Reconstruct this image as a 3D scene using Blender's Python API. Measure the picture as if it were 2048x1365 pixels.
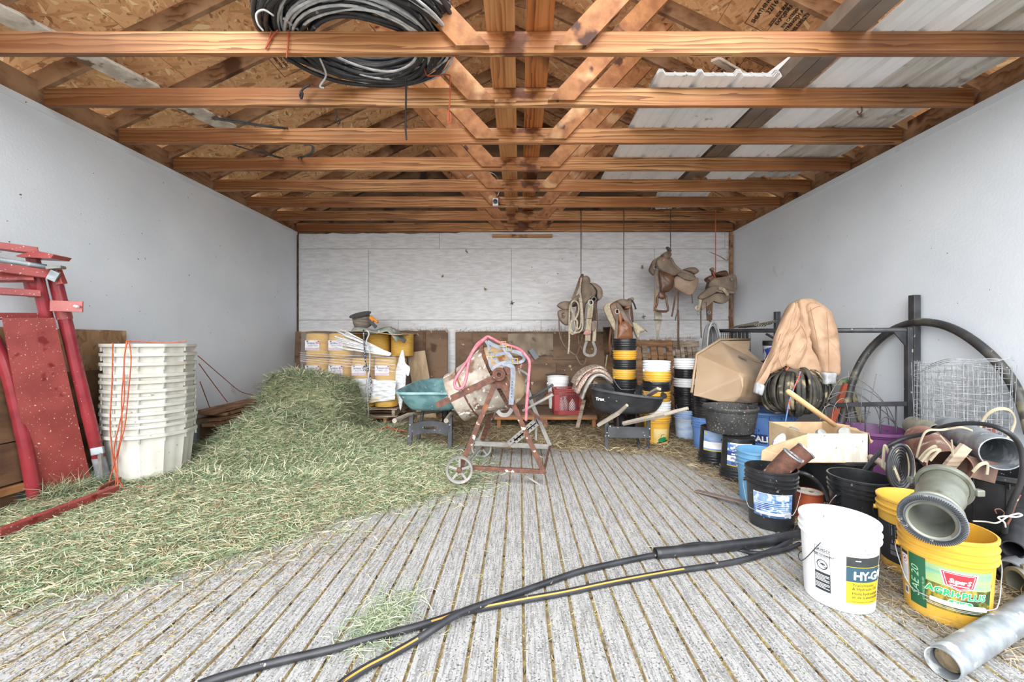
import bpy, bmesh, math, random
import numpy as np
from mathutils import Vector, Matrix
random.seed(7)
PI = math.pi
sc = bpy.context.scene
for o in list(bpy.data.objects):
    bpy.data.objects.remove(o)
COL = sc.collection
# ---------------------------------------------------------------- camera, sky, light, exposure
CH = 1.22
cam_d = bpy.data.cameras.new('camera')
cam_d.sensor_width = 36.0
cam_d.lens = 820.0 / 2048 * 36
cam_d.shift_x = -16 / 2048
cam_d.shift_y = 3.5 / 2048
cam_d.clip_start = 0.05
cam = bpy.data.objects.new('camera', cam_d)
cam.location = (0, 0, CH)
cam.rotation_euler = (PI / 2, 0, 0)
COL.objects.link(cam)
sc.camera = cam
world = bpy.data.worlds.new('sky')
sc.world = world
world.use_nodes = True
bg = world.node_tree.nodes['Background']
bg.inputs[0].default_value = (0.86, 0.93, 1.0, 1)
bg.inputs[1].default_value = 1.5
sun_d = bpy.data.lights.new('sun', 'SUN')
sun_d.energy = 3.4
sun_d.angle = math.radians(75)
sun_d.color = (1.0, 0.96, 0.9)
sun = bpy.data.objects.new('sun', sun_d)
sun.rotation_euler = (math.radians(66), 0, math.radians(-10))
COL.objects.link(sun)
sc.view_settings.view_transform = 'Standard'
sc.view_settings.look = 'None'
sc.view_settings.gamma = 1
sc.view_settings.use_curve_mapping = False
sc.view_settings.exposure = 0.9
# ---------------------------------------------------------------- helpers
def P(px, py, Y):
    return Vector(((px - 1040) * Y / 820, Y, CH + (686 - py) * Y / 820))
def G(px, py, z=0.0):
    Y = (CH - z) * 820 / (py - 686)
    return Vector(((px - 1040) / 820 * Y, Y, z))
def srgb(h):
    if isinstance(h, str):
        c = [int(h[i:i + 2], 16) / 255 for i in (0, 2, 4)]
        return tuple(((v + .055) / 1.055) ** 2.4 if v > .04 else v / 12.92 for v in c) + (1,)
    return tuple(h)[:3] + (1,)
MATS = {}
def mat(name, base, c2=None, scale=6, rough=.6, metal=0, bump=0, bscale=None, stretch=(1, 1, 1), lo=.4, hi=.6,
        spot=None, spot2=None, wave=None, attr=None, alpha=None, trans=0, detail=5, disp=.0):
    """procedural material: two-colour noise, optional thresholded spots, optional wood rings, bump"""
    if name in MATS: return MATS[name]
    m = bpy.data.materials.new(name); m.use_nodes = True
    nt = m.node_tree; N = nt.nodes; L = nt.links
    bs = N['Principled BSDF']
    bs.inputs['Roughness'].default_value = rough
    bs.inputs['Metallic'].default_value = metal
    if alpha is not None: bs.inputs['Alpha'].default_value = alpha
    if trans: bs.inputs['Transmission Weight'].default_value = trans
    tc = N.new('ShaderNodeTexCoord'); oi = N.new('ShaderNodeObjectInfo')
    mu = N.new('ShaderNodeVectorMath'); mu.operation = 'SCALE'; mu.inputs[0].default_value = (13, 7, 11)
    L.new(oi.outputs['Random'], mu.inputs['Scale'])
    ad = N.new('ShaderNodeVectorMath'); ad.operation = 'ADD'
    L.new(tc.outputs['Object'], ad.inputs[0]); L.new(mu.outputs[0], ad.inputs[1])
    mp = N.new('ShaderNodeMapping'); mp.inputs['Scale'].default_value = stretch
    L.new(ad.outputs[0], mp.inputs[0])
    def noise(sc_, det=detail, src=mp, dist=0):
        n = N.new('ShaderNodeTexNoise'); n.inputs['Scale'].default_value = sc_
        n.inputs['Detail'].default_value = det; n.inputs['Distortion'].default_value = dist
        L.new(src.outputs[0], n.inputs['Vector']); return n
    def ramp(src, lo, hi):
        r = N.new('ShaderNodeMapRange'); r.inputs['From Min'].default_value = lo; r.inputs['From Max'].default_value = hi
        L.new(src, r.inputs['Value']); return r.outputs[0]
    def mix(f, a, b):
        x = N.new('ShaderNodeMix'); x.data_type = 'RGBA'
        if hasattr(f, 'links'): L.new(f, x.inputs['Factor'])
        else: x.inputs['Factor'].default_value = f
        for s, v in ((x.inputs[6], a), (x.inputs[7], b)):
            if hasattr(v, 'links'): L.new(v, s)
            else: s.default_value = v
        return x.outputs[2]
    col = srgb(base)
    if attr:
        a = N.new('ShaderNodeAttribute'); a.attribute_name = attr
        col = a.outputs['Color']
    if wave:      # (colour, scale, distortion, axis)
        w = N.new('ShaderNodeTexWave'); w.inputs['Scale'].default_value = wave[1]
        w.inputs['Distortion'].default_value = wave[2]; w.inputs['Detail'].default_value = 3
        w.inputs['Detail Scale'].default_value = wave[4] if len(wave) > 4 else 1.2
        w.bands_direction = wave[3]; w.wave_profile = 'SAW'
        L.new(mp.outputs[0], w.inputs['Vector'])
        col = mix(ramp(w.outputs['Fac'], .35, .95), col, srgb(wave[0]))
    nb = None
    if c2 is not None:
        nb = noise(scale)
        col = mix(ramp(nb.outputs['Fac'], lo, hi), col, srgb(c2))
    for sp in (spot, spot2):
        if sp:    # (colour, scale, threshold[, soft])
            ns = noise(sp[1], 3, ad)
            s = sp[3] if len(sp) > 3 else .03
            col = mix(ramp(ns.outputs['Fac'], sp[2], sp[2] + s), col, srgb(sp[0]))
    if hasattr(col, 'links'): L.new(col, bs.inputs['Base Color'])
    else: bs.inputs['Base Color'].default_value = col
    if bump:
        bn = noise(bscale or scale * 3, 4)
        b = N.new('ShaderNodeBump'); b.inputs['Strength'].default_value = min(1, bump); b.inputs['Distance'].default_value = .01
        L.new(bn.outputs['Fac'], b.inputs['Height']); L.new(b.outputs[0], bs.inputs['Normal'])
    MATS[name] = m
    return m
def tag(o, label=None, cat=None, group=None, kind=None):
    if label: o['label'] = label
    if cat: o['category'] = cat
    if group: o['group'] = group
    if kind: o['kind'] = kind
    return o
def thing(name, label, cat, loc=(0, 0, 0), rz=0, group=None, kind=None):
    o = bpy.data.objects.new(name, None); COL.objects.link(o)
    o.location = loc; o.rotation_euler = (0, 0, rz); o.empty_display_size = .1
    return tag(o, label, cat, group, kind)
class MB:
    """mesh builder"""
    def __init__(s): s.v = []; s.f = []; s.mi = []
    def add(s, vs, fs, mi=0):
        b = len(s.v); s.v += [tuple(v) for v in vs]
        s.f += [tuple(i + b for i in f) for f in fs]; s.mi += [mi] * len(fs); return s
    def box(s, c, d, M=None, mi=0):
        x, y, z = c; a, b, h = d[0] / 2, d[1] / 2, d[2] / 2
        vs = [Vector((x + i * a, y + j * b, z + k * h)) for i in (-1, 1) for j in (-1, 1) for k in (-1, 1)]
        if M: vs = [M @ v for v in vs]
        return s.add(vs, [(0, 1, 3, 2), (4, 6, 7, 5), (0, 4, 5, 1), (2, 3, 7, 6), (0, 2, 6, 4), (1, 5, 7, 3)], mi)
    def bar(s, a, b, w, t, n=(0, -1, 0), mi=0):
        """rectangular bar a->b, t thick along n, w wide across"""
        a = Vector(a); b = Vector(b); d = (b - a).normalized(); n = Vector(n)
        n = (n - d * n.dot(d))
        if n.length < 1e-4: n = d.orthogonal()
        n.normalize(); u = d.cross(n)
        vs = [p + u * i * w / 2 + n * j * t / 2 for p in (a, b) for i, j in ((-1, -1), (1, -1), (1, 1), (-1, 1))]
        return s.add(vs, [(0, 3, 2, 1), (4, 5, 6, 7), (0, 1, 5, 4), (1, 2, 6, 5), (2, 3, 7, 6), (3, 0, 4, 7)], mi)
    def tube(s, pts, r, n=8, cap=True, mi=0, flat=None, nrm=None, closed=False):
        """round tube along pts; r scalar or list; flat=(w,t) makes a ribbon with its face along nrm"""
        pts = [Vector(p) for p in pts]; m = len(pts)
        if m < 2: return s
        rs = r if isinstance(r, (list, tuple)) else [r] * m
        vs = []; prev = None
        for i, p in enumerate(pts):
            if closed: t = pts[(i + 1) % m] - pts[i - 1]
            else: t = pts[min(i + 1, m - 1)] - pts[max(i - 1, 0)]
            if t.length < 1e-9: t = Vector((0, 0, 1))
            t.normalize()
            if nrm is not None:
                a = Vector(nrm); a = a - t * a.dot(t)
                if a.length < 1e-3: a = prev or t.orthogonal()
            elif prev is None: a = t.orthogonal()
            else:
                a = prev - t * prev.dot(t)
                if a.length < 1e-6: a = t.orthogonal()
            a.normalize(); prev = a; b = t.cross(a)
            for k in range(n):
                q = 2 * PI * (k + .5) / n
                if flat: vs.append(p + b * math.cos(q) * flat[0] * .707 * rs[i] + a * math.sin(q) * flat[1] * .707 * rs[i])
                else: vs.append(p + (a * math.cos(q) + b * math.sin(q)) * rs[i])
        fs = []
        for i in range(m if closed else m - 1):
            j = (i + 1) % m
            for k in range(n):
                fs.append((i * n + k, i * n + (k + 1) % n, j * n + (k + 1) % n, j * n + k))
        if cap and not closed:
            fs.append(tuple(reversed(range(n)))); fs.append(tuple((m - 1) * n + k for k in range(n)))
        return s.add(vs, fs, mi)
    def ribbon(s, pts, w, t=.003, nrm=(0, -1, 0), mi=0):
        return s.tube(pts, 1, 4, flat=(w, t), nrm=nrm, mi=mi)
    def lathe(s, prof, n=32, M=None, mi=0, close=False, wob=0, square=0):
        """prof: list of (r, z) revolved about z"""
        vs = []; m = len(prof)
        for r, z in prof:
            for k in range(n):
                a = 2 * PI * k / n
                rr = r
                if square: rr = r / (abs(math.cos(a)) ** square + abs(math.sin(a)) ** square) ** (1 / square)
                if wob: rr *= 1 + wob * math.sin(3 * a + z * 9)
                v = Vector((rr * math.sin(a), -rr * math.cos(a), z))
                vs.append(M @ v if M else v)
        fs = []
        for i in range(m if close else m - 1):
            j = (i + 1) % m
            for k in range(n): fs.append((i * n + k, i * n + (k + 1) % n, j * n + (k + 1) % n, j * n + k))
        return s.add(vs, fs, mi)
    def prism(s, poly, depth, M=None, mi=0):
        """poly (x,z) list extruded from y=0 to y=depth"""
        n = len(poly)
        vs = [Vector((x, 0, z)) for x, z in poly] + [Vector((x, depth, z)) for x, z in poly]
        if M: vs = [M @ v for v in vs]
        fs = [tuple(range(n)), tuple(reversed(range(n, 2 * n)))] + [(i + n, (i + 1) % n + n, (i + 1) % n, i) for i in range(n)]
        return s.add(vs, fs, mi)
    def build(s, name, mats, parent=None, smooth=False, world=False, label=None, recalc=True, auto=None, bevel=0):
        me = bpy.data.meshes.new(name)
        vs = s.v
        if world and parent is not None:
            I = wm(parent).inverted(); vs = [tuple(I @ Vector(v)) for v in vs]
        me.from_pydata(vs, [], s.f); me.update()
        if not isinstance(mats, (list, tuple)): mats = [mats]
        for m in mats: me.materials.append(m)
        if len(mats) > 1: me.polygons.foreach_set('material_index', s.mi)
        if recalc:
            bm = bmesh.new(); bm.from_mesh(me); bmesh.ops.recalc_face_normals(bm, faces=bm.faces); bm.to_mesh(me); bm.free()
        if smooth: me.shade_smooth()
        if auto is not None:
            me.set_sharp_from_angle(angle=math.radians(auto))
        o = bpy.data.objects.new(name, me); COL.objects.link(o)
        if parent is not None: o.parent = parent
        if bevel:
            b = o.modifiers.new('bevel', 'BEVEL'); b.width = bevel; b.segments = 2; b.limit_method = 'ANGLE'
        if label: o['label'] = label
        return o
def wm(o):
    M = Matrix.LocRotScale(o.location, o.rotation_euler, o.scale)
    return wm(o.parent) @ M if o.parent else M
def spl(pts, k=6, closed=False):
    """Catmull-Rom through pts"""
    pts = [Vector(p) for p in pts]; n = len(pts); out = []
    rng = n if closed else n - 1
    for i in range(rng):
        if closed: a, b, c, d = pts[i - 1], pts[i], pts[(i + 1) % n], pts[(i + 2) % n]
        else: a, b, c, d = pts[max(i - 1, 0)], pts[i], pts[i + 1], pts[min(i + 2, n - 1)]
        for j in range(k):
            t = j / k
            out.append(.5 * ((2 * b) + (c - a) * t + (2 * a - 5 * b + 4 * c - d) * t * t + (3 * b - a - 3 * c + d) * t ** 3))
    if not closed: out.append(pts[-1])
    return out
def PP(lst, Y): return [P(p[0], p[1], p[2] if len(p) > 2 else Y) for p in lst]
def pillow(outline, Y, th=.03, bulge=.02, k=4, wrinkle=0, dy=None, mb=None, edge=.5, rings=5, sharp=False, seed=0):
    """leathery/soft body whose silhouette is `outline` (picture points at depth Y), th thick at the rim and bulging"""
    mb = mb or MB()
    pts = PP(outline, Y)
    if not sharp: pts = spl(pts, k, True)
    c = sum(pts, Vector()) / len(pts); n = len(pts)
    rnd = random.Random(seed); ph = [rnd.uniform(0, 6) for _ in range(6)]
    def off(f, p, side):
        prof = math.sqrt(max(0, 1 - f ** 2.2))
        w = wrinkle * (math.sin(p.x * 38 + ph[0] + p.z * 11) + .7 * math.sin(p.z * 47 + ph[1] - p.x * 15) + .5 * math.sin((p.x + p.z) * 90 + ph[2])) * (1 - f ** 4)
        base = dy(p) if dy else 0
        return Vector((0, base + side * (th * edge + bulge * prof) + (w if side < 0 else w * .5), 0))
    vs = []; fs = []
    lv = [1.0, .97, .88, .75, .6, .45, .3, .15]
    idx = []
    for side in (-1, 1):
        for f in lv:
            idx.append(len(vs))
            for p in pts:
                q = c + (p - c) * f
                vs.append(q + off(f, q, side) if f < 1 else p + Vector((0, (dy(p) if dy else 0) + side * th * edge * .6, 0)))
        vs.append(c + off(0, c, side))
    nl = len(lv)
    for s_ in (0, 1):
        for i in range(nl - 1):
            a, b = idx[s_ * nl + i], idx[s_ * nl + i + 1]
            for k_ in range(n): fs.append((a + k_, a + (k_ + 1) % n, b + (k_ + 1) % n, b + k_))
        a = idx[s_ * nl + nl - 1]; cc = a + n
        for k_ in range(n): fs.append((a + k_, a + (k_ + 1) % n, cc))
    a, b = idx[0], idx[nl]
    for k_ in range(n): fs.append((a + k_, a + (k_ + 1) % n, b + (k_ + 1) % n, b + k_))
    return mb.add(vs, fs)
def text_mesh(txt, size, shear=0, bold=0, spacing=1, align='LEFT', depth=0):
    cu = bpy.data.curves.new('lettering', 'FONT'); cu.body = txt; cu.size = size; cu.shear = shear
    cu.offset = bold; cu.space_character = spacing; cu.align_x = align; cu.resolution_u = 2; cu.extrude = depth
    ob = bpy.data.objects.new('lettering', cu)
    me = bpy.data.meshes.new_from_object(ob)
    v = [tuple(x.co) for x in me.vertices]; f = [tuple(p.vertices) for p in me.polygons]
    bpy.data.objects.remove(ob); bpy.data.curves.remove(cu); bpy.data.meshes.remove(me)
    return v, f
def flat_text(txt, size, M, m, parent, name='lettering', **kw):
    """text in the local XY plane placed by matrix M (world)"""
    v, f = text_mesh(txt, size, **kw)
    mb = MB(); mb.add([M @ Vector(p) for p in v], f)
    return mb.build(name, m, parent, world=True, recalc=False)
def copy_tree(o, parent=None):
    c = o.copy(); COL.objects.link(c)
    if parent is not None: c.parent = parent
    for ch in list(o.children): copy_tree(ch, c)
    return c
# ---------------------------------------------------------------- materials
def osb(name, tone=1.0, paint=None):
    m = bpy.data.materials.new(name); m.use_nodes = True
    nt = m.node_tree; N = nt.nodes; L = nt.links; bs = N['Principled BSDF']; bs.inputs['Roughness'].default_value = .75
    tc = N.new('ShaderNodeTexCoord'); oi = N.new('ShaderNodeObjectInfo')
    mu = N.new('ShaderNodeVectorMath'); mu.operation = 'SCALE'; mu.inputs[0].default_value = (13, 7, 11); L.new(oi.outputs['Random'], mu.inputs['Scale'])
    ad = N.new('ShaderNodeVectorMath'); ad.operation = 'ADD'; L.new(tc.outputs['Object'], ad.inputs[0]); L.new(mu.outputs[0], ad.inputs[1])
    last = None
    for i, (rot, sc_) in enumerate(((.5, (9, 32, 9)), (2.0, (11, 38, 11)), (1.2, (13, 46, 13)), (2.7, (8, 30, 8)))):
        mp = N.new('ShaderNodeMapping'); mp.inputs['Rotation'].default_value = (0, 0, rot); L.new(ad.outputs[0], mp.inputs[0])
        m2 = N.new('ShaderNodeMapping'); m2.inputs['Scale'].default_value = sc_; L.new(mp.outputs[0], m2.inputs[0])
        vo = N.new('ShaderNodeTexVoronoi'); vo.inputs['Scale'].default_value = 1; L.new(m2.outputs[0], vo.inputs['Vector'])
        se = N.new('ShaderNodeSeparateColor'); L.new(vo.outputs['Color'], se.inputs[0])
        cr = N.new('ShaderNodeValToRGB'); e = cr.color_ramp; e.elements[0].position = 0; e.elements[1].position = 1
        cols = [(.30, .13, .04), (.50, .25, .085), (.60, .32, .12), (.66, .38, .16), (.85, .60, .32)]
        e.elements[0].color = (*cols[0], 1); e.elements[1].color = (*cols[4], 1)
        for q, c in ((.12, cols[1]), (.5, cols[2]), (.88, cols[3])):
            x = e.elements.new(q); x.color = (*c, 1)
        L.new(se.outputs[0], cr.inputs[0])
        if last is None: last = cr.outputs[0]
        else:
            mx = N.new('ShaderNodeMix'); mx.data_type = 'RGBA'
            gt = N.new('ShaderNodeMath'); gt.operation = 'GREATER_THAN'; gt.inputs[1].default_value = .62; L.new(se.outputs[1], gt.inputs[0])
            L.new(gt.outputs[0], mx.inputs['Factor']); L.new(last, mx.inputs[6]); L.new(cr.outputs[0], mx.inputs[7]); last = mx.outputs[2]
    hs = N.new('ShaderNodeHueSaturation'); hs.inputs['Value'].default_value = tone; hs.inputs['Saturation'].default_value = .88
    L.new(last, hs.inputs['Color']); L.new(hs.outputs[0], bs.inputs['Base Color'])
    bw = N.new('ShaderNodeRGBToBW'); L.new(last, bw.inputs[0])
    b = N.new('ShaderNodeBump'); b.inputs['Strength'].default_value = .35; b.inputs['Distance'].default_value = .004
    L.new(bw.outputs[0], b.inputs['Height']); L.new(b.outputs[0], bs.inputs['Normal'])
    MATS[name] = m
    return m
OSB = osb('osb_board', 1.7)
OSBD = osb('osb_weathered', .55)
def beam_mat(name, a, b, dark, ax='X', blot=.62):
    st = {'X': (.35, 6, 6), 'Y': (6, .35, 6), 'Z': (6, 6, .35)}[ax]
    return mat(name, a, c2=b, scale=1.6, stretch=st, lo=.35, hi=.65, rough=.55, bump=.35, bscale=12,
               wave=(dark, 1.5, 11, {'X': 'Z', 'Y': 'X', 'Z': 'X'}[ax], 1.6), spot=('4a2410', 1.7, blot + .06, .12))
BEAM = beam_mat('fir_beam', 'd3a06c', 'ae7040', '70401e')
BEAMY = beam_mat('fir_beam_long', 'c98a55', 'd9a06a', '94552c', 'Y', .55)
BEAMB = beam_mat('fir_beam_burnt', 'c07038', 'd08850', '5a2a12', 'Y', .47)
WEB = mat('fir_web', 'b57c4c', c2='8f5a34', scale=5, stretch=(2.2, 3, 2.2), lo=.35, hi=.65, rough=.6, bump=.5, bscale=22, spot=('4a2410', 5, .62, .06), spot2=('d0a478', 3, .6, .08), detail=7)
RAFT = mat('rafter_wood', '8f6a4c', c2='a88464', scale=1.5, stretch=(3, 3, 3), rough=.7, bump=.3, wave=('6b4226', 1.6, 8, 'Z', 1.5), spot=('54331c', 2, .63, .06))
GREYW = mat('grey_weathered_wood', '8d7c6a', c2='b0a090', scale=3, stretch=(1, 1, 5), rough=.85, bump=.4, wave=('5c4a3a', 2, 6, 'Z', 1.5))
BROWNW = mat('brown_plywood', '5c4838', c2='745d4a', scale=2.2, stretch=(1, 1, 2.5), rough=.85, bump=.3, bscale=14, spot=('4c3524', 3, .6, .08), spot2=('b19c84', 9, .68))
BROWNW2 = mat('brown_plywood_dark', '553d2a', c2='74563c', scale=2.5, stretch=(1, 1, 3), rough=.85, bump=.3, bscale=14, spot=('35261b', 3, .58, .08))
PALW = mat('pallet_wood', '7d5c42', c2='a07a5a', scale=3, stretch=(1, 1, 6), rough=.85, bump=.4, spot=('5a4334', 6, .6, .06))
PALO = mat('pallet_fresh_wood', '9c6c44', c2='865a38', scale=5, rough=.8, bump=.2)
WALLS = mat('painted_board_side', 'e2e8ee', c2='d5dce4', scale=1.3, rough=.55, bump=.12, bscale=60, lo=.3, hi=.7, spot=('7d756b', 26, .735, .02), spot2=('b9b6b4', 2.2, .7, .12))
WALLB = mat('painted_strand_board', 'dbdcdf', c2='c6c6c8', scale=5, stretch=(1.2, 1, 7), rough=.6, bump=.75, bscale=14, lo=.35, hi=.65, spot=('8a7f76', 22, .725, .02), spot2=('c6bfb8', 2, .68, .12))
DARKGAP = mat('dark_gap', '3a2c22', c2='57463a', scale=9, rough=.95)
# concrete: pale, speckled with dark aggregate, brushed along the length
CONC = mat('grooved_concrete', 'b2b1b0', c2='8b8a89', scale=9, stretch=(14, .9, 1), lo=.42, hi=.62, rough=.85, bump=.7, bscale=26, spot=('5f5c59', 120, .60, .03), spot2=('cccbc8', 110, .60, .05))
DIRT = mat('groove_dirt', '84745a', c2='9c8c6a', scale=22, stretch=(1, 1, 1), rough=.95, bump=.6, bscale=60, spot=('a99a66', 30, .6, .03), spot2=('4a3c2c', 18, .6, .03))
GRAVEL = mat('outside_gravel', 'b8afa2', c2='958c80', scale=30, rough=.95, bump=.6, bscale=80)
SOIL = mat('straw_soil', '645848', c2='84765f', scale=18, rough=.95, bump=.6, bscale=50)
WHITEMET = mat('white_metal_sheet', 'fdfdfe', c2='f0f3f4', scale=3, rough=.35, metal=.0, spot=('a89c8c', 7, .68, .06))
DIRTYMET = mat('dirty_white_metal_sheet', 'dcdad4', c2='c2bcb1', scale=2.5, stretch=(4, .6, 1), rough=.4, spot=('8d7c6a', 5, .6, .1))
BRNMET = mat('brown_metal_gutter', '6f6258', c2='85786c', scale=4, rough=.35)
GALV = mat('galvanised_steel', '9da4aa', c2='80878e', scale=14, rough=.38, metal=.3, spot=('c9ced2', 9, .6, .04), spot2=('6d6a66', 5, .68, .06))
BLKP = mat('black_plastic', '1d1e21', c2='2a2b2e', scale=5, rough=.28, bump=.1, bscale=30, spot=('7d7a76', 38, .70, .03))
BLKR = mat('black_rubber', '1c1c1e', c2='29292a', scale=7, rough=.6, bump=.3, bscale=40, spot=('80786a', 26, .69, .03))
WHTP = mat('white_plastic', 'eeeff1', c2='e2e4e8', scale=4, rough=.4, spot=('8f8a84', 30, .74, .02))
YELP = mat('yellow_plastic', 'd4a036', c2='daac48', scale=3, rough=.38, spot=('8f6a3a', 32, .75, .02))
BLUP = mat('blue_plastic', '5279b8', c2='668cc4', scale=3, rough=.42, spot=('b7c4d6', 24, .72, .02))
LBLP = mat('light_blue_plastic', '5b90b8', c2='70a0c4', scale=3, rough=.42, spot=('9c8a74', 18, .68, .04))
PURP = mat('purple_plastic', '77487a', c2='87558a', scale=3, rough=.4, spot=('c3a0c0', 30, .73, .02))
TANP = mat('tan_plastic', '998269', c2='a48f78', scale=3, rough=.4, bump=.05, spot=('a98860', 14, .7, .05))
WIRE = mat('steel_wire', 'aeb1b5', c2='85888c', scale=20, rough=.35)
DSTEEL = mat('dark_steel', '3c3d41', c2='4c4d52', scale=8, rough=.45, metal=.35, spot=('a8a49c', 22, .68, .04))
REDM = mat('red_painted_steel', '984642', c2='873a38', scale=5, rough=.3, spot=('d0beb2', 80, .67, .02), spot2=('701d1e', 7, .64, .05))
REDT = mat('red_painted_tube', '98363e', c2='802b32', scale=4, rough=.14, spot=('dcc8c0', 55, .73, .02))
RUST = mat('rusty_steel', '684234', c2='50372e', scale=26, rough=.8, bump=.3, spot=('b0a296', 16, .64, .04), spot2=('8a5236', 7, .62, .08))
RUSTW = mat('rusty_white_drum', 'b0a79c', c2='86776a', scale=7, rough=.75, bump=.35, bscale=40, lo=.4, hi=.65, spot=('6e5444', 8, .53, .10), spot2=('ece8e2', 15, .6, .05))
GREYST = mat('grey_painted_steel', '7b7976', c2='8f8c88', scale=9, rough=.6, spot=('84624a', 11, .64, .05))
LEA = mat('dusty_leather', '6d5f52', c2='847565', scale=6, rough=.75, bump=.3, bscale=30, spot=('5e4d3f', 8, .62, .08))
LEAB = mat('brown_leather', '503526', c2='6c4a35', scale=5, rough=.4, bump=.2, bscale=40, spot=('4d3022', 6, .62, .08))
LEAO = mat('orange_leather', '7a4d32', c2='925f3e', scale=4, rough=.35, bump=.1, spot=('7d4a28', 6, .66, .1))
LEAD = mat('dark_strap_leather', '4f3c30', c2='6a5344', scale=9, rough=.55)
FLEECE = mat('fleece_lining', 'b8ad98', c2='a3977f', scale=30, rough=.95, bump=.8, bscale=120)
CORDC = mat('cream_cord', 'b0a590', c2='8f856f', scale=30, rough=.9, bump=.6, bscale=90, stretch=(1, 1, .3))
ROPE = mat('cream_rope', 'bdb4a2', c2='988d78', scale=60, rough=.9, bump=.7, bscale=150)
ORTW = mat('orange_twine', 'c05c3c', c2='a84a2e', scale=20, rough=.6)
PINK = mat('pink_rope', 'bd747f', c2='b35a68', scale=20, rough=.7, bump=.3, bscale=90)
PALEST = mat('pale_grey_webbing', '7d828c', c2='686e78', scale=20, rough=.7)
BRASS = mat('brass', 'b0944e', c2='8d7538', scale=20, rough=.35, metal=.8)
DUCK = mat('tan_duck_canvas', 'b89a80', c2='a4846a', scale=6, rough=.85, bump=1, bscale=11, lo=.35, hi=.7)
CUFF = mat('grey_rib_knit', 'b3b5b8', c2='989a9e', scale=12, rough=.9, bump=.5, bscale=80, stretch=(4, 4, 1))
TEAL = mat('teal_painted_tray', '5a838a', c2='78a0a5', scale=7, rough=.45, spot=('b4d0d0', 10, .64, .08), spot2=('3c6870', 6, .66, .08))
BLKW = mat('weathered_black_plastic', '2e3034', c2='404247', scale=6, rough=.6, bump=.2, spot=('a09c96', 24, .67, .04))
GREYH = mat('grey_handle_wood', '938b80', c2='aca395', scale=5, rough=.85, bump=.3, stretch=(1, 1, 1))
CARD = mat('brown_cardboard', 'b59a78', c2='c4ab8a', scale=9, rough=.85)
CARDW = mat('white_faced_cardboard', 'd9d4ca', c2='c4bdaf', scale=7, stretch=(4, 1, 1), rough=.8, spot=('8a8378', 20, .70, .04))
TWY = mat('yellow_twine', 'cf9c38', c2='dab45e', scale=9, stretch=(1, 1, 14), rough=.5, bump=.6, bscale=22)
TWY2 = mat('stretch_film', 'e8ebee', c2='cfd4d8', scale=9, stretch=(1, 1, 9), rough=.18, lo=.3, hi=.8, bump=.6, bscale=14)
PAPER = mat('paper_label', 'e9e8ec', c2='d9d8de', scale=20, rough=.6)
INKK = mat('black_ink', '26262c', rough=.6)
INKW = mat('white_ink', 'f2f2f2', rough=.5)
INKR = mat('red_ink', 'c8324a', rough=.5)
INKG = mat('green_ink', '16a35c', rough=.45)
INKDG = mat('dark_green_ink', '1d5a3c', rough=.5)
INKY = mat('yellow_ink', 'c4ab2a', rough=.5)
INKB = mat('blue_label', '6689b4', c2='4a6ea6', scale=12, rough=.5, stretch=(1, 1, 3), spot=('dfe8f0', 22, .58, .03))
INKNB = mat('navy_ink', '2b3c78', rough=.5)
INKTEAL = mat('slate_teal_ink', '2f4e5d', rough=.45)
INKCH = mat('charcoal_ink', '2c3034', c2='3a3c3c', scale=12, rough=.45, spot=('a8a49c', 40, .72, .02))
RED = mat('red_crate_plastic', '88262a', c2='963032', scale=4, rough=.42)
HANDLEW = mat('pale_handle_wood', 'd4a878', c2='e0ba90', scale=4, rough=.5)
BINP = mat('off_white_bin_plastic', 'cfcdc6', c2='c2bfb6', scale=4, rough=.5, spot=('8f877a', 20, .69, .05), spot2=('c2b8a4', 3, .62, .12))
HOSE = mat('black_poly_hose', '25262a', c2='34353a', scale=9, rough=.38, spot=('8c877e', 30, .71, .02))
HOSED = mat('dusty_flat_hose', '2c2b29', c2='4c483e', scale=8, rough=.7, bump=.3, spot=('9c9072', 7, .56, .06))
CABLE = mat('black_cable', '2c2d30', c2='3c3d40', scale=12, rough=.5, spot=('8d8d8d', 18, .66, .06))
CABLEW = mat('pale_cable', 'd4d5d6', c2='aeb0b2', scale=12, rough=.5)
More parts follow.
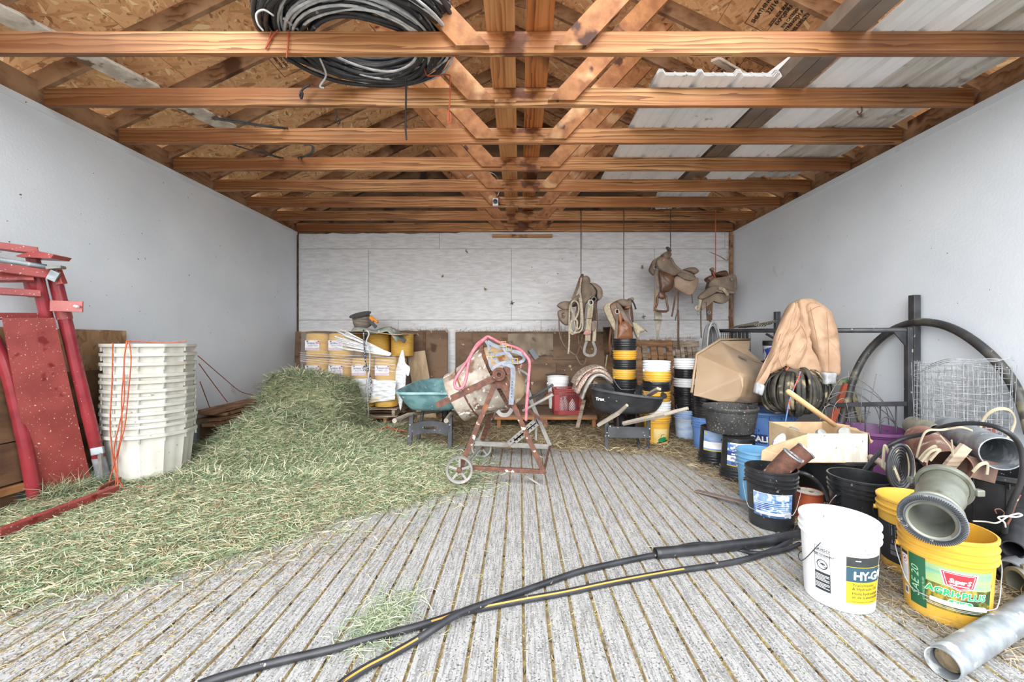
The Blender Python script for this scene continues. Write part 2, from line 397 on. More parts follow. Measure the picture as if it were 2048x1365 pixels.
def weather(m, brown, x0, x1, burn=None):
    """the timber's own grey-brown ageing towards its ends and scorch stains near its middle"""
    nt = m.node_tree; N = nt.nodes; L = nt.links; bs = N['Principled BSDF']; src = bs.inputs['Base Color'].links[0].from_socket
    tc = N.new('ShaderNodeTexCoord'); sx = N.new('ShaderNodeSeparateXYZ'); L.new(tc.outputs['Object'], sx.inputs[0])
    ab = N.new('ShaderNodeMath'); ab.operation = 'ABSOLUTE'; L.new(sx.outputs[0], ab.inputs[0])
    oi = N.new('ShaderNodeObjectInfo'); mu = N.new('ShaderNodeVectorMath'); mu.operation = 'SCALE'; mu.inputs[0].default_value = (9, 5, 3); L.new(oi.outputs['Random'], mu.inputs['Scale'])
    ad = N.new('ShaderNodeVectorMath'); ad.operation = 'ADD'; L.new(tc.outputs['Object'], ad.inputs[0]); L.new(mu.outputs[0], ad.inputs[1])
    no = N.new('ShaderNodeTexNoise'); no.inputs['Scale'].default_value = 1.4; L.new(ad.outputs[0], no.inputs['Vector'])
    wv = N.new('ShaderNodeMath'); wv.operation = 'MULTIPLY_ADD'; wv.inputs[1].default_value = 3.2; L.new(no.outputs['Fac'], wv.inputs[0]); L.new(ab.outputs[0], wv.inputs[2])
    r = N.new('ShaderNodeMapRange'); r.inputs['From Min'].default_value = x0 + 1.6; r.inputs['From Max'].default_value = x1 + 1.6; r.inputs['To Max'].default_value = .75; L.new(wv.outputs[0], r.inputs['Value'])
    x = N.new('ShaderNodeMix'); x.data_type = 'RGBA'; x.blend_type = 'MULTIPLY'; L.new(r.outputs[0], x.inputs['Factor']); L.new(src, x.inputs[6]); x.inputs[7].default_value = srgb(brown)
    out = x.outputs[2]
    if burn:
        n2 = N.new('ShaderNodeTexNoise'); n2.inputs['Scale'].default_value = 5; n2.inputs['Detail'].default_value = 4
        mp = N.new('ShaderNodeMapping'); mp.inputs['Scale'].default_value = (1, 1, 1.6); L.new(ad.outputs[0], mp.inputs[0]); L.new(mp.outputs[0], n2.inputs['Vector'])
        r2 = N.new('ShaderNodeMapRange'); r2.inputs['From Min'].default_value = burn[1]; r2.inputs['From Max'].default_value = burn[1] + .35; r2.inputs['To Min'].default_value = .47; r2.inputs['To Max'].default_value = .72; L.new(ab.outputs[0], r2.inputs['Value'])
        s = N.new('ShaderNodeMath'); s.operation = 'SUBTRACT'; L.new(n2.outputs['Fac'], s.inputs[0]); L.new(r2.outputs[0], s.inputs[1])
        r3 = N.new('ShaderNodeMapRange'); r3.inputs['From Max'].default_value = .10; r3.inputs['To Max'].default_value = .85; L.new(s.outputs[0], r3.inputs['Value'])
        y = N.new('ShaderNodeMix'); y.data_type = 'RGBA'; L.new(r3.outputs[0], y.inputs['Factor']); L.new(out, y.inputs[6]); y.inputs[7].default_value = srgb(burn[0]); out = y.outputs[2]
    L.new(out, bs.inputs['Base Color'])
weather(BEAM, '94806c', 1.2, 3.0, ('5a2c16', .1)); weather(WEB, 'b89070', 1.2, 2.0)
# ---------------------------------------------------------------- the building
XL, XR, YB, YF = -3.80, 3.62, 7.0, 2.0
ZT = 3.11
XM = (XL + XR) / 2
def roof_z(x): return 3.25 + .48 * (min(x - XL, XR - x))
# floor: one cast slab with straight grooves running front to back, dirt lying in each groove
def make_floor():
    pitch = .1087; x0 = -5.2; n = 94
    ys = [-3.0, -1, 0, .6, 1.2] + [1.4 + i * .14 for i in range(41)]
    ys[-1] = YB + .1
    prof = []
    rnd = random.Random(3)
    for k in range(n):
        xc = .016 + pitch * (k - 48)
        w = .0042
        prof += [(xc - w - .003, 0, 0), (xc - w + .002, -.010, 1), (xc + w - .002, -.010, 0), (xc + w + .003, 0, 0)]
    m = len(prof); vs = []; fs = []; mi = []
    jit = [rnd.uniform(-1, 1) for _ in range(n)]
    for j, y in enumerate(ys):
        for i, (x, z, _) in enumerate(prof):
            a = math.sin(y * 5.3 + jit[i // 4] * 9) * .0012 + rnd.uniform(-.0016, .0016)
            vs.append((x + a, y, z))
    for j in range(len(ys) - 1):
        for i in range(m - 1):
            fs.append((j * m + i, j * m + i + 1, (j + 1) * m + i + 1, (j + 1) * m + i)); mi.append(1 if i % 4 in (0, 1, 2) else 0)
    b = MB(); b.v = vs; b.f = fs; b.mi = mi
    o = b.build('floor', [CONC, DIRT], recalc=False); tag(o, kind='structure')
    # turn bottoms to dirt, walls concrete
    o.data.update()
    g = MB(); g.box((0, -16, -.06), (80, 26, .08)); o = g.build('ground', GRAVEL); tag(o, kind='structure')
    g = MB(); g.box((0, 12, -.06), (80, 30, .08)); o = g.build('ground', GRAVEL); tag(o, kind='structure')
make_floor()
# walls
def wall_panels(parent, rects, mk, m):
    for r in rects: mk(r).build('panel', m, parent, world=True)
wb = MB().box(((XL + XR) / 2, YB + .06, ZT / 2), (XR - XL + .3, .08, ZT)).build('wall_back', DARKGAP); tag(wb, kind='structure')
hx = [-3.80, -2.585, -.145, 2.295, 3.62]
rows = [(0, .39, hx), (.392, 1.608, [-3.80, -2.08, .36, 2.72, 3.62]), (1.612, 2.822, hx), (2.826, ZT, [-3.8, -1.38, 1.06, 3.5, 3.62])]
for z0, z1, xs in rows:
    for a, b in zip(xs[:-1], xs[1:]):
        MB().box(((a + b) / 2, YB + .012, (z0 + z1) / 2), (b - a - .005, .018, z1 - z0 - .003)).build('panel', WALLB, wb)
wl = MB().box((XL - .06, (YF + YB) / 2, ZT / 2), (.12, YB - YF + .1, ZT)).build('wall_left', WALLS); tag(wl, kind='structure')
wr = MB().box((XR + .06, (YF + YB) / 2, ZT / 2), (.12, YB - YF + .1, ZT)).build('wall_right', WALLS); tag(wr, kind='structure')
for nm, x, s in (('left', XL, 1), ('right', XR, -1)):
    t = MB().box((x + s * .006, (YF + YB) / 2, ZT - .03), (.012, YB - YF, .055)).build('trim_1' if s > 0 else 'trim_2', WALLS); tag(t, kind='structure')
# corner studs at the back
t = MB().box((XR - .035, YB - .03, 1.55), (.045, .05, 3.1)).build('trim_3', PALW); tag(t, kind='structure')
t = MB().box((XL + .012, YB - .012, 1.55), (.02, .02, 3.1)).build('trim_4', DARKGAP); tag(t, kind='structure')
t = MB().box((.04, YB - .03, ZT - .075), (1.02, .04, .05)).build('trim_5', BEAM); tag(t, kind='structure')
# ragged edge of brown material left above the back wall's paint
rg = MB(); rnd = random.Random(5); pl = [(-3.8, ZT)]
for i in range(28): pl.append((-3.8 + i * .1, ZT - .012 - rnd.random() * .022 * (1 if i < 22 else .4)))
pl.append((-1.0, ZT))
rg.prism(pl, .006, Matrix.Translation((0, YB - .006, 0)))
tag(rg.build('trim_6', BROWNW, recalc=False), kind='structure')
# blocking between the truss heels, both sides
for nm, x in (('trim_7', XL - .06), ('trim_8', XR + .06)):
    tag(MB().box((x, (YF + YB) / 2, 3.2), (.038, YB - YF, .22)).build(nm, RAFT), kind='structure')
# gable above the back wall
gb = MB().prism([(XL - .3, ZT), (XR + .3, ZT), (XR + .3, 3.25), (XM, roof_z(XM) + .16), (XL - .3, 3.25)], .05, Matrix.Translation((0, YB + .03, 0)))
tag(gb.build('wall_gable', BROWNW2), kind='structure')
# roof deck and its strand-board sheets
th = math.atan(.48)
ceil = MB()
for s in (-1, 1):
    xa = XL - .5 if s < 0 else XR + .5
    za = roof_z(XL) - .5 * .48 + .18
    zr = roof_z(XM) + .18
    ceil.add([(xa, YF - .1, za), (XM, YF - .1, zr), (XM, YB + .1, zr), (xa, YB + .1, za),
              (xa, YF - .1, za + .05), (XM, YF - .1, zr + .05), (XM, YB + .1, zr + .05), (xa, YB + .1, za + .05)],
             [(0, 1, 2, 3), (7, 6, 5, 4), (0, 4, 5, 1), (1, 5, 6, 2), (2, 6, 7, 3), (3, 7, 4, 0)])
ceil = ceil.build('ceiling', DARKGAP); tag(ceil, kind='structure')
L_ = (XM - XL + .45) / math.cos(th)
for s in (-1, 1):
    row = 0; d = 0.0
    while d < L_:
        w = min(1.216, L_ - d); y = YF - (0 if row % 2 else 1.22)
        while y < YB:
            y0, y1 = max(y, YF - .05), min(y + 2.436, YB + .05)
            if y1 - y0 > .05:
                p = MB().box((0, 0, 0), (w, y1 - y0, .012)).build('panel', OSB, ceil)
                dd = d + w / 2
                base = XL - .45 if s < 0 else XR + .45
                p.location = (base - s * dd * math.cos(th), (y0 + y1) / 2, 3.25 - .45 * .48 + dd * math.sin(th) + .165)
                p.rotation_euler = (0, -th if s < 0 else th, 0)
            y += 2.44
        d += 1.22; row += 1
# grade stamps printed on the sheets
def stamp(cx, cy, s, rz=0, k=1.0):
    b = MB()
    z = roof_z(cx) + .165 / 1 - .0075 - .004
    M = Matrix.Translation((cx, cy, z)) @ Matrix.Rotation(-th if s < 0 else th, 4, 'Y') @ Matrix.Rotation(PI, 4, 'X') @ Matrix.Rotation(rz, 4, 'Z')
    txts = [('SHEATHING SPAN', .05), ('32/16', .06), ('SIZED FOR SPACING', .035), ('EXPOSURE 1', .045), ('7/16 CATEGORY', .035), ('STRENGTH AXIS', .04), ('THIS DIRECTION', .036)]
    y = .26
    for t, sz in txts:
        v, f = text_mesh(t, sz * k, bold=.0012, align='CENTER')
        b.add([M @ Vector((p[0], p[1] + y, 0)) for p in v], f); y -= sz * 1.25 * k
    for (x0, y0, x1, y1) in ((-.24, .33, .24, .335), (-.24, -.08, .24, -.075), (-.24, -.08, -.235, .335), (.235, -.08, .24, .335), (-.24, .12, .24, .124)):
        b.add([M @ Vector(q) for q in ((x0, y0, 0), (x1, y0, 0), (x1, y1, 0), (x0, y1, 0))], [(0, 1, 2, 3)])
    b.build('grade_stamp', INKK, ceil, recalc=False)
stamp(2.36, 3.52, 1, PI / 2); stamp(2.36, 4.32, 1, PI / 2, .9); stamp(-2.42, 4.1, -1, -PI / 2, .9); stamp(1.7, 5.4, 1, PI / 2, .8)
# ---------------------------------------------------------------- trusses
TY = [2.10, 2.71, 3.30, 3.91, 4.52, 5.13, 5.73, 6.34, 6.985]
ORD = ['at the open front, just above the frame', 'nearest the viewer, crossing in front of the cable coil', 'second from the viewer, just behind the cable coil',
       'third from the viewer', 'fourth from the viewer', 'fifth from the viewer', 'carrying the small white bulb holder', 'that the saddle ropes hang from', 'farthest back, against the white back wall']
def truss_parts(t):
    T = .038
    MB().box(((XL + XR) / 2, -T / 2, ZT + .07), (XR - XL - .02, T, .14)).build('bottom_chord', BEAM, t)
    for s in (-1, 1):
        x0 = XL - .25 if s < 0 else XR + .25
        z0 = 3.25 - .25 * .48; z1 = roof_z(XM)
        b = MB().prism([(x0, z0), (XM, z1), (XM, z1 + .155), (x0, z0 + .155)], T, Matrix.Translation((0, -T, 0)))
        b.build('rafter', RAFT, t)
        # leaning web nailed on the chord's front face, cut level at its foot
        xa, xb = .21 * s + .01, .42 * s + .01
        k = 1.0; zt = roof_z(1.75 * s + XM) + .02
        h = (zt - ZT - .02)
        o1 = MB().prism([(xa, ZT + .022), (xb, ZT + .022), (xb + s * h * .93, zt), (xa + s * h * .93, zt)], T, Matrix.Translation((0, -2 * T - .001, 0)))
        o1.build('web', WEB, t)
        # outer web
        xo = 2.1 * s + XM
        MB().prism([(xo, ZT + .14), (xo + s * .1, ZT + .14), (1.75 * s + XM + s * .1, roof_z(1.75 * s + XM)), (1.75 * s + XM, roof_z(1.75 * s + XM))], T, Matrix.Translation((0, -T - .001, 0))) if False else None
    for s in (-1, 1):
        MB().prism([(XM + s * .0, roof_z(XM) - .12), (XM + s * .32, roof_z(XM + .32) - .05), (XM + s * .32, roof_z(XM + .32) + .1), (XM, roof_z(XM) + .12)], .012, Matrix.Translation((0, -T - .013, 0))).build('gusset', RAFT, t)
tr = None
for i, y in enumerate(TY):
    if tr is None:
        t = tr = thing('roof_truss', '', 'roof truss', (0, y, 0), group='roof trusses'); truss_parts(t)
    else:
        t = copy_tree(tr); t.location = (0, y, 0)
    t['label'] = 'wooden roof truss ' + ORD[i]
# two long boards lying on the chords near the middle
b = MB().box((-.125, 4.5, 3.27), (.185, 4.9, .038)).build('long_board', BEAMY); tag(b, 'long pale fir board lying across the truss chords, left of the centre gap', 'board')
b = MB().box((.125, 4.5, 3.31), (.17, 4.9, .11)).build('long_board', BEAMB); tag(b, 'long dark scorched board lying across the truss chords, right of the centre gap', 'board')
# whitewashed brace on the left, crossing under the rafters
WHW = mat('flaking_white_wood', 'efe8dc', c2='cfc2b2', scale=5, stretch=(2, 2, 2), rough=.8, bump=.4, spot=('7d6552', 6, .57, .06))
b = MB(); b.bar(P(-60, -5, 2.60), P(462, 258, 4.45), .15, .03, n=(.2, -.6, -1)); tag(b.build('diagonal_brace', WHW, bevel=.004), 'flaking whitewashed wind brace crossing the left side of the roof', 'brace')
b = MB(); b.bar(P(1180, 175, 3.45), P(1420, 20, 2.9), .11, .03, n=(0, -1, -.3)); 
# light holder with its cable
t = thing('bulb_holder', 'small white bulb holder fixed to the sixth beam with its cable', 'light fitting', P(991, 405, 5.64))
MB().box((0, 0, 0), (.075, .05, .1)).build('box', WHTP, t, bevel=.004)
MB().lathe([(0.0, 0), (.03, 0), (.03, .02), (.022, .022), (.02, .006), (0, .006)], 20, Matrix.Translation((0, -.025, 0)) @ Matrix.Rotation(PI / 2, 4, 'X')).build('socket', DSTEEL, t)
MB().tube(spl(PP([(993, 397, 5.66), (1000, 375, 5.65), (992, 352, 5.4), (975, 345, 5.3), (945, 350, 5.1), (935, 355, 5.09)], 5)), .006, 6).build('cable', CABLEW, t, world=True, smooth=True)
# ---------------------------------------------------------------- left wall: boards, headgate, bins, planks
def leaning_board(name, pts, thick, m, label, cat='board', wav=0):
    """quad board given by four world corners"""
    a, b, c, d = [Vector(p) for p in pts]
    n = (b - a).cross(d - a).normalized() * thick
    q = MB(); N_ = 8; rnd = random.Random(len(label)); vs = []
    top = [d.lerp(c, i / N_) + (d - a).normalized() * rnd.uniform(-wav, wav) for i in range(N_ + 1)]
    bot = [a.lerp(b, i / N_) for i in range(N_ + 1)]
    for r in (bot, top): vs += [p for p in r] + [p + n for p in r]
    k = N_ + 1
    fs = []
    for i in range(N_):
        fs += [(i, i + 1, 2 * k + i + 1, 2 * k + i), (k + i, 3 * k + i, 3 * k + i + 1, k + i + 1), (i, k + i, k + i + 1, i + 1), (2 * k + i, 2 * k + i + 1, 3 * k + i + 1, 3 * k + i)]
    fs += [(0, 2 * k, 3 * k, k), (k - 1, 2 * k - 1, 4 * k - 1, 3 * k - 1)]
    q.add(vs, fs)
    o = q.build(name, m, bevel=.002)
    return tag(o, label, cat)
leaning_board('strand_board_sheet', [(-3.755, 1.9, .12), (-3.755, 3.93, .12), (-3.785, 3.93, 1.335), (-3.785, 1.9, 1.335)], .012, OSBD, 'tall weathered strand board sheet leaning on the left wall behind the red gate')
leaning_board('dark_board', [(-3.715, 1.9, .50), (-3.715, 3.72, .50), (-3.75, 3.72, .98), (-3.75, 1.9, .98)], .02, BROWNW2, 'upper dark weathered plank standing behind the red gate')
leaning_board('dark_board', [(-3.690, 1.9, .20), (-3.690, 3.66, .20), (-3.71, 3.66, .49), (-3.71, 1.9, .49)], .02, BROWNW2, 'lower dark weathered plank standing behind the red gate')
b = MB(); b.box((-3.70, 2.32, .16), (.13, 1.44, .05)); tag(b.build('plank', PALO, bevel=.003), 'pale plank lying on edge blocks behind the left foot of the red gate', 'plank')
b = MB(); b.box((-3.725, 2.9, .067), (.09, .2, .134)); b.build('block', BROWNW2, bpy.data.objects['plank'], world=True)
# --- red headgate
t = thing('cattle_headgate', 'red steel cattle headgate leaning against the left wall', 'headgate', G(60, 1015))
def tub(name, pts, r, m, n=12, par=None, **kw):
    return MB().tube(pts, r, n).build(name, m, par, smooth=True, world=True, auto=40, **kw)
A0, A1 = P(214, 985, 3.42), P(106, 541, 3.12)
tub('outer_tube', [A0, A1], .041, REDT, 20, t)
B0, B1 = P(152, 905, 3.3), P(66, 520, 3.0)
tub('rear_tube', [P(122, 760, 3.22), P(62, 500, 2.99)], .037, REDT, 20, t)
tub('inner_tube', spl([P(72, 1012, 3.06), P(52, 900, 3.02), P(20, 760, 2.96), P(-2, 700, 2.92), P(-20, 670, 2.85)], 5), .040, REDT, 18, t)
q = MB(); a, b_, c, d = P(70, 1008, 3.08), P(181, 962, 3.36), P(108, 636, 3.14), P(3, 636, 2.86)
n = (b_ - a).cross(d - a).normalized() * .012
def on_plane(px, py):
    O = Vector((0, 0, CH)); r = P(px, py, 1) - O; return O + r * ((a - O).dot(n) / r.dot(n))
c = on_plane(108, 636)
q.add([a, b_, c, d, a + n, b_ + n, c + n, d + n], [(0, 1, 2, 3), (7, 6, 5, 4), (0, 4, 5, 1), (1, 5, 6, 2), (2, 6, 7, 3), (3, 7, 4, 0)])
q.build('sheet_panel', REDM, t, world=True)
q = MB(); q.bar(d + Vector((-.03, 0, .01)), c + Vector((-.08, -.02, .01)), .03, .05, n=(0, 0, 1)); q.build('panel_top_edge', REDM, t, world=True)
# sticker
def onpanel(u, v, off=.003): return a.lerp(b_, u).lerp(d.lerp(c, u), v) - n.normalized() * off * (1 if n.y > 0 else -1)
q = MB(); q.add([onpanel(.50, .70), onpanel(.63, .70), onpanel(.61, .745), onpanel(.50, .745)], [(0, 1, 2, 3)]); q.build('sticker', PAPER, t, world=True, recalc=False)
tub('panel_rib', [onpanel(.03, .0, 0), onpanel(.03, .97, 0)], .008, REDM, 6, t)
for nm, pa, pb, w, tt in (('top_bar', (-15, 491, 2.84), (76, 503, 3.0), .05, .05), ('cross_bar', (-15, 534, 2.80), (112, 551, 3.06), .065, .03),
                          ('lower_bar', (-15, 582, 2.84), (82, 588, 3.02), .05, .03), ('diagonal_arm', (-15, 556, 2.84), (68, 556, 2.98), .055, .05)):
    MB().bar(P(*pa), P(*pb), w, tt, n=(0, -1, .1)).build(nm, REDM, t, world=True, bevel=.004)
MB().prism([(-.0, 0), (.24, -.01), (.26, .015), (.13, .045), (-.01, .01)], .12, Matrix.Translation(P(34, 514, 2.92))).build('gusset_plate', REDM, t, world=True)
MB().bar(P(100, 612, 3.06), P(166, 614, 3.12), .082, .01, n=(.2, -1, 0)).build('latch_plate', REDM, t, world=True, bevel=.002)
q = MB().tube([P(149, 612, 3.09) + Vector((0, -.0, 0)), P(157, 614, 3.09)], .009, 8, flat=None); q.build('slot', PAPER, t, world=True)
tub('clamp_band', [A0.lerp(A1, .795), A0.lerp(A1, .872)], .046, REDM, 18, t)
# collars and grease
tub('collar', [P(66, 560, 3.03), P(70, 578, 3.05)], .052, REDT, 16, t)
tub('grease_collar', [P(68, 578, 3.04), P(73, 592, 3.06)], .046, DIRT, 16, t)
MB().bar(P(112, 540, 3.04), P(124, 569, 3.06), .05, .04).build('hinge_block', REDM, t, world=True, bevel=.003)
MB().bar(P(98, 548, 3.0), P(116, 556, 3.02), .075, .02).build('bare_clamp', GALV, t, world=True, bevel=.002)
MB().bar(P(97, 537, 3.0), P(127, 535, 3.02), .02, .05).build('latch_tab', GREYST, t, world=True, bevel=.002)
# spring
S0, S1 = P(-15, 518, 2.80), P(92, 534, 3.02); ax = (S1 - S0); L1 = ax.length; ax.normalize(); u1 = ax.orthogonal().normalized(); u2 = ax.cross(u1)
q = MB().tube([S0 + ax * (L1 * i / 540) + (u1 * math.cos(i * 2 * PI / 9) + u2 * math.sin(i * 2 * PI / 9)) * .016 for i in range(541)], .0034, 4); q.build('coil_spring', GALV, t, world=True, smooth=True)
# base
MB().bar(G(-10, 1070, .075), G(232, 978, .075), .055, .05, n=(0, 0, 1)).build('base_bar', REDM, t, world=True, bevel=.005)
MB().bar(G(196, 985, .05), G(248, 960, .06), .085, .012, n=(-.3, -1, .1)).build('foot_plate', REDM, t, world=True, bevel=.002)
tub('bare_tube_end', [A0.lerp(A1, .06), A0.lerp(A1, .17)], .0425, GALV, 18, t)
MB().bar(P(182, 905, 3.3), P(208, 900, 3.34), .06, .04).build('side_clamp', GALV, t, world=True, bevel=.006)
MB().bar(P(200, 905, 3.32), P(207, 990, 3.40), .03, .02).build('side_rod', GREYST, t, world=True, bevel=.003)
# --- stack of off-white bins
def octo(r, f=.46, nn=8):
    """rounded octagon outline"""
    pts = []
    base = [(math.sin(PI / 6 * (i + .5)) * 1.02, -math.cos(PI / 6 * (i + .5)) * 1.02) for i in range(12)]
    for i, (x, y) in enumerate(base):
        x2, y2 = base[(i + 1) % 12]
        for k in range(nn):
            t_ = (k + .0) / nn; pts.append((x + (x2 - x) * t_, y + (y2 - y) * t_))
    return pts
def make_bin(full):
    t = thing('storage_bin', '', 'plastic bin', (0, 0, 0), group='stacked off-white bins')
    out = octo(1)
    def ringpts(rx, ry, z, ribs=0):
        r = []
        for i, (x, y) in enumerate(out):
            k = 1 + (ribs if (i % 8) in (0, 4) else 0)
            r.append((x * rx * k, y * ry * k, z))
        return r
    def loft(rs, close=False, cap=None):
        b = MB(); n = len(rs[0]); vs = [p for r in rs for p in r]; fs = []
        for i in range(len(rs) - 1):
            for k in range(n): fs.append((i * n + k, i * n + (k + 1) % n, (i + 1) * n + (k + 1) % n, (i + 1) * n + k))
        if cap is not None: fs.append(tuple(cap * n + k for k in range(n)))
        return b.add(vs, fs)
    H = .44
    body = loft([ringpts(.262, .262, .0, .015), ringpts(.305, .305, H, .012), ringpts(.30, .30, H), ringpts(.255, .255, .012)], cap=3)
    bo = body.build('body', BINP, t, smooth=True, auto=40)
    rim = loft([ringpts(.305, .305, H - .03), ringpts(.328, .328, H - .026), ringpts(.33, .33, H), ringpts(.30, .30, H)])
    rim.build('rim', BINP, t, smooth=True, auto=40)
    rb = MB()
    for i in range(0, 96, 8):
        x, y = out[i]; v = Vector((x * .314, y * .314, 0))
        rb.box((v.x, v.y, H - .045), (.010, .010, .04))
    tag(rb.build('rim_ribs', BINP, t), kind='stuff')
    return t
bx0, by0 = (301 - 1040) * 3.70 / 820, 3.70
rims = [871, 852, 840, 826, 810, 794, 780, 762, 749, 726, 707, 688]
first = make_bin(True)
for i, ry in enumerate(rims):
    t = first if i == 0 else copy_tree(first)
    z = CH + (686 - ry) * 3.44 / 820 - .44
    if i == 0: z = 0.0
    rnd = random.Random(i)
    t.location = (bx0 + rnd.uniform(-.006, .006), by0, max(z, .0)); t.rotation_euler = (0, 0, rnd.uniform(-.015, .015) - .3)
    nm = ['bottom', 'second from the bottom', 'third from the bottom', 'fourth from the bottom', 'fifth from the bottom', 'sixth from the bottom', 'sixth from the top',
          'fifth from the top', 'fourth from the top', 'third from the top', 'second from the top', 'topmost'][i]
    t['label'] = 'off-white plastic bin, %s of the stack beside the red gate' % nm
# --- orange twine over the bins
def twine(lst, Y, label, r=.0045, m=ORTW, name='baling_twine', cat='twine', k=6):
    o = MB().tube(spl(PP(lst, Y), k), r, 5).build(name, m, smooth=True)
    return tag(o, label, cat)
ft = 3.36
twine([(372, 683), (330, 686), (262, 683), (252, 690), (246, 760), (243, 800), (243, 860), (236, 900), (226, 935), (213, 985, 3.3), (204, 985, 3.28)], ft, 'orange twine hanging leftmost down the front of the bin stack')
twine([(258, 684), (262, 720), (256, 790), (250, 850), (240, 890), (234, 930), (238, 1000, 3.2), (244, 1010, 3.15)], ft, 'orange twine with a knot hanging down the bin stack to the hay')
twine([(225, 686), (224, 760), (220, 845), (224, 900), (232, 950), (250, 980, 3.25), (262, 1000, 3.2)], ft, 'orange twine falling to the hay beside the gate foot plate')
twine([(255, 684), (248, 720), (248, 800), (236, 860), (228, 900), (232, 960), (224, 1000, 3.2)], ft, 'orange twine doubled behind the knotted one on the bin stack')
tag(MB().tube(spl([G(274, 974, .06), G(290, 973, .055), G(306, 979, .05)], 4), .006, 6).build('baling_twine', ORTW), 'short orange twine piece at the foot of the bin stack', 'twine')
twine([(396, 712, 3.9), (440, 750, 4.6), (480, 783, 5.4), (505, 790, 5.75), (528, 796, 5.8)], 4, 'upper orange twine running from the bins to the planks')
twine([(398, 728, 3.95), (430, 772, 4.7), (455, 805, 5.0)], 4, 'middle orange twine running from the bins to the planks')
twine([(400, 764, 4.0), (418, 812, 4.8), (430, 845, 4.9)], 4, 'lowest orange twine running from the bins to the planks')
# --- planks stacked against the left wall
for i in range(7):
    z = .30 + .045 * (i % 4) + (.0 if i < 4 else .0); x = -3.56 - (.10 if i >= 4 else 0) * 1.3 - (i % 4) * .006
    b = MB(); b.bar((x + .10, 4.55 + .1 * (i % 3), z + .045 * (i >= 4)), (x, 6.35 - .08 * (i % 3), z + .045 * (i >= 4)), .14, .034, n=(0, 0, 1))
    o = b.build('plank', PALW, bevel=.003)
    if i < 4: tag(o, 'brown plank, %s of the front stack lying along the left wall' % ['lowest', 'second from bottom', 'third from bottom', 'topmost'][i], 'plank', 'planks along the left wall')
    else: tag(o, 'brown plank, %s of the rear stack against the left wall' % ['lowest', 'middle', 'topmost'][i - 4], 'plank', 'planks along the left wall')
for yy, w_ in ((4.8, 'front'), (6.1, 'rear')): tag(MB().box((-3.55, yy, .14), (.3, .12, .275)).build('bearer', BROWNW2), w_ + ' dark bearer holding up the planks along the left wall', 'bearer')
# ---------------------------------------------------------------- back wall: plywood, pallets, platform
def bk(x0, y0, x1, y1, Y, Y2, m, label, name='plywood_sheet', cat='plywood', th_=.014, wav=.006):
    a, b = P(x0, y1, Y), P(x1, y1, Y); c, d = P(x1, y0, Y2), P(x0, y0, Y2)
    return leaning_board(name, [a, b, c, d], th_, m, label, cat, wav)
bk(590, 664, 640, 826, 6.86, 6.95, BROWNW, 'narrow brown plywood sheet standing in the back left corner')
bk(770, 662, 896, 832, 6.80, 6.93, BROWNW, 'brown plywood sheet on the back wall behind the teal wheelbarrow')
bk(846, 664, 851, 832, 6.77, 6.90, BROWNW2, 'thin dark batten on the sheet behind the teal wheelbarrow', 'batten', 'batten')
bk(911, 664, 1208, 832, 6.80, 6.93, BROWNW, 'wide brown plywood sheet on the back wall behind the concrete mixer')
for r, lb in (((945, 666, 1016, 800), 'tall plywood patch on the wide sheet, left of the mixer top'), ((1016, 668, 1106, 712), 'grey stained plywood patch at the top of the wide sheet'),
              ((1062, 728, 1112, 790), 'small upright plywood patch right of the mixer'), ((1106, 668, 1170, 720), 'plywood patch behind the leftmost saddle')):
    m_ = {945: BROWNW, 1016: mat('grey_brown_plywood', '6f6254', c2='897a68', scale=3, stretch=(2, 1, 1), rough=.85, spot=('4a4038', 4, .6, .06)), 1062: BROWNW, 1106: BROWNW}[r[0]]
    bk(*r, 6.765 + (832 - r[3]) / 168 * .12, 6.765 + (832 - r[1]) / 168 * .13, m_, lb, 'plywood_patch', 'plywood', .008, .002)
MB_l = MB(); MB_l.prism([(.03, -.29), (.34, -.29), (.12, .80), (-.17, .76)], .018, Matrix.Translation(P(832, 800, 6.62)) @ Matrix.Rotation(-.12, 4, 'X'))
tag(MB_l.build('pale_board', mat('pale_board_wood', 'a08b70', c2='b39e82', scale=4, stretch=(4, 1, 1), rough=.8)), 'pale board leaning slanted beside the twine pallet', 'board')
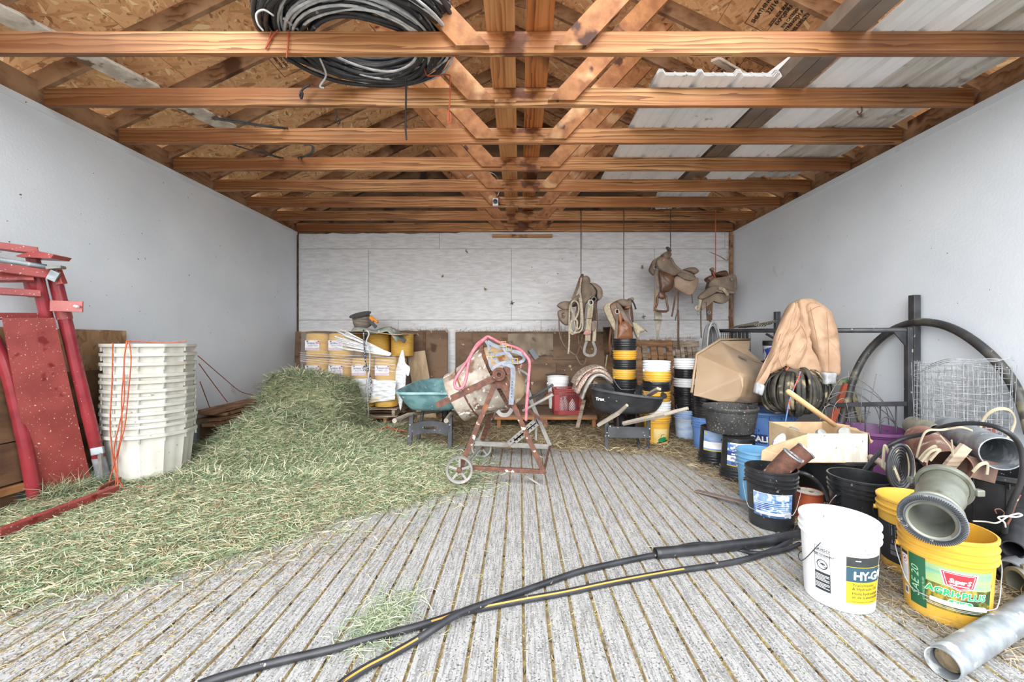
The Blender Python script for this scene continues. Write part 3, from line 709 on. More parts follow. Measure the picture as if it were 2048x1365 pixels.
# straw caught along the top edge of the sheets
def tuft(n, fn, L0, L1, seed, mats, name, label, w=.0016, cat='straw', flatness=.6, group=None, segs=2):
    """n thin bent blades; fn(rng)->(x,y,z) arrays; one mesh with per-blade colours"""
    rng = np.random.default_rng(seed)
    x, y, z = fn(rng, n)
    n = len(x)
    L = rng.uniform(L0, L1, n); az = rng.uniform(0, 2 * PI, n); el = np.abs(rng.normal(0, flatness, n)) ; el = np.minimum(el, 1.5)
    cur = rng.normal(0, .5, n)
    k = segs + 1
    V = np.zeros((n, k, 2, 3)); 
    px, py, pz = x.copy(), y.copy(), z.copy()
    wa = w * rng.uniform(.6, 1.5, n)
    for i in range(k):
        a2 = az + cur * i; e2 = el - i * .45 * rng.uniform(.3, 1.2, n)
        sx, sy = -np.sin(a2), np.cos(a2)
        ww = wa * (1 if i < k - 1 else .35)
        roll = rng.uniform(-.8, .8, n) if i == 0 else roll
        for s_, sg in ((0, -1), (1, 1)):
            V[:, i, s_, 0] = px + sg * sx * ww * np.cos(roll); V[:, i, s_, 1] = py + sg * sy * ww * np.cos(roll); V[:, i, s_, 2] = pz + sg * ww * np.sin(roll)
        st = L / segs
        px = px + np.cos(a2) * np.cos(e2) * st; py = py + np.sin(a2) * np.cos(e2) * st; pz = pz + np.sin(e2) * st
    V = V.reshape(-1, 3)
    F = []
    base = (np.arange(n) * k * 2)[:, None]
    for i in range(segs):
        F.append(base + np.array([i * 2, i * 2 + 1, i * 2 + 3, i * 2 + 2])[None, :])
    F = np.stack(F, 1).reshape(-1, 4)
    me = bpy.data.meshes.new(name)
    me.vertices.add(len(V)); me.vertices.foreach_set('co', V.astype(np.float32).ravel())
    me.loops.add(F.size); me.loops.foreach_set('vertex_index', F.astype(np.int32).ravel())
    me.polygons.add(len(F)); me.polygons.foreach_set('loop_start', np.arange(0, F.size, 4, dtype=np.int32)); me.polygons.foreach_set('loop_total', np.full(len(F), 4, dtype=np.int32))
    me.update(calc_edges=True)
    pal = np.array([srgb(c)[:3] for c in mats]); ci = rng.integers(0, len(pal), n)
    C_ = pal[ci] * rng.uniform(.75, 1.2, n)[:, None]
    C_ = np.concatenate([C_, np.ones((n, 1))], 1); C_ = np.repeat(C_, k * 2, 0)
    at = me.color_attributes.new('tint', 'FLOAT_COLOR', 'POINT'); at.data.foreach_set('color', C_.astype(np.float32).ravel())
    me.materials.append(mat('hay_blades', 'a0a070', attr='tint', rough=.7))
    o = bpy.data.objects.new(name, me); COL.objects.link(o)
    return tag(o, label, cat, group, 'stuff')
def edge_line(x0, x1, Y, py):
    def f(rng, n):
        x = rng.uniform(x0, x1, n); return (x - 1040) * Y / 820, np.full(n, Y - .005) + rng.uniform(-.02, .02, n), CH + (686 - py) * Y / 820 + rng.uniform(-.01, .01, n)
    return f
DRY = ['8d7a5a', 'a08c68', '6f5e45', 'b5a27c', '7d6a4c']
GRN = ['7f9468']
tuft(500, edge_line(911, 1208, 6.88, 664), .03, .12, 3, DRY, 'straw_wisps', 'dry straw wisps caught on the top edge of the wide plywood', .0014, flatness=1.0)
tuft(250, edge_line(780, 896, 6.88, 661), .02, .08, 4, DRY, 'straw_wisps', 'dry straw wisps on the plywood behind the twine pallet', .0014, flatness=1.0)
tuft(250, edge_line(1300, 1400, 6.88, 678), .02, .08, 9, DRY, 'straw_wisps', 'dry straw wisps on top of the pallet leaning on the back wall', .0014, flatness=1.0)
# low platform
t = thing('low_platform', 'low plywood platform by the back wall holding the red crate', 'platform', (.6, 6.35, 0))
zp = .20
MB().box((.36, 6.28, zp - .012), (1.45, 1.0, .022)).build('top_board', BROWNW, t, world=True)
MB().box((.36, 5.80, zp - .04), (1.45, .035, .05)).build('front_rail', PALO, t, world=True)
for x in (-.3, .36, 1.05): MB().box((x, 5.84, .085), (.05, .05, .17)).build('leg', PALO, t, world=True)
for x in (-.3, .36, 1.05): MB().box((x, 6.7, .085), (.05, .05, .17)).build('leg', BROWNW, t, world=True)
# red milk crate
def crate():
    c = P(1134, 835, 5.98); c.z = zp
    t = thing('milk_crate', 'red plastic milk crate holding white jugs on the low platform', 'crate', c, .02)
    W, D, H = .40, .36, .36
    b = MB(); b.box((0, 0, .01), (W, D, .02)); b.build('floor_plate', RED, t)
    for s, nm in ((-1, 'front'), (1, 'back')):
        q = MB(); y = s * D / 2
        q.box((0, y, H - .035), (W, .012, .012)); q.box((0, y, H - .006), (W, .014, .012)); q.box((0, y, H - .065), (W, .012, .010))
        for i in range(15): q.box((-W / 2 + .012 + i * (W - .024) / 14, y, H - .035), (.006, .010, .06))
        q.box((0, y, .03), (W, .012, .06))
        q.box((-W / 2 + .035, y, H / 2), (.07, .012, H)); q.box((W / 2 - .025, y, H / 2), (.05, .012, H))
        for i in range(-8, 12):
            for sl in (-1, 1):
                x0 = -.11 + i * .03; a = Vector((x0, y, .06)); e = Vector((x0 + sl * .18, y, .29))
                lo, hi = -.13, .155
                def clip(a, e):
                    ts = [0, 1]
                    d = e.x - a.x
                    for lim in (lo, hi):
                        tt = (lim - a.x) / d
                        if 0 < tt < 1: ts.append(tt)
                    ts = sorted(ts)
                    for q0, q1 in zip(ts[:-1], ts[1:]):
                        mm = a.lerp(e, (q0 + q1) / 2)
                        if lo <= mm.x <= hi: return a.lerp(e, q0), a.lerp(e, q1)
                r = clip(a, e)
                if r: q.bar(r[0], r[1], .005, .006)
        q.build(nm + '_side', RED, t)
    for s, nm in ((-1, 'left'), (1, 'right')):
        q = MB(); x = s * W / 2
        q.box((x, 0, .04), (.012, D, .08)); q.box((x, 0, H - .03), (.012, D, .06))
        for i in range(9): q.box((x, -D / 2 + .02 + i * (D - .04) / 8, H / 2), (.010, .008, H - .02))
        q.build(nm + '_side', RED, t)
    return t, c
ct, cc = crate()
for i, (dx, dy, rz) in enumerate(((-.09, -.06, .3), (.07, -.04, 1.2), (-.02, .09, 2))):
    j = thing('plastic_jug', 'white plastic jug in the red milk crate, ' + ['front left', 'front right with a red cap', 'rear'][i], 'jug', cc + Vector((dx, dy, .022)), rz, 'jugs in the red crate')
    MB().lathe([(0, 0), (.05, 0), (.055, .02), (.055, .12), (.03, .17), (.018, .19), (.018, .21), (0, .21)], 20, Matrix.Scale(.9, 4)).build('body', WHTP, j, smooth=True)
    MB().lathe([(0, .185), (.02, .185), (.02, .205), (0, .207)], 14).build('cap', RED if i == 1 else WHTP, j)
# ---------------------------------------------------------------- buckets
def rad(pr, z):
    for (r0, z0), (r1, z1) in zip(pr[:-1], pr[1:]):
        if z0 <= z <= z1: return r0 + (r1 - r0) * (z - z0) / max(1e-6, z1 - z0)
    return pr[-1][0]
def bucket(name, label, cat, loc, m, rt=.152, rb=.131, h=.37, rz=0, handle=None, handle_m=None, grip=True, rings=3, group=None, inv=False, ear=True, hm=None, n=40, tilt=None, inner=None):
    t = thing(name, label, cat, loc, rz, group)
    if tilt: t.rotation_euler = (tilt[0], tilt[1], rz)
    zr = [h - .045 - i * .027 for i in range(rings)]
    prof = [(0, .006), (rb - .012, .004), (rb - .006, 0), (rb, .004)]
    def R(z): return rb + (rt - rb) * z / h
    zlast = zr[-1] - .02 if rings else h - .03
    prof.append((R(zlast), zlast))
    for z in reversed(zr):
        prof += [(R(z), z - .009), (R(z) + .009, z - .006), (R(z) + .010, z), (R(z) + .002, z + .005)]
    prof += [(R(h - .012), h - .018), (R(h) + .006, h - .014), (R(h) + .0065, h - .003), (R(h) + .003, h), (R(h) - .003, h), (R(h) - .004, h - .01), (rb - .006, .012), (0, .012)]
    if inv: prof = [(r, h - z) for r, z in prof]
    MB().lathe(prof, n).build('shell', m, t, smooth=True, auto=38)
    hy = (zr[-1] - .012) if rings else h - .05
    if handle is not None:
        # ears + bail; handle=(azimuth of the ear axis, drop angle)
        az, drop = handle
        re = R(hy) + .012
        ex = Vector((math.cos(az), math.sin(az), 0)); ey = Vector((-math.sin(az), math.cos(az), 0))
        for s in (-1, 1):
            MB().tube([ex * s * (re - .012) + Vector((0, 0, hy)), ex * s * (re + .006) + Vector((0, 0, hy))], .012, 10).build('handle_ear', m, t)
        L = re * 1.12; pts = []
        for i in range(25):
            a = PI * i / 24
            d = math.sin(a)
            fl = min(1, d * 1.25)
            r_ = Vector((0, 0, 0)) + ex * (-math.cos(a)) * (re + .008 + .03 * math.sin(2 * a) ** 2 * 0)
            dirn = -ey * math.cos(drop) + Vector((0, 0, -math.sin(drop)))
            pts.append(Vector((0, 0, hy)) + r_ + dirn * L * fl * .98)
        # keep the resting wire outside the shell
        out = []
        for p in pts:
            rr = math.hypot(p.x, p.y); lim = R(max(0, p.z)) + .016 if p.z < h else 0
            if rr < lim: k = lim / max(rr, 1e-4); p = Vector((p.x * k, p.y * k, p.z))
            out.append(p)
        hd = MB().tube(out, .0022, 6).build('handle', hm or WIRE, t, smooth=True)
        if grip: MB().tube(out[10:15], .0095, 10).build('grip', handle_m or WHTP, hd, smooth=True)
    t['_r'] = (rt, rb, h)
    return t
def decal(t, a0, a1, z0, z1, m, name='label', eps=.0012, parent=None, inv=False, top=None, skew=0):
    """patch on the bucket's side between angles (deg, 0 faces -Y, + to the viewer's right)"""
    rt, rb, h = t['_r']
    def R(z): return (rb + (rt - rb) * (h - z if inv else z) / h)
    b = MB(); na = max(3, int(abs(a1 - a0) / 5)); vs = []; fs = []
    nz = 3
    for i in range(na + 1):
        a = math.radians(a0 + (a1 - a0) * i / na)
        for j in range(nz + 1):
            z = z0 + (z1 - z0) * j / nz
            r = R(z) + eps; vs.append((r * math.sin(a), -r * math.cos(a), z))
    k = nz + 1
    for i in range(na):
        for j in range(nz): fs.append((i * k + j, (i + 1) * k + j, (i + 1) * k + j + 1, i * k + j + 1))
    b.add(vs, fs)
    return b.build(name, m, parent or t, recalc=False, smooth=True)
def wrap_shape(t, pts2, faces, a, z, m, name='lettering', eps=.0022, parent=None, inv=False, rot=0):
    rt, rb, h = t['_r']
    def R(z): return (rb + (rt - rb) * (h - z if inv else z) / h)
    ca, sa = math.cos(rot), math.sin(rot)
    pts2 = [(p[0] * ca - p[1] * sa, p[0] * sa + p[1] * ca) for p in pts2]; pts2, faces = slice_x(pts2, faces); ca, sa = 1, 0
    vs = []
    for p in pts2:
        x, y = p[0] * ca - p[1] * sa, p[0] * sa + p[1] * ca
        zz = z + y; r = R(zz) + eps; q = math.radians(a) + x / r
        vs.append((r * math.sin(q), -r * math.cos(q), zz))
    b = MB(); b.add(vs, faces)
    return b.build(name, m, parent or t, recalc=False)
def slice_x(pts2, faces, step=.012):
    """cut a flat drawing into narrow upright strips so that it follows a round wall"""
    xs = [p[0] for p in pts2]
    if max(xs) - min(xs) < step * 1.5: return pts2, faces
    bm = bmesh.new(); vv = [bm.verts.new((p[0], p[1], 0)) for p in pts2]
    for f in faces:
        try: bm.faces.new([vv[i] for i in f])
        except ValueError: pass
    x = min(xs) + step
    while x < max(xs):
        bmesh.ops.bisect_plane(bm, geom=bm.verts[:] + bm.edges[:] + bm.faces[:], plane_co=(x, 0, 0), plane_no=(1, 0, 0)); x += step
    bm.verts.index_update()
    v = [tuple(q.co) for q in bm.verts]; f = [tuple(q.index for q in fc.verts) for fc in bm.faces]; bm.free()
    return v, f
def wrap_text(t, txt, a, z, size, m, rot=0, parent=None, eps=.0022, inv=False, **kw):
    v, f = text_mesh(txt, size, **kw)
    return wrap_shape(t, v, f, a, z, m, 'lettering', eps, parent, inv, rot)
def ringshape(r0, r1, n=28): 
    v = []; f = []
    for i in range(n):
        a = 2 * PI * i / n; v += [(r0 * math.cos(a), r0 * math.sin(a)), (r1 * math.cos(a), r1 * math.sin(a))]
    for i in range(n): f.append((2 * i, 2 * ((i + 1) % n), 2 * ((i + 1) % n) + 1, 2 * i + 1))
    return v, f
def rect2(x0, y0, x1, y1): return [(x0, y0), (x1, y0), (x1, y1), (x0, y1)], [(0, 1, 2, 3)]
def warning_panel(t, a, z, w, h_, ink, bg_, lines='AVISO', lines2='AVERTISSEMENT'):
    lb = decal(t, a - math.degrees(w / 2 / .145), a + math.degrees(w / 2 / .145), z - h_ / 2, z + h_ / 2, bg_)
    for (x0, y0, x1, y1) in ((-w / 2, h_ / 2 - .0016, w / 2, h_ / 2), (-w / 2, -h_ / 2, -w / 2 + .0016, h_ / 2), (w / 2 - .0016, -h_ / 2, w / 2, h_ / 2), (-w / 2, h_ * .38, w / 2, h_ * .39), (-w / 2, h_ * .27, w / 2, h_ * .28), (-w / 2, -h_ / 2, w / 2, h_ * -.08)):
        wrap_shape(t, *rect2(x0, y0, x1, y1), a, z, ink, 'rule', .0018, lb)
    wrap_text(t, lines, a + 2, z + h_ * .40, h_ * .09, ink, parent=lb, align='CENTER', bold=.0004)
    wrap_text(t, lines2, a + 1, z + h_ * .295, h_ * .062, ink, parent=lb, align='CENTER', bold=.0003)
    for dz in (.43, .32):
        wrap_shape(t, [(0, 0), (.009, 0), (.0045, .008)], [(0, 1, 2)], a - math.degrees(w * .44 / .145), z + h_ * dz - .006, ink, 'warning_triangle', .0024, lb)
    rr = w * .36; cz = z + h_ * .095
    v, f = ringshape(rr * .84, rr); wrap_shape(t, v, f, a, cz, ink, 'warning_ring', .0024, lb)
    wrap_shape(t, [(-rr * .7, rr * .62), (-rr * .62, rr * .7), (rr * .7, -rr * .62), (rr * .62, -rr * .7)], [(0, 1, 2, 3)], a, cz, ink, 'warning_bar', .0026, lb)
    # leaning child silhouette: head, trunk, legs
    v = [(rr * .1, rr * .35), (rr * .5, rr * .2), (rr * .62, -rr * .1), (rr * .3, -rr * .05), (-rr * .05, rr * .05), (-rr * .35, -rr * .1), (-rr * .2, rr * .2)]
    wrap_shape(t, v, [tuple(range(7))], a, cz, ink, 'figure', .0025, lb)
    v = [(rr * .55, -rr * .2), (rr * .8, -rr * .25), (rr * .82, -rr * .4), (rr * .5, -rr * .38)]
    wrap_shape(t, v, [(0, 1, 2, 3)], a, cz, ink, 'figure', .0025, lb)
    for i in range(11):
        y = z - h_ * .12 - i * h_ * .032
        if i in (0, 6): continue
        wrap_shape(t, *rect2(-w * .46, y, w * (.44 if i % 3 else .2), y + h_ * .013), a, 0, bg_ if bg_ is not INKK else PAPER, 'small_print', .0027, lb)
    return lb
# --- front row
wb_ = bucket('white_bucket', 'white plastic bucket with charcoal and yellow oil label in the front right', 'bucket', (1.53, 1.97, 0), WHTP, rings=2, h=.385, rt=.155, rb=.136, handle=(math.radians(-150), 1.0), grip=False, hm=DSTEEL)
warning_panel(wb_, -62, .172, .064, .205, INKCH, WHTP)
l1 = decal(wb_, -27, 36, .05, .262, INKY, eps=.001); 
decal(wb_, -27, 36, .150, .262, INKTEAL, 'label_band', .0016, l1); decal(wb_, -27, 36, .219, .262, INKCH, 'label_band', .0020, l1); decal(wb_, -27, 36, .2165, .219, INKY, 'label_rule', .0022, l1)
wrap_text(wb_, 'HY-GARD', -17, .162, .052, INKW, parent=l1, bold=.0016, spacing=.86)
wrap_shape(wb_, *rect2(0, 0, .022, .004), -14, .245, INKW, 'lettering', .0026, l1)
for s_, z_ in (('Transmission', .130), ('& Hydraulic Oil', .113), ('Huile hydraulique', .092), ('et de transmission', .075)):
    wrap_text(wb_, s_, -18, z_, .0185, INKCH, parent=l1, eps=.0016)
wrap_text(wb_, 'Fluide hydraulique et de transmission', -19, .058, .007, INKCH, parent=l1, eps=.0016)
# front yellow
yf = bucket('yellow_bucket', 'bright yellow fluid bucket with a green field label, frontmost on the right', 'bucket', (1.93, 1.86, 0), YELP, rings=3, h=.385, rt=.158, rb=.138, handle=(math.radians(-32), 1.15))
fieldm = mat('field_picture', '9c8830', c2='5c5a1e', scale=70, stretch=(1, 1, .25), rough=.45, lo=.4, hi=.6, spot=('263c18', 9, .55, .05))
skym = mat('sky_picture', '5f9c8c', c2='9cae72', scale=5, stretch=(.5, .5, 6), rough=.45, lo=.35, hi=.6)
l2 = decal(yf, -78, 16, .070, .255, fieldm, eps=.001)
decal(yf, -78, 16, .178, .258, skym, 'sky_band', .0016, l2)
decal(yf, -96, -70, .045, .268, INKDG, 'green_band', .0020, l2)
wrap_text(yf, 'SAE 20', -80, .085, .046, mat('pale_green_ink', '9dc4a0', rough=.5), rot=PI / 2, parent=l2, eps=.0026, shear=.2)
wrap_text(yf, 'HYDRAULIC FLUID', -72, .080, .012, mat('pale_green_ink', '9dc4a0'), rot=PI / 2, parent=l2, eps=.0026)
# badge
bv = [(-.055, .034), (.055, .034), (.042, -.022), (.012, -.030), (0, -.036), (-.012, -.030), (-.042, -.022)]
for k_, m_, e_ in ((1.12, PAPER, .0022), (1.03, INKR, .0026), (.93, PAPER, .0030), (.88, mat('bright_red_ink', 'd8303a', rough=.4), .0034)):
    wrap_shape(yf, [(x * k_, y * k_) for x, y in bv], [tuple(reversed(range(7)))], -30, .208, m_, 'badge', e_, l2)
wrap_text(yf, 'Super S', -30, .200, .026, INKW, parent=l2, eps=.004, shear=.25, bold=.0010, align='CENTER', spacing=.85)
wrap_shape(yf, *rect2(-.03, -.004, .03, .0), -30, .193, INKW, 'badge_underline', .004, l2)
wrap_text(yf, 'AGRI+PLUS', -33, .138, .038, INKW, parent=l2, eps=.0026, bold=.0030, align='CENTER', shear=.1, spacing=1.02)
wrap_text(yf, 'AGRI+PLUS', -33, .138, .038, INKG, parent=l2, eps=.0032, bold=.0014, align='CENTER', shear=.1, spacing=1.02)
v = [(.026 * math.copysign(1, math.cos(a)) + .011 * math.cos(a), .011 * math.sin(a)) for a in [2 * PI * (i + .5) / 20 for i in range(20)]]
wrap_shape(yf, [(x * 1.08, y * 1.15) for x, y in v], [tuple(range(20))], -28, .113, INKW, 'badge', .0024, l2)
wrap_shape(yf, v, [tuple(range(20))], -28, .113, INKG, 'badge', .0030, l2)
wrap_text(yf, 'FLUID', -28, .1065, .018, INKW, parent=l2, eps=.0036, bold=.0009, align='CENTER')
for z_, w_ in ((.093, .15), (.086, .19), (.080, .17)): wrap_shape(yf, *rect2(-w_ / 2, 0, w_ / 2, .0016), -36, z_, INKW, 'small_print', .0024, l2)
l3 = decal(yf, -114, -99, .12, .26, PAPER, eps=.0012)
v, f = ringshape(.013, .0155); wrap_shape(yf, v, f, -106.5, .222, INKR, 'warning_ring', .002, l3)
wrap_shape(yf, [(-.006, .004), (.006, .006), (.007, -.004), (-.002, -.003)], [(0, 1, 2, 3)], -106.5, .222, INKK, 'figure', .002, l3)
decal(yf, -114, -99, .245, .26, INKK, 'label_band', .0018, l3)
for i in range(9): wrap_shape(yf, *rect2(-.016, 0, .016, .0012), -106.5, .195 - i * .008, INKCH, 'small_print', .002, l3)
l4 = decal(yf, -110, -100, .062, .102, PAPER, 'barcode_patch', .0012)
for i in range(8): wrap_shape(yf, *rect2(0, 0, .0012, .026), -108.5 + i * .9, .070, INKK, 'barcode', .002, l4)
# second yellow behind
yb = bucket('yellow_bucket', 'yellow bucket with a black warning label, behind the white bucket', 'bucket', (2.13, 2.21, 0), YELP, rings=2, h=.385, rt=.157, rb=.138, handle=(2.5, .9), grip=False, hm=DSTEEL)
decal(yb, -120, 10, .05, .255, INKK)
warning_panel(yb, -72, .165, .07, .17, INKK, mat('grey_label_ink', '9fa3aa', rough=.5), 'WARNING', 'AVISO')
# black with blue label
bb = bucket('black_bucket', 'black bucket with a scraped blue label holding two rusty cans', 'bucket', (1.69, 2.76, 0), BLKP, rings=3, h=.385, handle=(math.radians(-34), 1.12))
l = decal(bb, -76, 22, .09, .245, mat('scraped_blue_label', '456ea4', c2='7f9cc0', scale=14, stretch=(1, 1, 3), rough=.5, lo=.45, hi=.55, spot=('b9c6d4', 34, .57, .02), spot2=('2f5590', 11, .6, .04)))
decal(bb, -76, 22, .240, .2425, PAPER, 'label_rule', .0018, l)
decal(bb, 0, 18, .10, .128, PAPER, 'barcode_patch', .0018, l)
for i in range(7): wrap_shape(bb, *rect2(0, 0, .0014, .013), 3 + i * 1.7, .108, INKCH, 'barcode', .003, l)
decal(bb, -20, 12, .205, .235, mat('pale_blue_label', 'c6d6e4', spot=('7fa6d8', 30, .55, .02)), 'label_band', .0018, l)
for i in range(5): wrap_shape(bb, *rect2(-.11, 0, .10, .002), -27, .135 + i * .012, INKW, 'small_print', .002, l)
# rusty cans in it
def can(a, b, r, label, m=RUST):
    a, b = Vector(a), Vector(b); d = (b - a); L = d.length
    M = Matrix.Translation(a) @ d.to_track_quat('Z', 'Y').to_matrix().to_4x4()
    t = thing('rusty_can', label, 'can', a)
    MB().lathe([(0, 0), (r, 0), (r, L), (r * .96, L), (r * .96, .006), (0, .006)], 32, M).build('wall', m, t, world=True, smooth=True, auto=40)
    MB().lathe([(r * .95, L - .006), (r * 1.05, L - .006), (r * 1.05, L + .004), (r * .95, L + .004)], 32, M, close=True).build('rim', GALV, t, world=True, smooth=True, auto=40)
    return t
can((1.66, 2.78, .26), P(1586, 911, 2.70), .062, 'rusty can with a bare rim, nearer of two standing slanted in the black bucket')
can((1.74, 2.88, .26), P(1612, 902, 2.84), .062, 'rusty can with a bare rim, farther of two standing slanted in the black bucket')
# light blue
lb_ = bucket('light_blue_bucket', 'light blue bucket with a white label behind the black one with cans', 'bucket', (1.86, 3.20, 0), LBLP, rings=3, h=.385, handle=(PI * .78, 1.1), grip=False)
l = decal(lb_, -44, 10, .10, .26, PAPER, eps=.001); decal(lb_, -48, -44, .08, .27, INKR, 'label_band', .0014, l)
wrap_text(lb_, 'GREASE', -36, .11, .04, INKR, rot=PI / 2, parent=l, bold=.001)
for i in range(5): wrap_shape(lb_, *rect2(0, 0, .0022, .05), -30 + i * 3, .12, INKK, 'barcode', .002, l)
MB().lathe([(0, .335), (.10, .33), (.142, .31)], 24, wob=.05).build('contents', mat('grey_contents', 'a39a92', c2='cfc9c0', scale=22, bump=.6, rough=.9), lb_)
# mid black
mb_ = bucket('black_bucket', 'empty black bucket between the cardboard box and the yellow buckets', 'bucket', (2.14, 2.58, 0), BLKP, rings=3, h=.385, rt=.165, rb=.14, handle=(PI * 1.06, .9), grip=False)
# rust paint can
t = thing('paint_can', 'small rust-red paint can with a dusty lid behind the white bucket', 'paint can', (2.00, 2.84, 0))
MB().lathe([(0, 0), (.084, 0), (.086, .004), (.084, .008), (.084, .182), (.087, .186), (.087, .192), (.08, .192), (.08, .188)], 32).build('wall', mat('rust_red_can', '8a3a22', c2='a5502e', scale=6, spot=('5b2a1c', 8, .6, .05)), t, smooth=True, auto=35)
lid = MB().lathe([(0, .186), (.07, .186), (.074, .190), (.079, .190)], 32).build('lid', mat('dusty_lid', 'c9c4bb', c2='9f988c', scale=16, spot=('7a6a58', 20, .6, .03)), t)
v, f = text_mesh('KEEP FROM FREEZING', .011, align='CENTER'); q = MB(); q.add([(math.sin(p[0] / .055) * (.055 + p[1]), -math.cos(p[0] / .055) * (.055 + p[1]) * -1, .1872) for p in v], f); q.build('lettering', INKK, lid, recalc=False)
# inverted bucket with upside-down label
def inv_text(t, txt, a, z, size, m, parent, **kw): return wrap_text(t, txt, a, z, size, m, rot=PI, parent=parent, inv=True, **kw)
ib = bucket('oil_bucket', 'upside-down black oil bucket under the rubber feed tub, nearest the floor boards', 'bucket', (1.97, 3.70, 0), BLKP, rings=3, h=.375, inv=True)
l = decal(ib, -66, -2, .135, .335, INKB, eps=.001, inv=True)
decal(ib, -66, -2, .135, .142, INKY, 'label_rule', .0016, l, inv=True); decal(ib, -66, -2, .225, .262, INKNB, 'label_band', .0016, l, inv=True); decal(ib, -56, 24, .326, .337, INKW, 'label_rule', .002, l, inv=True)
decal(ib, -66, -2, .178, .225, PAPER, 'label_band', .0014, l, inv=True); decal(ib, -40, 8, .275, .295, PAPER, 'label_band', .0016, l, inv=True); decal(ib, -44, 0, .30, .306, INKY, 'label_rule', .0016, l, inv=True)
inv_text(ib, 'Mobil', -14, .172, .040, INKNB, l, bold=.0012); inv_text(ib, 'Delvac', -14, .212, .036, INKNB, l, bold=.0010)
inv_text(ib, '1300 SUPER', -14, .246, .018, INKW, l, bold=.0006); inv_text(ib, '15W-40', -18, .291, .018, INKNB, l, bold=.0008)
def oil_label(t, inv=True, tilt=1):
    wl_ = mat('sky_white_label', '94a8c6', c2='6a88b8', scale=3.5, stretch=(1, 1, 4), rough=.45, lo=.35, hi=.6)
    l = decal(t, -70, 70, .16, .345, wl_, eps=.001, inv=inv)
    decal(t, -70, 70, .152, .160, INKY, 'label_rule', .0016, l, inv=inv); decal(t, -70, 30, .175, .24, PAPER, 'label_band', .0016, l, inv=inv)
    decal(t, -66, -56, .31, .33, INKY, 'label_mark', .0018, l, inv=inv)
    # winged-horse-like mark is a plain emblem: two swept strokes
    for dx, rr in ((0, .2), (.02, .7)):
        wrap_shape(t, [(-.02, 0), (.02, .006), (.028, .016), (-.012, .01)], [(0, 1, 2, 3)], 4, .262 + dx * .4, INKCH, 'emblem', .002, l, inv, rr)
    return l
ib2 = bucket('oil_bucket', 'upside-down oil bucket with a sky-blue label under the rubber feed tub, farther back', 'bucket', (1.97, 4.15, 0), BLKP, rings=3, h=.375, inv=True)
oil_label(ib2)
# rubber feed tub on both
t = thing('rubber_feed_tub', 'black rubber feed tub resting on two upside-down oil buckets', 'feed tub', (2.0, 3.90, .376))
MB().lathe([(0, 0), (.19, 0), (.20, .01), (.232, .20), (.238, .205), (.246, .23), (.240, .245), (.228, .245), (.222, .22), (.188, .03), (0, .022)], 44, wob=.006).build('shell', mat('speckled_black_rubber', '2c2c2e', c2='3b3b3c', scale=8, rough=.7, bump=.5, bscale=60, spot=('8f846e', 60, .64, .03)), t, smooth=True, auto=35)
tag(MB().tube([Vector((2.13, 3.85, .42)), Vector((2.145, 3.86, .60))], .012, 7).build('twig', RUST), 'small rusty stub standing in the rubber feed tub', 'stub')
# tall nested stacks -------------------------------------------------
def stack(x, y, items, base_label, group, rz=0):
    """items: (z, material, handle) from bottom to top; nested buckets"""
    outl = []
    pos = ['bottom', 'second from the bottom', 'third from the bottom', 'fourth from the bottom', 'fifth from the bottom', 'sixth from the bottom', 'seventh from the bottom']
    for i, (z, m, cn, hd, sc_) in enumerate(items):
        p_ = pos[i] if i < len(items) - 1 else 'topmost'
        t = bucket('stacked_bucket', '%s bucket, %s of stack %s' % (cn, p_, base_label), 'bucket', (x + .003 * math.sin(i * 2), y + .004 * math.cos(i * 2), z), m, rings=3, handle=hd, grip=(i == 10), group=group, n=32, rt=.152 * sc_, rb=.128 * sc_, h=.37)
        outl.append(t)
    return outl
W_, B_, Y_ = WHTP, BLKP, YELP
Ya = 5.45; Xa = (1249 - 1040) * Ya / 820
zs = [.0, .37, .48, .57, .66, .77, .885]
stack(Xa, Ya, [(.0, B_, 'black', None, 1), (.375, B_, 'black', None, 1), (.50, Y_, 'yellow', (.3, 1.0), 1), (.63, B_, 'black', (.2, .8), 1), (.75, Y_, 'yellow', None, 1), (.905, B_, 'black', (2.9, .9), 1)],
      'tallest, under the second saddle', 'tall black and yellow bucket stack')
Yb_ = 4.98; Xb = (1313 - 1040) * Yb_ / 820
sb = stack(Xb, Yb_, [(.0, Y_, 'yellow', None, 1.05), (.15, W_, 'white', (.4, .8), 1.05), (.27, Y_, 'yellow', None, 1.05), (.39, B_, 'black', (.2, .9), 1.05), (.51, Y_, 'yellow', None, 1.05), (.63, W_, 'white', (.1, .9), 1.05)],
      'right of the black wheelbarrow tray', 'bucket stack with white top by the wheelbarrow')
l = decal(sb[0], -30, 38, .02, .20, mat('tractor_label', 'd9c48a', c2='c9a85c', scale=6, rough=.5))
TRG = INKG
wrap_shape(sb[0], [(-.05, -.03), (.04, -.018), (.055, .012), (.02, .03), (-.03, .022), (-.055, .0)], [tuple(range(6))], 12, .075, mat('tractor_green', '0f7a4a', rough=.5), 'tractor_picture', .003, l)
wrap_shape(sb[0], [(-.03, .02), (-.02, .05), (.02, .055), (.022, .05), (-.015, .045), (-.022, .02)], [tuple(range(6))], 12, .085, mat('tractor_green', '0f7a4a'), 'tractor_picture', .003, l)
wrap_shape(sb[0], [(-.07, -.045), (.07, -.015), (.07, -.035), (-.07, -.06)], [(0, 1, 2, 3)], 14, .085, INKK, 'ground_shade_picture', .002, l)
Yc = 5.25; Xc = (1373 - 1040) * Yc / 820
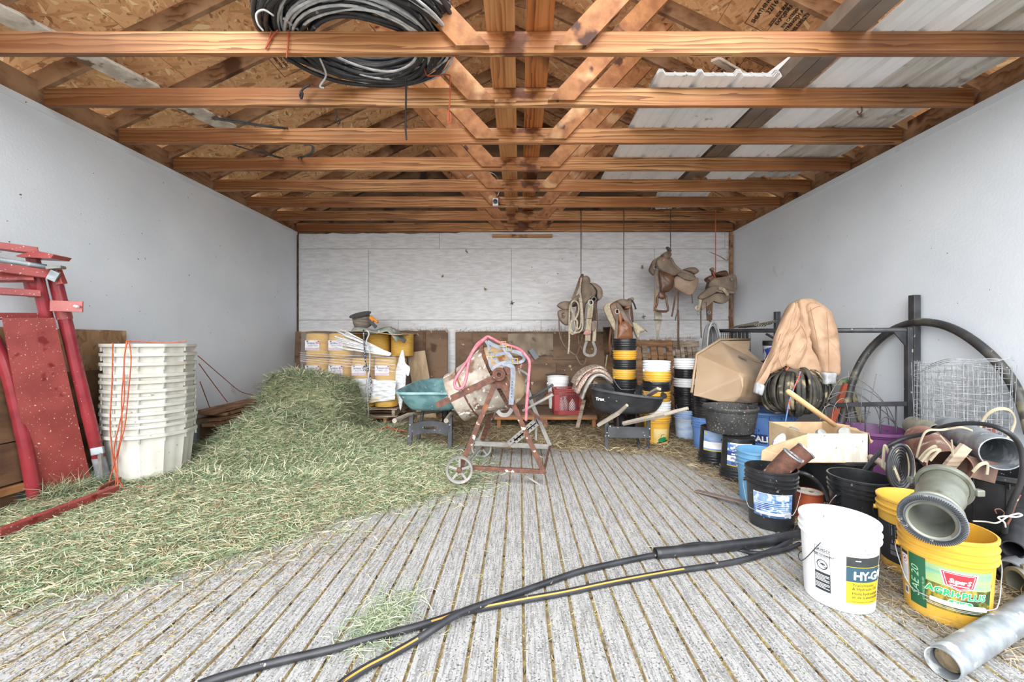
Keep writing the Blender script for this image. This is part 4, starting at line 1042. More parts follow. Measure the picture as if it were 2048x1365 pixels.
scs = stack(Xc, Yc, [(.0, mat('sky_blue_print', '9cb6dc', c2='c9d6ea', scale=3, stretch=(1, 1, 4), rough=.4), 'sky-blue printed', None, 1), (.17, B_, 'black', (.3, 1.1), 1), (.29, B_, 'black', (2.6, 1.0), 1), (.40, W_, 'white', None, 1), (.52, B_, 'black', (2.4, .8), 1), (.645, W_, 'white', (2.7, .9), 1)],
      'nearest left of the tan tub', 'bucket stack left of the tan tub')
l = decal(scs[0], 0, 50, .20, .23, INKK); wrap_text(scs[0], 'Mobil', 6, .232, .02, INKNB, parent=l); decal(scs[0], -70, 70, .235, .242, INKY, 'label_rule', .0014); decal(scs[0], 10, 50, .03, .055, INKY, 'label_rule', .0014)
wrap_shape(scs[0], [(-.012, 0), (0, .01), (.012, 0), (0, -.01)], [(0, 1, 2, 3)], 24, .215, INKY, 'emblem', .003, l)
Yd = 4.72; Xd = (1412 - 1040) * Yd / 820
stack(Xd, Yd, [(.0, BLUP, 'blue', (2.4, .9), 1), (.13, B_, 'black', None, 1), (.24, B_, 'black', None, 1), (.355, B_, 'black', None, 1)],
      'holding up the tan tub', 'bucket stack under the tan tub')
bk_ = bucket('white_bucket', 'white bucket with tools across its top standing on the low platform', 'bucket', (P(1116, 800, 6.4).x, 6.4, zp), WHTP, rings=3, h=.50, rt=.165, rb=.14, handle=(.2, 1.1), grip=False)
zt_ = zp + .50
t = thing('hand_tool', 'dark hand tool lying across the white bucket on the platform', 'tool', (P(1092, 745, 6.4).x, 6.4, zt_ + .01))
MB().tube([P(1091, 750, 6.35), P(1112, 747, 6.35), P(1132, 750, 6.35)], .011, 8).build('shaft', DSTEEL, t, world=True, smooth=True)
MB().lathe([(.03, -.015), (.045, -.015), (.045, .015), (.03, .015)], 18, Matrix.Translation(P(1126, 745, 6.38)) @ Matrix.Rotation(1.2, 4, 'X'), close=True).build('ring_end', RUST, t, world=True)
# large tubs ----------------------------------------------------------
def tub_obj(name, label, loc, r0, r1, h, m, lip=.02, n=48, rz=0, cat='tub', ribs=0):
    t = thing(name, label, cat, loc, rz)
    prof = [(0, .0), (r0 - .01, 0), (r0, .01), (r1 - .012, h - .05), (r1, h - .045), (r1 + lip * .3, h - .03), (r1 + lip, h - .022), (r1 + lip, h - .004), (r1 + lip - .006, h), (r1 - .006, h), (r1 - .012, h - .03), (r0 - .008, .014), (0, .012)]
    b = MB().lathe(prof, n); b.build('shell', m, t, smooth=True, auto=38)
    if ribs:
        q = MB()
        for i in range(ribs):
            a = 2 * PI * i / ribs
            q.bar((r0 * math.sin(a), -r0 * math.cos(a), .02), ((r1 - .008) * math.sin(a), -(r1 - .008) * math.cos(a), h - .06), .006, .006, n=(math.sin(a), -math.cos(a), 0))
            q.box(((r1 + lip * .4) * math.sin(a), -(r1 + lip * .4) * math.cos(a), h - .05), (.008, .02, .03), None)
        q.build('ribs', m, t)
    return t
ct_ = tub_obj('blue_tub', 'large blue mineral tub with a navy name label under the hanging coil', (2.76, 4.62, 0), .25, .305, .47, BLUP, ribs=16)
ct_['_r'] = (.30, .25, .47)
l = decal(ct_, -66, -26, .135, .235, INKNB, eps=.002); wrap_text(ct_, 'CALIX', -62, .155, .085, INKW, parent=l, bold=.003, eps=.004)
v, f = ringshape(.022, .027); wrap_shape(ct_, [(x * 1.7, y * .8) for x, y in v], f, -50, .275, INKNB, 'emblem', .003, l)
tub_obj('purple_tub', 'large purple mineral tub full of wire behind the cardboard box', (3.235, 3.80, 0), .235, .285, .43, PURP, ribs=8)
tub_obj('black_tub', 'black tub that the cardboard box stands on', (2.44, 3.22, 0), .21, .27, .36, BLKP, ribs=0)
big = tub_obj('stock_tub', 'big black stock tub full of pipes by the right wall', (3.15, 2.74, 0), .35, .40, .42, BLKP, ribs=18, lip=.03)
# ---------------------------------------------------------------- pallets and twine spools
def pallet(name, label, x0, x1, y0, y1, z0, m=PALW, h=.125, end=PALO):
    t = thing(name, label, 'pallet', ((x0 + x1) / 2, (y0 + y1) / 2, z0))
    for i in range(3):
        x = x0 + .05 + (x1 - x0 - .1) * i / 2
        MB().box((x, (y0 + y1) / 2, z0 + h / 2), (.045, y1 - y0, h - .04)).build('stringer', m, t, world=True)
    for i in range(7):
        y = y0 + .05 + (y1 - y0 - .1) * i / 6
        MB().box(((x0 + x1) / 2, y, z0 + h - .01), (x1 - x0, .09, .018)).build('deck_board', m, t, world=True)
    for i in range(3):
        y = y0 + .05 + (y1 - y0 - .1) * i / 2
        MB().box(((x0 + x1) / 2, y, z0 + .01), (x1 - x0, .09, .018)).build('bottom_board', end if i == 0 else m, t, world=True)
    return t
YS = 6.02
xa, xb = (604 - 1040) * YS / 820, (790 - 1040) * YS / 820
pallet('shipping_pallet', 'lower wooden pallet on the floor under the yellow twine', xa + .1, xb - .1, 6.02, 6.95, .0, PALW)
pallet('shipping_pallet', 'upper wooden pallet directly under the yellow twine', xa, xb + .03, 6.0, 6.92, .128, GREYW, end=GREYW)
Z0 = .26
sw = (xb - xa) / 4; sh = .365
def spool(x, y, z, label, lab=True, hh=sh, group='yellow twine spools', w=sw, flip=0):
    t = thing('twine_spool', label, 'twine spool', (x, y, z), 0, group)
    pr = [(0, 0), (w * .40, 0), (w * .485, .015), (w * .495, .04), (w * .49, hh * .5), (w * .495, hh - .04), (w * .485, hh - .015), (w * .40, hh), (0, hh)]
    MB().lathe(pr, 32, square=2.5).build('winding', TWY, t, smooth=True, auto=50)
    t['_r'] = (w * .5, w * .5, hh)
    if lab:
        pl_ = MB(); a0 = w * .495
        pl_.box((-.02, -a0 - .002, hh * .50), (w * .62, .003, hh * .40)); l = pl_.build('label', PAPER, t)
        M0 = Matrix.Translation((0, -a0 - .0045, 0)) @ Matrix.Rotation(PI / 2, 4, 'X')
        def tx(s_, x_, z_, sz, m_, **k):
            v, f = text_mesh(s_, sz, **k); q = MB(); q.add([M0 @ Vector((p[0] + x_, p[1] + z_, 0)) for p in v], f); q.build('lettering', m_, l, recalc=False)
        tx('bridon', -.095, hh * .55, .042, INKNB, bold=.001); tx('BIG', .03, hh * .55, .046, INKR, bold=.001)
        tx('BALER TWINE', -.075, hh * .47, .022, INKK)
        q = MB(); q.box((-.02, -a0 - .004, hh * .36), (w * .60, .002, hh * .08)); q.build('label_band', mat('pink_print', 'c9a0b4', c2='d8c4cf', scale=60, rough=.5), l)
        q = MB(); q.box((-.09, -a0 - .004, hh * .66), (.025, .002, .018)); q.build('label_mark', INKNB, l)
        q = MB(); q.box((.07, -a0 - .004, hh * .66), (.02, .002, .018)); q.build('label_mark', INKNB, l)
    return t
col_n = ['first', 'second', 'third', 'fourth']
for i in range(4):
    x = xa + sw * (i + .5)
    spool(x, YS + sw / 2, Z0, 'yellow twine spool, bottom layer front, %s from the left' % col_n[i], False, group='bottom twine spools')
    spool(x, YS + sw / 2, Z0 + sh + .005, 'yellow twine spool with label, middle layer front, %s from the left' % col_n[i])
    spool(x + .02, YS + 1.5 * sw + .01, Z0 + sh + .005, 'yellow twine spool, middle layer back, %s from the left' % col_n[i], False)
    if i > 1: spool(x + (.10 if i == 2 else .13), YS + 1.5 * sw + .01, Z0 + 2 * sh + .01, 'yellow twine spool, top layer back, %s from the left' % col_n[i], False)
    if i < 2:
        spool(x, YS + sw / 2, Z0 + 2 * sh + .01, 'yellow twine spool with label, top layer front, %s from the left' % col_n[i])
        spool(x + .02, YS + 1.5 * sw + .01, Z0 + 2 * sh + .01, 'yellow twine spool, top layer back, %s from the left' % col_n[i], False)
zc = Z0 + 3 * sh + .012
# stretch film: a translucent skin over the front, ragged at its upper right
FILM = mat('clear_stretch_film', 'f2f4f6', c2='dfe3e8', scale=7, stretch=(1, 1, 9), rough=.15, bump=.8, bscale=9, alpha=.13)
FILMW = mat('white_stretch_film', 'eceef1', c2='c3c8ce', scale=7, stretch=(2, 1, 9), rough=.2, bump=.9, bscale=7, lo=.35, hi=.7, spot=('d9c48a', 3.2, .62, .1))
t = thing('stretch_wrap', 'clear plastic stretch wrap around the yellow twine pallet, torn open at the top right', 'plastic wrap', (xa, YS, Z0))
def film(name, pts, m, seed=1, n=26, amp=.006, off=.0):
    """pts: top line list and bottom line list of world points, woven into a wrinkled sheet"""
    top, bot = [spl(p, 6) for p in pts]; k = min(len(top), len(bot)); rnd = random.Random(seed); vs = []; fs = []
    ph = [rnd.uniform(0, 6) for _ in range(4)]
    for i in range(k):
        for j in range(n + 1):
            p = top[i].lerp(bot[i], j / n)
            w = amp * (math.sin(i * .9 + j * .35 + ph[0]) + .8 * math.sin(i * .4 - j * 1.1 + ph[1]) + rnd.uniform(-.4, .4))
            vs.append(p + Vector((0, -abs(w) - off, w * .3)))
    for i in range(k - 1):
        for j in range(n): fs.append((i * (n + 1) + j, (i + 1) * (n + 1) + j, (i + 1) * (n + 1) + j + 1, i * (n + 1) + j + 1))
    b = MB(); b.add(vs, fs); o = b.build(name, m, t, smooth=True, world=True, recalc=False)
    return o
yf_ = YS - .008
film('clear_film', ([P(x, y, yf_ - .01) for x, y in ((603, 660), (645, 658), (678, 656), (700, 672), (730, 690), (770, 708), (792, 712))],
                    [P(x, y, yf_ - .01) for x, y in ((600, 770), (645, 768), (690, 766), (720, 766), (750, 766), (775, 766), (792, 766))]), FILM, 2)
film('white_film', ([P(x, y, yf_ - .015) for x, y in ((668, 758), (700, 758), (730, 758), (760, 760), (792, 762))],
                    [P(x, y, yf_ - .015) for x, y in ((690, 806), (710, 806), (730, 806), (760, 804), (790, 800))]), FILMW, 3, amp=.012)
film('side_film', ([Vector((xb + .02, YS + .0, 1.02)), Vector((xb + .05, YS + .3, 1.05)), Vector((xb + .04, YS + .75, 1.2))], [Vector((xb + .02, YS, .30)), Vector((xb + .04, YS + .3, .3)), Vector((xb + .04, YS + .75, .3))]), FILM, 5)
# gathered bright strands pulled across the tear
q = MB(); rnd = random.Random(11)
for i in range(34):
    f_ = i / 33
    a = P(668 + 22 * rnd.random(), 658 + 40 * f_ ** 1.2, yf_ - .015); e = P(785 - 8 * rnd.random() - (1 - f_) * 2, 708 + 6 * f_ - 2, yf_ - .02)
    m_ = a.lerp(e, .5) + Vector((0, -.02, -.012 * rnd.random() + .01)); q.ribbon(spl([a, m_, e], 4), .009 * rnd.uniform(.4, 1.3), .002, nrm=(0, -1, .3))
tag(q.build('gathered_film', FILMW, t, world=True), kind='stuff')
q = MB()
for i in range(9):
    a = P(604, 745 + i * 2, yf_ - .016); e = P(788, 752 + i * 3.4 + rnd.uniform(-2, 2), yf_ - .02)
    if i < 5: a, e = P(600, 706 + i * 4, yf_ - .014), P(790, 716 + i * 7, yf_ - .014)
    q.ribbon([a, e], .005, .0015)
tag(q.build('film_strands', FILMW, t, world=True), kind='stuff')
# torn white sheet hanging at the right side
q = pillow([(797, 720), (806, 700), (812, 740), (811, 770), (806, 800), (801, 822), (796, 800), (789, 780), (787, 765)], 6.12, .012, .012, wrinkle=.006)
tag(q.build('torn_wrap', FILMW, smooth=True), 'torn white wrap hanging down right of the yellow twine pallet', 'plastic wrap')
q = pillow([(806, 716), (812, 728), (820, 736), (817, 752), (811, 746)], 6.10, .004, .004)
tag(q.build('paper_scrap', PAPER), 'white paper scrap clinging to the wrap right of the twine pallet', 'paper')
# cardboard cover, sack and reel on top
def sheet(name, nx, ny, fn, m, label, cat, th_=.006):
    vs = [fn(i / nx, j / ny) for i in range(nx + 1) for j in range(ny + 1)]; fs = []
    for i in range(nx):
        for j in range(ny): a = i * (ny + 1) + j; fs.append((a, a + ny + 1, a + ny + 2, a + 1))
    b = MB(); b.add(vs, fs); o = b.build(name, m, smooth=True, recalc=False)
    so = o.modifiers.new('thick', 'SOLIDIFY'); so.thickness = th_
    return tag(o, label, cat)
sheet('cardboard_cover', 20, 8, lambda u, v: Vector((xa - .02 + u * (xb - xa + .12), YS - .03 + v * .95, zc + .012 + .02 * math.sin(u * PI) - .035 * max(0, math.sin((u - .55) * 5)) * (1 - v) * (u > .55) + .01 * math.sin(u * 11))), CARD, 'brown cardboard sheet covering the top of the yellow twine', 'cardboard', .008)
sheet('feed_sack', 24, 10, lambda u, v: Vector((xa + .70 + u * .68 + .06 * math.sin(v * 3), YS + .02 + v * .5, zc + .055 + .025 * math.sin(u * 9 + v * 4) + .02 * math.sin(v * 11) - (max(0, u - .78) * 1.1) ** 1.3 - max(0, .15 - v) * .3)), mat('grey_green_sack', '7c857f', c2='9aa09a', scale=10, rough=.8, bump=.5, spot=('b9beb8', 9, .6, .05)), 'crumpled grey-green sack lying on the cardboard over the twine', 'sack', .008)
rc = P(728, 641, 6.3)
t = thing('fence_wire_reel', 'reel of wire with an orange handle standing on the twine pallet', 'wire reel', (rc.x, rc.y, zc + .07))
Mr = Matrix.Translation((rc.x, rc.y, zc + .09)) @ Matrix.Rotation(-.15, 4, 'Y') @ Matrix.Rotation(.35, 4, 'X')
MB().lathe([(0, 0), (.10, 0), (.13, .02), (.135, .10), (.13, .18), (.10, .2), (0, .2)], 28, Mr).build('wound_wire', mat('wound_wire', '9a8d80', c2='5f5850', scale=8, stretch=(1, 1, 16), rough=.6, bump=.8, bscale=20), t, world=True, smooth=True)
MB().lathe([(.0, .2), (.16, .2), (.162, .21), (0, .212)], 28, Mr).build('flange', DSTEEL, t, world=True)
MB().tube([P(741, 635, 6.15), P(748, 642, 6.13)], .03, 12).build('crank_hub', ORTW if False else mat('orange_handle', 'e2902e', rough=.4), t, world=True)
MB().tube([P(747, 639, 6.12), P(756, 645, 6.1)], .018, 12).build('handle', mat('orange_handle', 'e2902e'), t, world=True)
MB().bar(P(738, 640, 6.14), P(752, 655, 6.12), .05, .02).build('bracket', BLKW, t, world=True)
# ropes hanging in front of the pallet
def rope2(lst, Y, r, m, label, name='hanging_rope', cat='rope', k=6, n=6):
    return tag(MB().tube(spl(PP(lst, Y), k), r, n).build(name, m, smooth=True), label, cat)
twm = mat('twisted_rope', 'c9cbd0', c2='3c3f46', scale=40, stretch=(1, 1, 1.2), lo=.45, hi=.5, rough=.8)
rope2([(727, 660), (729, 700), (732, 730), (741, 755), (742, 780), (738, 800), (728, 812), (722, 808)], 5.93, .010, twm, 'black and white rope hanging down the front of the twine pallet')
rope2([(733, 661), (738, 668), (733, 684), (739, 700), (739, 740), (734, 770), (735, 800), (737, 830), (734, 850)], 5.9, .010, mat('white_rope', 'd7d9dc', c2='b3b6ba', scale=40), 'white rope hanging down the front of the twine pallet')
rope2([(729, 730), (727, 738), (730, 742), (735, 733), (737, 745), (733, 770), (733, 790)], 5.91, .008, twm, 'thin looped rope tail hanging beside the white rope at the twine')
# ---------------------------------------------------------------- teal wheelbarrow
def tray(t, pts_top, pts_bot, m, lip=.02, thick=.006, k=5, name='tray', ipush=.02):
    """tray from closed rim loop and bottom loop of world points"""
    T = spl(pts_top, k, True); B_ = spl(pts_bot, k, True); n = len(T)
    cT = sum(T, Vector()) / n; cB = sum(B_, Vector()) / n
    def sh(L, c, d, dz=0): return [p + Vector(((p - c).x, (p - c).y, 0)).normalized() * d + Vector((0, 0, dz)) for p in L]
    def mid(f, bulge): return [a.lerp(b, f) + Vector(((a - cT).x, (a - cT).y, 0)).normalized() * bulge for a, b in zip(T, B_)]
    rings = [[cB + Vector((0, 0, 0)) for _ in B_], [cB.lerp(p, .85) for p in B_], mid(.93, .0), mid(.8, .012), mid(.5, .018), mid(.15, .006), T, sh(T, cT, lip, .0), sh(T, cT, lip + .004, -.012), sh(T, cT, lip, .012), sh(T, cT, -.004, .012)]
    inner = [[p + Vector((0, 0, thick * 2)) + (Vector(((cB - p).x, (cB - p).y, 0)).normalized() * thick if (cB - p).length > .01 else Vector()) for p in r] for r in (rings[5], rings[4], rings[3], rings[2], rings[1], rings[0])]
    rings += inner
    vs = [p for r in rings for p in r]; fs = []
    for i in range(len(rings) - 1):
        for q in range(n): fs.append((i * n + q, i * n + (q + 1) % n, (i + 1) * n + (q + 1) % n, (i + 1) * n + q))
    b = MB(); b.add(vs, fs)
    return b.build(name, m, t, world=True, smooth=True, auto=50, recalc=False)
t = thing('wheelbarrow', 'teal wheelbarrow with black legs parked beside the twine pallet', 'wheelbarrow', (-1.08, 5.1, 0))
def V3(x, y, z): return Vector((x, y, z))
xc = (864 - 1040) / 820 * 4.85
ztop = CH + (686 - 787) * 4.62 / 820
zb_ = CH + (686 - 825) * 4.75 / 820
hw = .345
tt_ = [V3(xc - hw, 4.66, ztop), V3(xc, 4.62, ztop), V3(xc + hw, 4.66, ztop), V3(xc + hw + .02, 5.0, ztop + .02), V3(xc + hw - .02, 5.5, ztop + .045), V3(xc + .20, 5.75, ztop + .055), V3(xc, 5.78, ztop + .06), V3(xc - .20, 5.75, ztop + .055), V3(xc - hw + .02, 5.5, ztop + .045), V3(xc - hw - .02, 5.0, ztop + .02)]
tb_ = [V3(xc - .22, 4.84, zb_), V3(xc, 4.80, zb_), V3(xc + .22, 4.84, zb_), V3(xc + .22, 5.0, zb_), V3(xc + .20, 5.2, zb_), V3(xc + .12, 5.34, zb_), V3(xc, 5.36, zb_), V3(xc - .12, 5.34, zb_), V3(xc - .20, 5.2, zb_), V3(xc - .22, 5.0, zb_)]
tray(t, tt_, tb_, TEAL)
for s in (-1, 1):
    MB().tube([V3(xc + s * .27, 4.28, zb_ - .01), V3(xc + s * .24, 4.7, zb_ - .02), V3(xc + s * .14, 5.5, zb_ - .12), V3(xc + s * .10, 5.95, zb_ - .2)], [.026, .022, .022, .02], 8).build('handle_rail', GREYH, t, world=True)
    MB().bar(V3(xc + s * .225, 4.80, zb_ - .03), V3(xc + s * .235, 4.72, .0), .05, .035).build('leg', BLKW, t, world=True, bevel=.006)
    MB().bar(V3(xc + s * .18, 5.15, zb_ - .05), V3(xc + s * .20, 4.98, .01), .04, .03).build('rear_leg', BLKW, t, world=True, bevel=.006)
# bowed cross plate with a slot
zl, zh = .14, .28
pl = MB(); N_ = 14; vs = []; fs = []
def plate_ring(x, z): return V3(xc + x, 4.76, z)
outer = [(-.22, zl)] + [(-.22 + .44 * i / N_, zl + .035 * math.sin(PI * i / N_)) for i in range(1, N_)] + [(.22, zl)] + [(.22, zh)] + [(.22 - .44 * i / N_, zh + .035 * math.sin(PI * i / N_)) for i in range(1, N_)] + [(-.22, zh)]
def capsule(n, w, h, cz): return [(w * math.copysign(1, math.cos(2 * PI * i / n)) * .75 + h * math.cos(2 * PI * i / n), cz + h * math.sin(2 * PI * i / n)) for i in range(n)]
no = len(outer); inn = []
for i, (x, z) in enumerate(outer):
    a = math.atan2((z - .235) * 2.2, x); inn.append((math.copysign(.08, math.cos(a)) * .7 * min(1, abs(math.cos(a)) * 2) + .018 * math.cos(a), .235 + .016 * math.sin(a)))
for y in (4.745, 4.775):
    vs += [V3(xc + x, y, z) for x, z in outer] + [V3(xc + x, y, z) for x, z in inn]
for i in range(no):
    j = (i + 1) % no; o2 = 2 * no
    fs += [(i, j, no + j, no + i), (o2 + i, o2 + no + i, o2 + no + j, o2 + j), (i, o2 + i, o2 + j, j), (no + i, no + j, o2 + no + j, o2 + no + i)]
pl.add(vs, fs).build('cross_plate', BLKW, t, world=True)
w_ = MB().lathe([(.10, -.03), (.15, -.045), (.185, -.03), (.19, 0), (.185, .03), (.15, .045), (.10, .03)], 32, Matrix.Translation((xc, 5.85, .19)) @ Matrix.Rotation(PI / 2, 4, 'Y'), close=True).build('tyre', BLKR, t, world=True, smooth=True)
MB().lathe([(0, -.03), (.10, -.02), (.10, .02), (0, .03)], 24, Matrix.Translation((xc, 5.85, .19)) @ Matrix.Rotation(PI / 2, 4, 'Y')).build('wheel_hub', GREYST, t, world=True)
for s in (-1, 1):
    for z in (.17, .27): MB().lathe([(0, 0), (.009, 0), (.009, .006), (0, .006)], 8, Matrix.Translation((xc + s * .23, 4.745, z)) @ Matrix.Rotation(PI / 2, 4, 'X')).build('bolt', GALV, t, world=True)
# ---------------------------------------------------------------- black wheelbarrow
t = thing('wheelbarrow', 'black plastic wheelbarrow with long grey wooden handles by the bucket stacks', 'wheelbarrow', (1.22, 4.9, 0))
rim = [P(1182, 772, 4.95), P(1190, 770, 5.25), P(1225, 769, 5.5), P(1265, 771, 5.5), P(1300, 777, 5.15), P(1328, 790, 4.72), P(1322, 796, 4.5), P(1290, 794, 4.42), P(1240, 787, 4.48), P(1200, 780, 4.62), P(1186, 775, 4.75)]
bot = [P(1192, 824, 4.98), P(1200, 824, 5.1), P(1222, 822, 5.2), P(1255, 822, 5.2), P(1290, 824, 5.0), P(1308, 828, 4.85), P(1304, 832, 4.72), P(1282, 834, 4.66), P(1240, 834, 4.68), P(1208, 831, 4.75), P(1196, 828, 4.85)]
for p in bot: p.z = .40
tray(t, rim, bot, BLKW, lip=.022)
flat_text('True', .05, Matrix.Translation(P(1190, 800, 4.70) + Vector((0, -.035, 0))) @ Matrix.Rotation(-.5, 4, 'Z') @ Matrix.Rotation(PI / 2 - .2, 4, 'X'), INKW, t, bold=.001)
hl = [P(1196, 851, 4.55), P(1238, 826, 4.35), P(1254, 811, 4.22)]
MB().tube([hl[0], hl[1]], [.022, .026], 4).build('handle', GREYH, t, world=True); MB().tube([hl[1], hl[2]], [.022, .017], 10).build('handle_end', GREYH, t, world=True)
hl = [P(1246, 848, 4.6), P(1330, 829, 4.30), P(1376, 817, 4.14)]
MB().tube([hl[0], hl[1]], [.024, .027], 4).build('handle', GREYH, t, world=True); MB().tube([hl[1], hl[2]], [.024, .017], 10).build('handle_end', GREYH, t, world=True)
MB().bar(P(1213, 838, 4.62), P(1213, 898, 4.62), .042, .03).build('leg', BLKW, t, world=True, bevel=.005)
MB().bar(P(1297, 838, 4.55), P(1297, 880, 4.60), .042, .03).build('leg', BLKW, t, world=True, bevel=.005)
MB().tube(spl([P(1296, 878, 4.58), P(1296, 894, 4.62), P(1288, 900, 4.62), P(1280, 897, 4.66), P(1274, 870, 4.8), P(1272, 850, 4.95)], 4), .017, 8).build('leg_loop', BLKW, t, world=True, smooth=True)
MB().bar(P(1213, 852, 4.6), P(1297, 854, 4.53), .0, .0)
MB().prism([(0, 0), (.46, -.01), (.46, .115), (0, .125)], .02, Matrix.Translation(P(1216, 876, 4.55))).build('cross_plate', BLKW, t, world=True, bevel=.004)
for (x, y, Y) in ((1220, 853, 4.55), (1214, 866, 4.54), (1217, 872, 4.54), (1299, 858, 4.50), (1299, 874, 4.52), (1224, 838, 4.5), (1304, 842, 4.5)):
    MB().lathe([(0, 0), (.008, 0), (.008, .008), (0, .01)], 8, Matrix.Translation(P(x, y, Y)) @ Matrix.Rotation(PI / 2, 4, 'X')).build('bolt', GALV, t, world=True)
cw = P(1240, 850, 5.25); cw.z = .18
MB().lathe([(.10, -.03), (.14, -.045), (.175, -.03), (.18, 0), (.175, .03), (.14, .045), (.10, .03)], 32, Matrix.Translation(cw) @ Matrix.Rotation(PI / 2, 4, 'Y'), close=True).build('tyre', BLKR, t, world=True, smooth=True)
MB().lathe([(0, -.03), (.10, -.02), (.10, .02), (0, .03)], 24, Matrix.Translation(cw) @ Matrix.Rotation(PI / 2, 4, 'Y')).build('wheel_hub', GREYST, t, world=True)
MB().tube([P(1200, 848, 4.68), cw + Vector((-.06, 0, 0))], .012, 8).build('axle_brace', DSTEEL, t, world=True); MB().tube([P(1260, 848, 4.68), cw + Vector((.06, 0, 0))], .012, 8).build('axle_brace', DSTEEL, t, world=True)
tag(MB().bar(P(1294, 792, 4.75), P(1318, 778, 4.45), .05, .03).build('wood_offcut', GREYH, bevel=.003), 'grey wood offcut resting in the black wheelbarrow', 'wood')
# ---------------------------------------------------------------- saddle blanket on its stand
t = thing('saddle_rack', 'wooden stand under the rolled saddle blankets', 'stand', (.95, 5.9, 0))
MB().bar(P(1168, 800, 5.75), P(1154, 858, 5.80), .05, .03).build('leg', GREYW, t, world=True)
MB().bar(P(1222, 800, 5.9), P(1226, 840, 5.95), .05, .03).build('leg', GREYW, t, world=True)
MB().bar(P(1180, 760, 5.85), P(1220, 760, 5.95), .25, .06).build('rack_top', GREYW, t, world=True)
MB().bar(P(1190, 768, 5.7), P(1206, 775, 6.1), .06, .06).build('cross_rail', GREYW, t, world=True)
def drape(name, arc, Y0, Y1, th_, m, label, seed):
    """thick folded blanket hung over an arch (picture points), running front to back"""
    pts = spl(PP(arc, Y0), 5); rnd = random.Random(seed); b = MB(); n = len(pts); nn = 8; vs = []; fs = []
    c = sum(pts, Vector()) / n
    for side in (0, 1):
        for j in range(nn + 1):
            for i, p in enumerate(pts):
                t_ = (pts[min(i + 1, n - 1)] - pts[max(i - 1, 0)]).normalized(); nr = Vector((-t_.z, 0, t_.x))
                y = Y0 + (Y1 - Y0) * j / nn
                w = .008 * math.sin(j * 2 + i * .5 + seed) 
                edge = .35 if j in (0, nn) else 1
                vs.append(Vector((p.x, y, p.z)) + nr * ((th_ / 2) * (1 if side else -1) * edge + w))
    k = (nn + 1) * n
    for side in (0, 1):
        for j in range(nn):
            for i in range(n - 1): a = side * k + j * n + i; fs.append((a, a + 1, a + n + 1, a + n))
    for i in range(n - 1): fs += [(i, i + 1, k + i + 1, k + i), (nn * n + i, nn * n + i + 1, k + nn * n + i + 1, k + nn * n + i)]
    for j in range(nn): fs += [(j * n, (j + 1) * n, k + (j + 1) * n, k + j * n), (j * n + n - 1, (j + 1) * n + n - 1, k + (j + 1) * n + n - 1, k + j * n + n - 1)]
    b.add(vs, fs); return tag(b.build(name, m, smooth=True), label, 'saddle blanket')
BLK1 = mat('striped_blanket', 'b08d7c', c2='d8cfc6', scale=9, stretch=(9, .5, 9), lo=.45, hi=.55, rough=.95, bump=.5, spot=('7d5a4a', 5, .6, .1))
drape('saddle_blanket', [(1166, 800), (1172, 780), (1186, 757), (1204, 751), (1222, 762), (1232, 776)], 5.62, 6.2, .05, mat('pale_blanket', 'c2bdb6', c2='9f9a94', scale=14, rough=.95, bump=.6), 'pale grey saddle pad lowest on the wooden stand', 1)
drape('saddle_blanket', [(1156, 788), (1163, 772), (1180, 750), (1200, 742), (1218, 752), (1230, 770)], 5.60, 6.2, .055, BLK1, 'pinkish brown striped saddle blanket folded on the wooden stand', 2)
drape('saddle_blanket', [(1152, 772), (1160, 758), (1178, 742), (1200, 735), (1214, 742)], 5.66, 6.2, .03, mat('cream_blanket', 'cbbfb4', c2='a08878', scale=8, stretch=(6, 1, 6), rough=.95, bump=.5), 'cream striped saddle blanket on top of the pile on the stand', 3)
# ---------------------------------------------------------------- concrete mixer
N0, N1 = 3.50, 4.36
t = thing('concrete_mixer', 'old rusty concrete mixer with a tilting drum on two small wheels', 'concrete mixer', (-.15, 3.9, 0))
dm = P(912, 796, 3.93); db = P(1030, 738, 3.93); axd = (db - dm); Ld = axd.length
Mx = Matrix.Translation(dm) @ axd.to_track_quat('Z', 'Y').to_matrix().to_4x4()
MB().lathe([(.225, .0), (.235, -.012), (.243, 0), (.243, .03), (.236, .05), (.252, .12), (.290, .30), (.318, .40), (.322, .42), (.31, .42), (.282, .30), (.244, .12), (.226, .04)], 48, Mx, close=True).build('drum_cone', RUSTW, t, world=True, smooth=True, auto=40)
MB().lathe([(.249, .115), (.256, .12), (.258, .13), (.252, .14)], 48, Mx).build('cone_seam', RUST, t, world=True)
gear = MB(); vs = []
ng = 72
for i in range(ng * 2):
    a = PI * i / ng; r = .345 if i % 2 else .325
    for z in (.425, .452): vs.append(Mx @ Vector((r * math.cos(a), r * math.sin(a), z)))
    for z in (.425, .452): vs.append(Mx @ Vector((.30 * math.cos(a), .30 * math.sin(a), z)))
fs = []
for i in range(ng * 2):
    j = (i + 1) % (ng * 2); fs += [(4 * i, 4 * j, 4 * j + 1, 4 * i + 1), (4 * i, 4 * i + 2, 4 * j + 2, 4 * j), (4 * i + 1, 4 * j + 1, 4 * j + 3, 4 * i + 3)]
gear.add(vs, fs).build('gear_ring', RUST, t, world=True)
MB().lathe([(0, .66), (.10, .66), (.20, .645), (.262, .60), (.292, .54), (.312, .455), (.31, .43), (.30, .43), (.28, .54), (.24, .60), (0, .64)], 48, Mx).build('drum_base', mat('tan_rusty_drum', 'bda888', c2='94765a', scale=4, rough=.75, bump=.3, spot=('7a4c30', 5, .58, .08), spot2=('ddd2c2', 9, .62, .05)), t, world=True, smooth=True, auto=50)
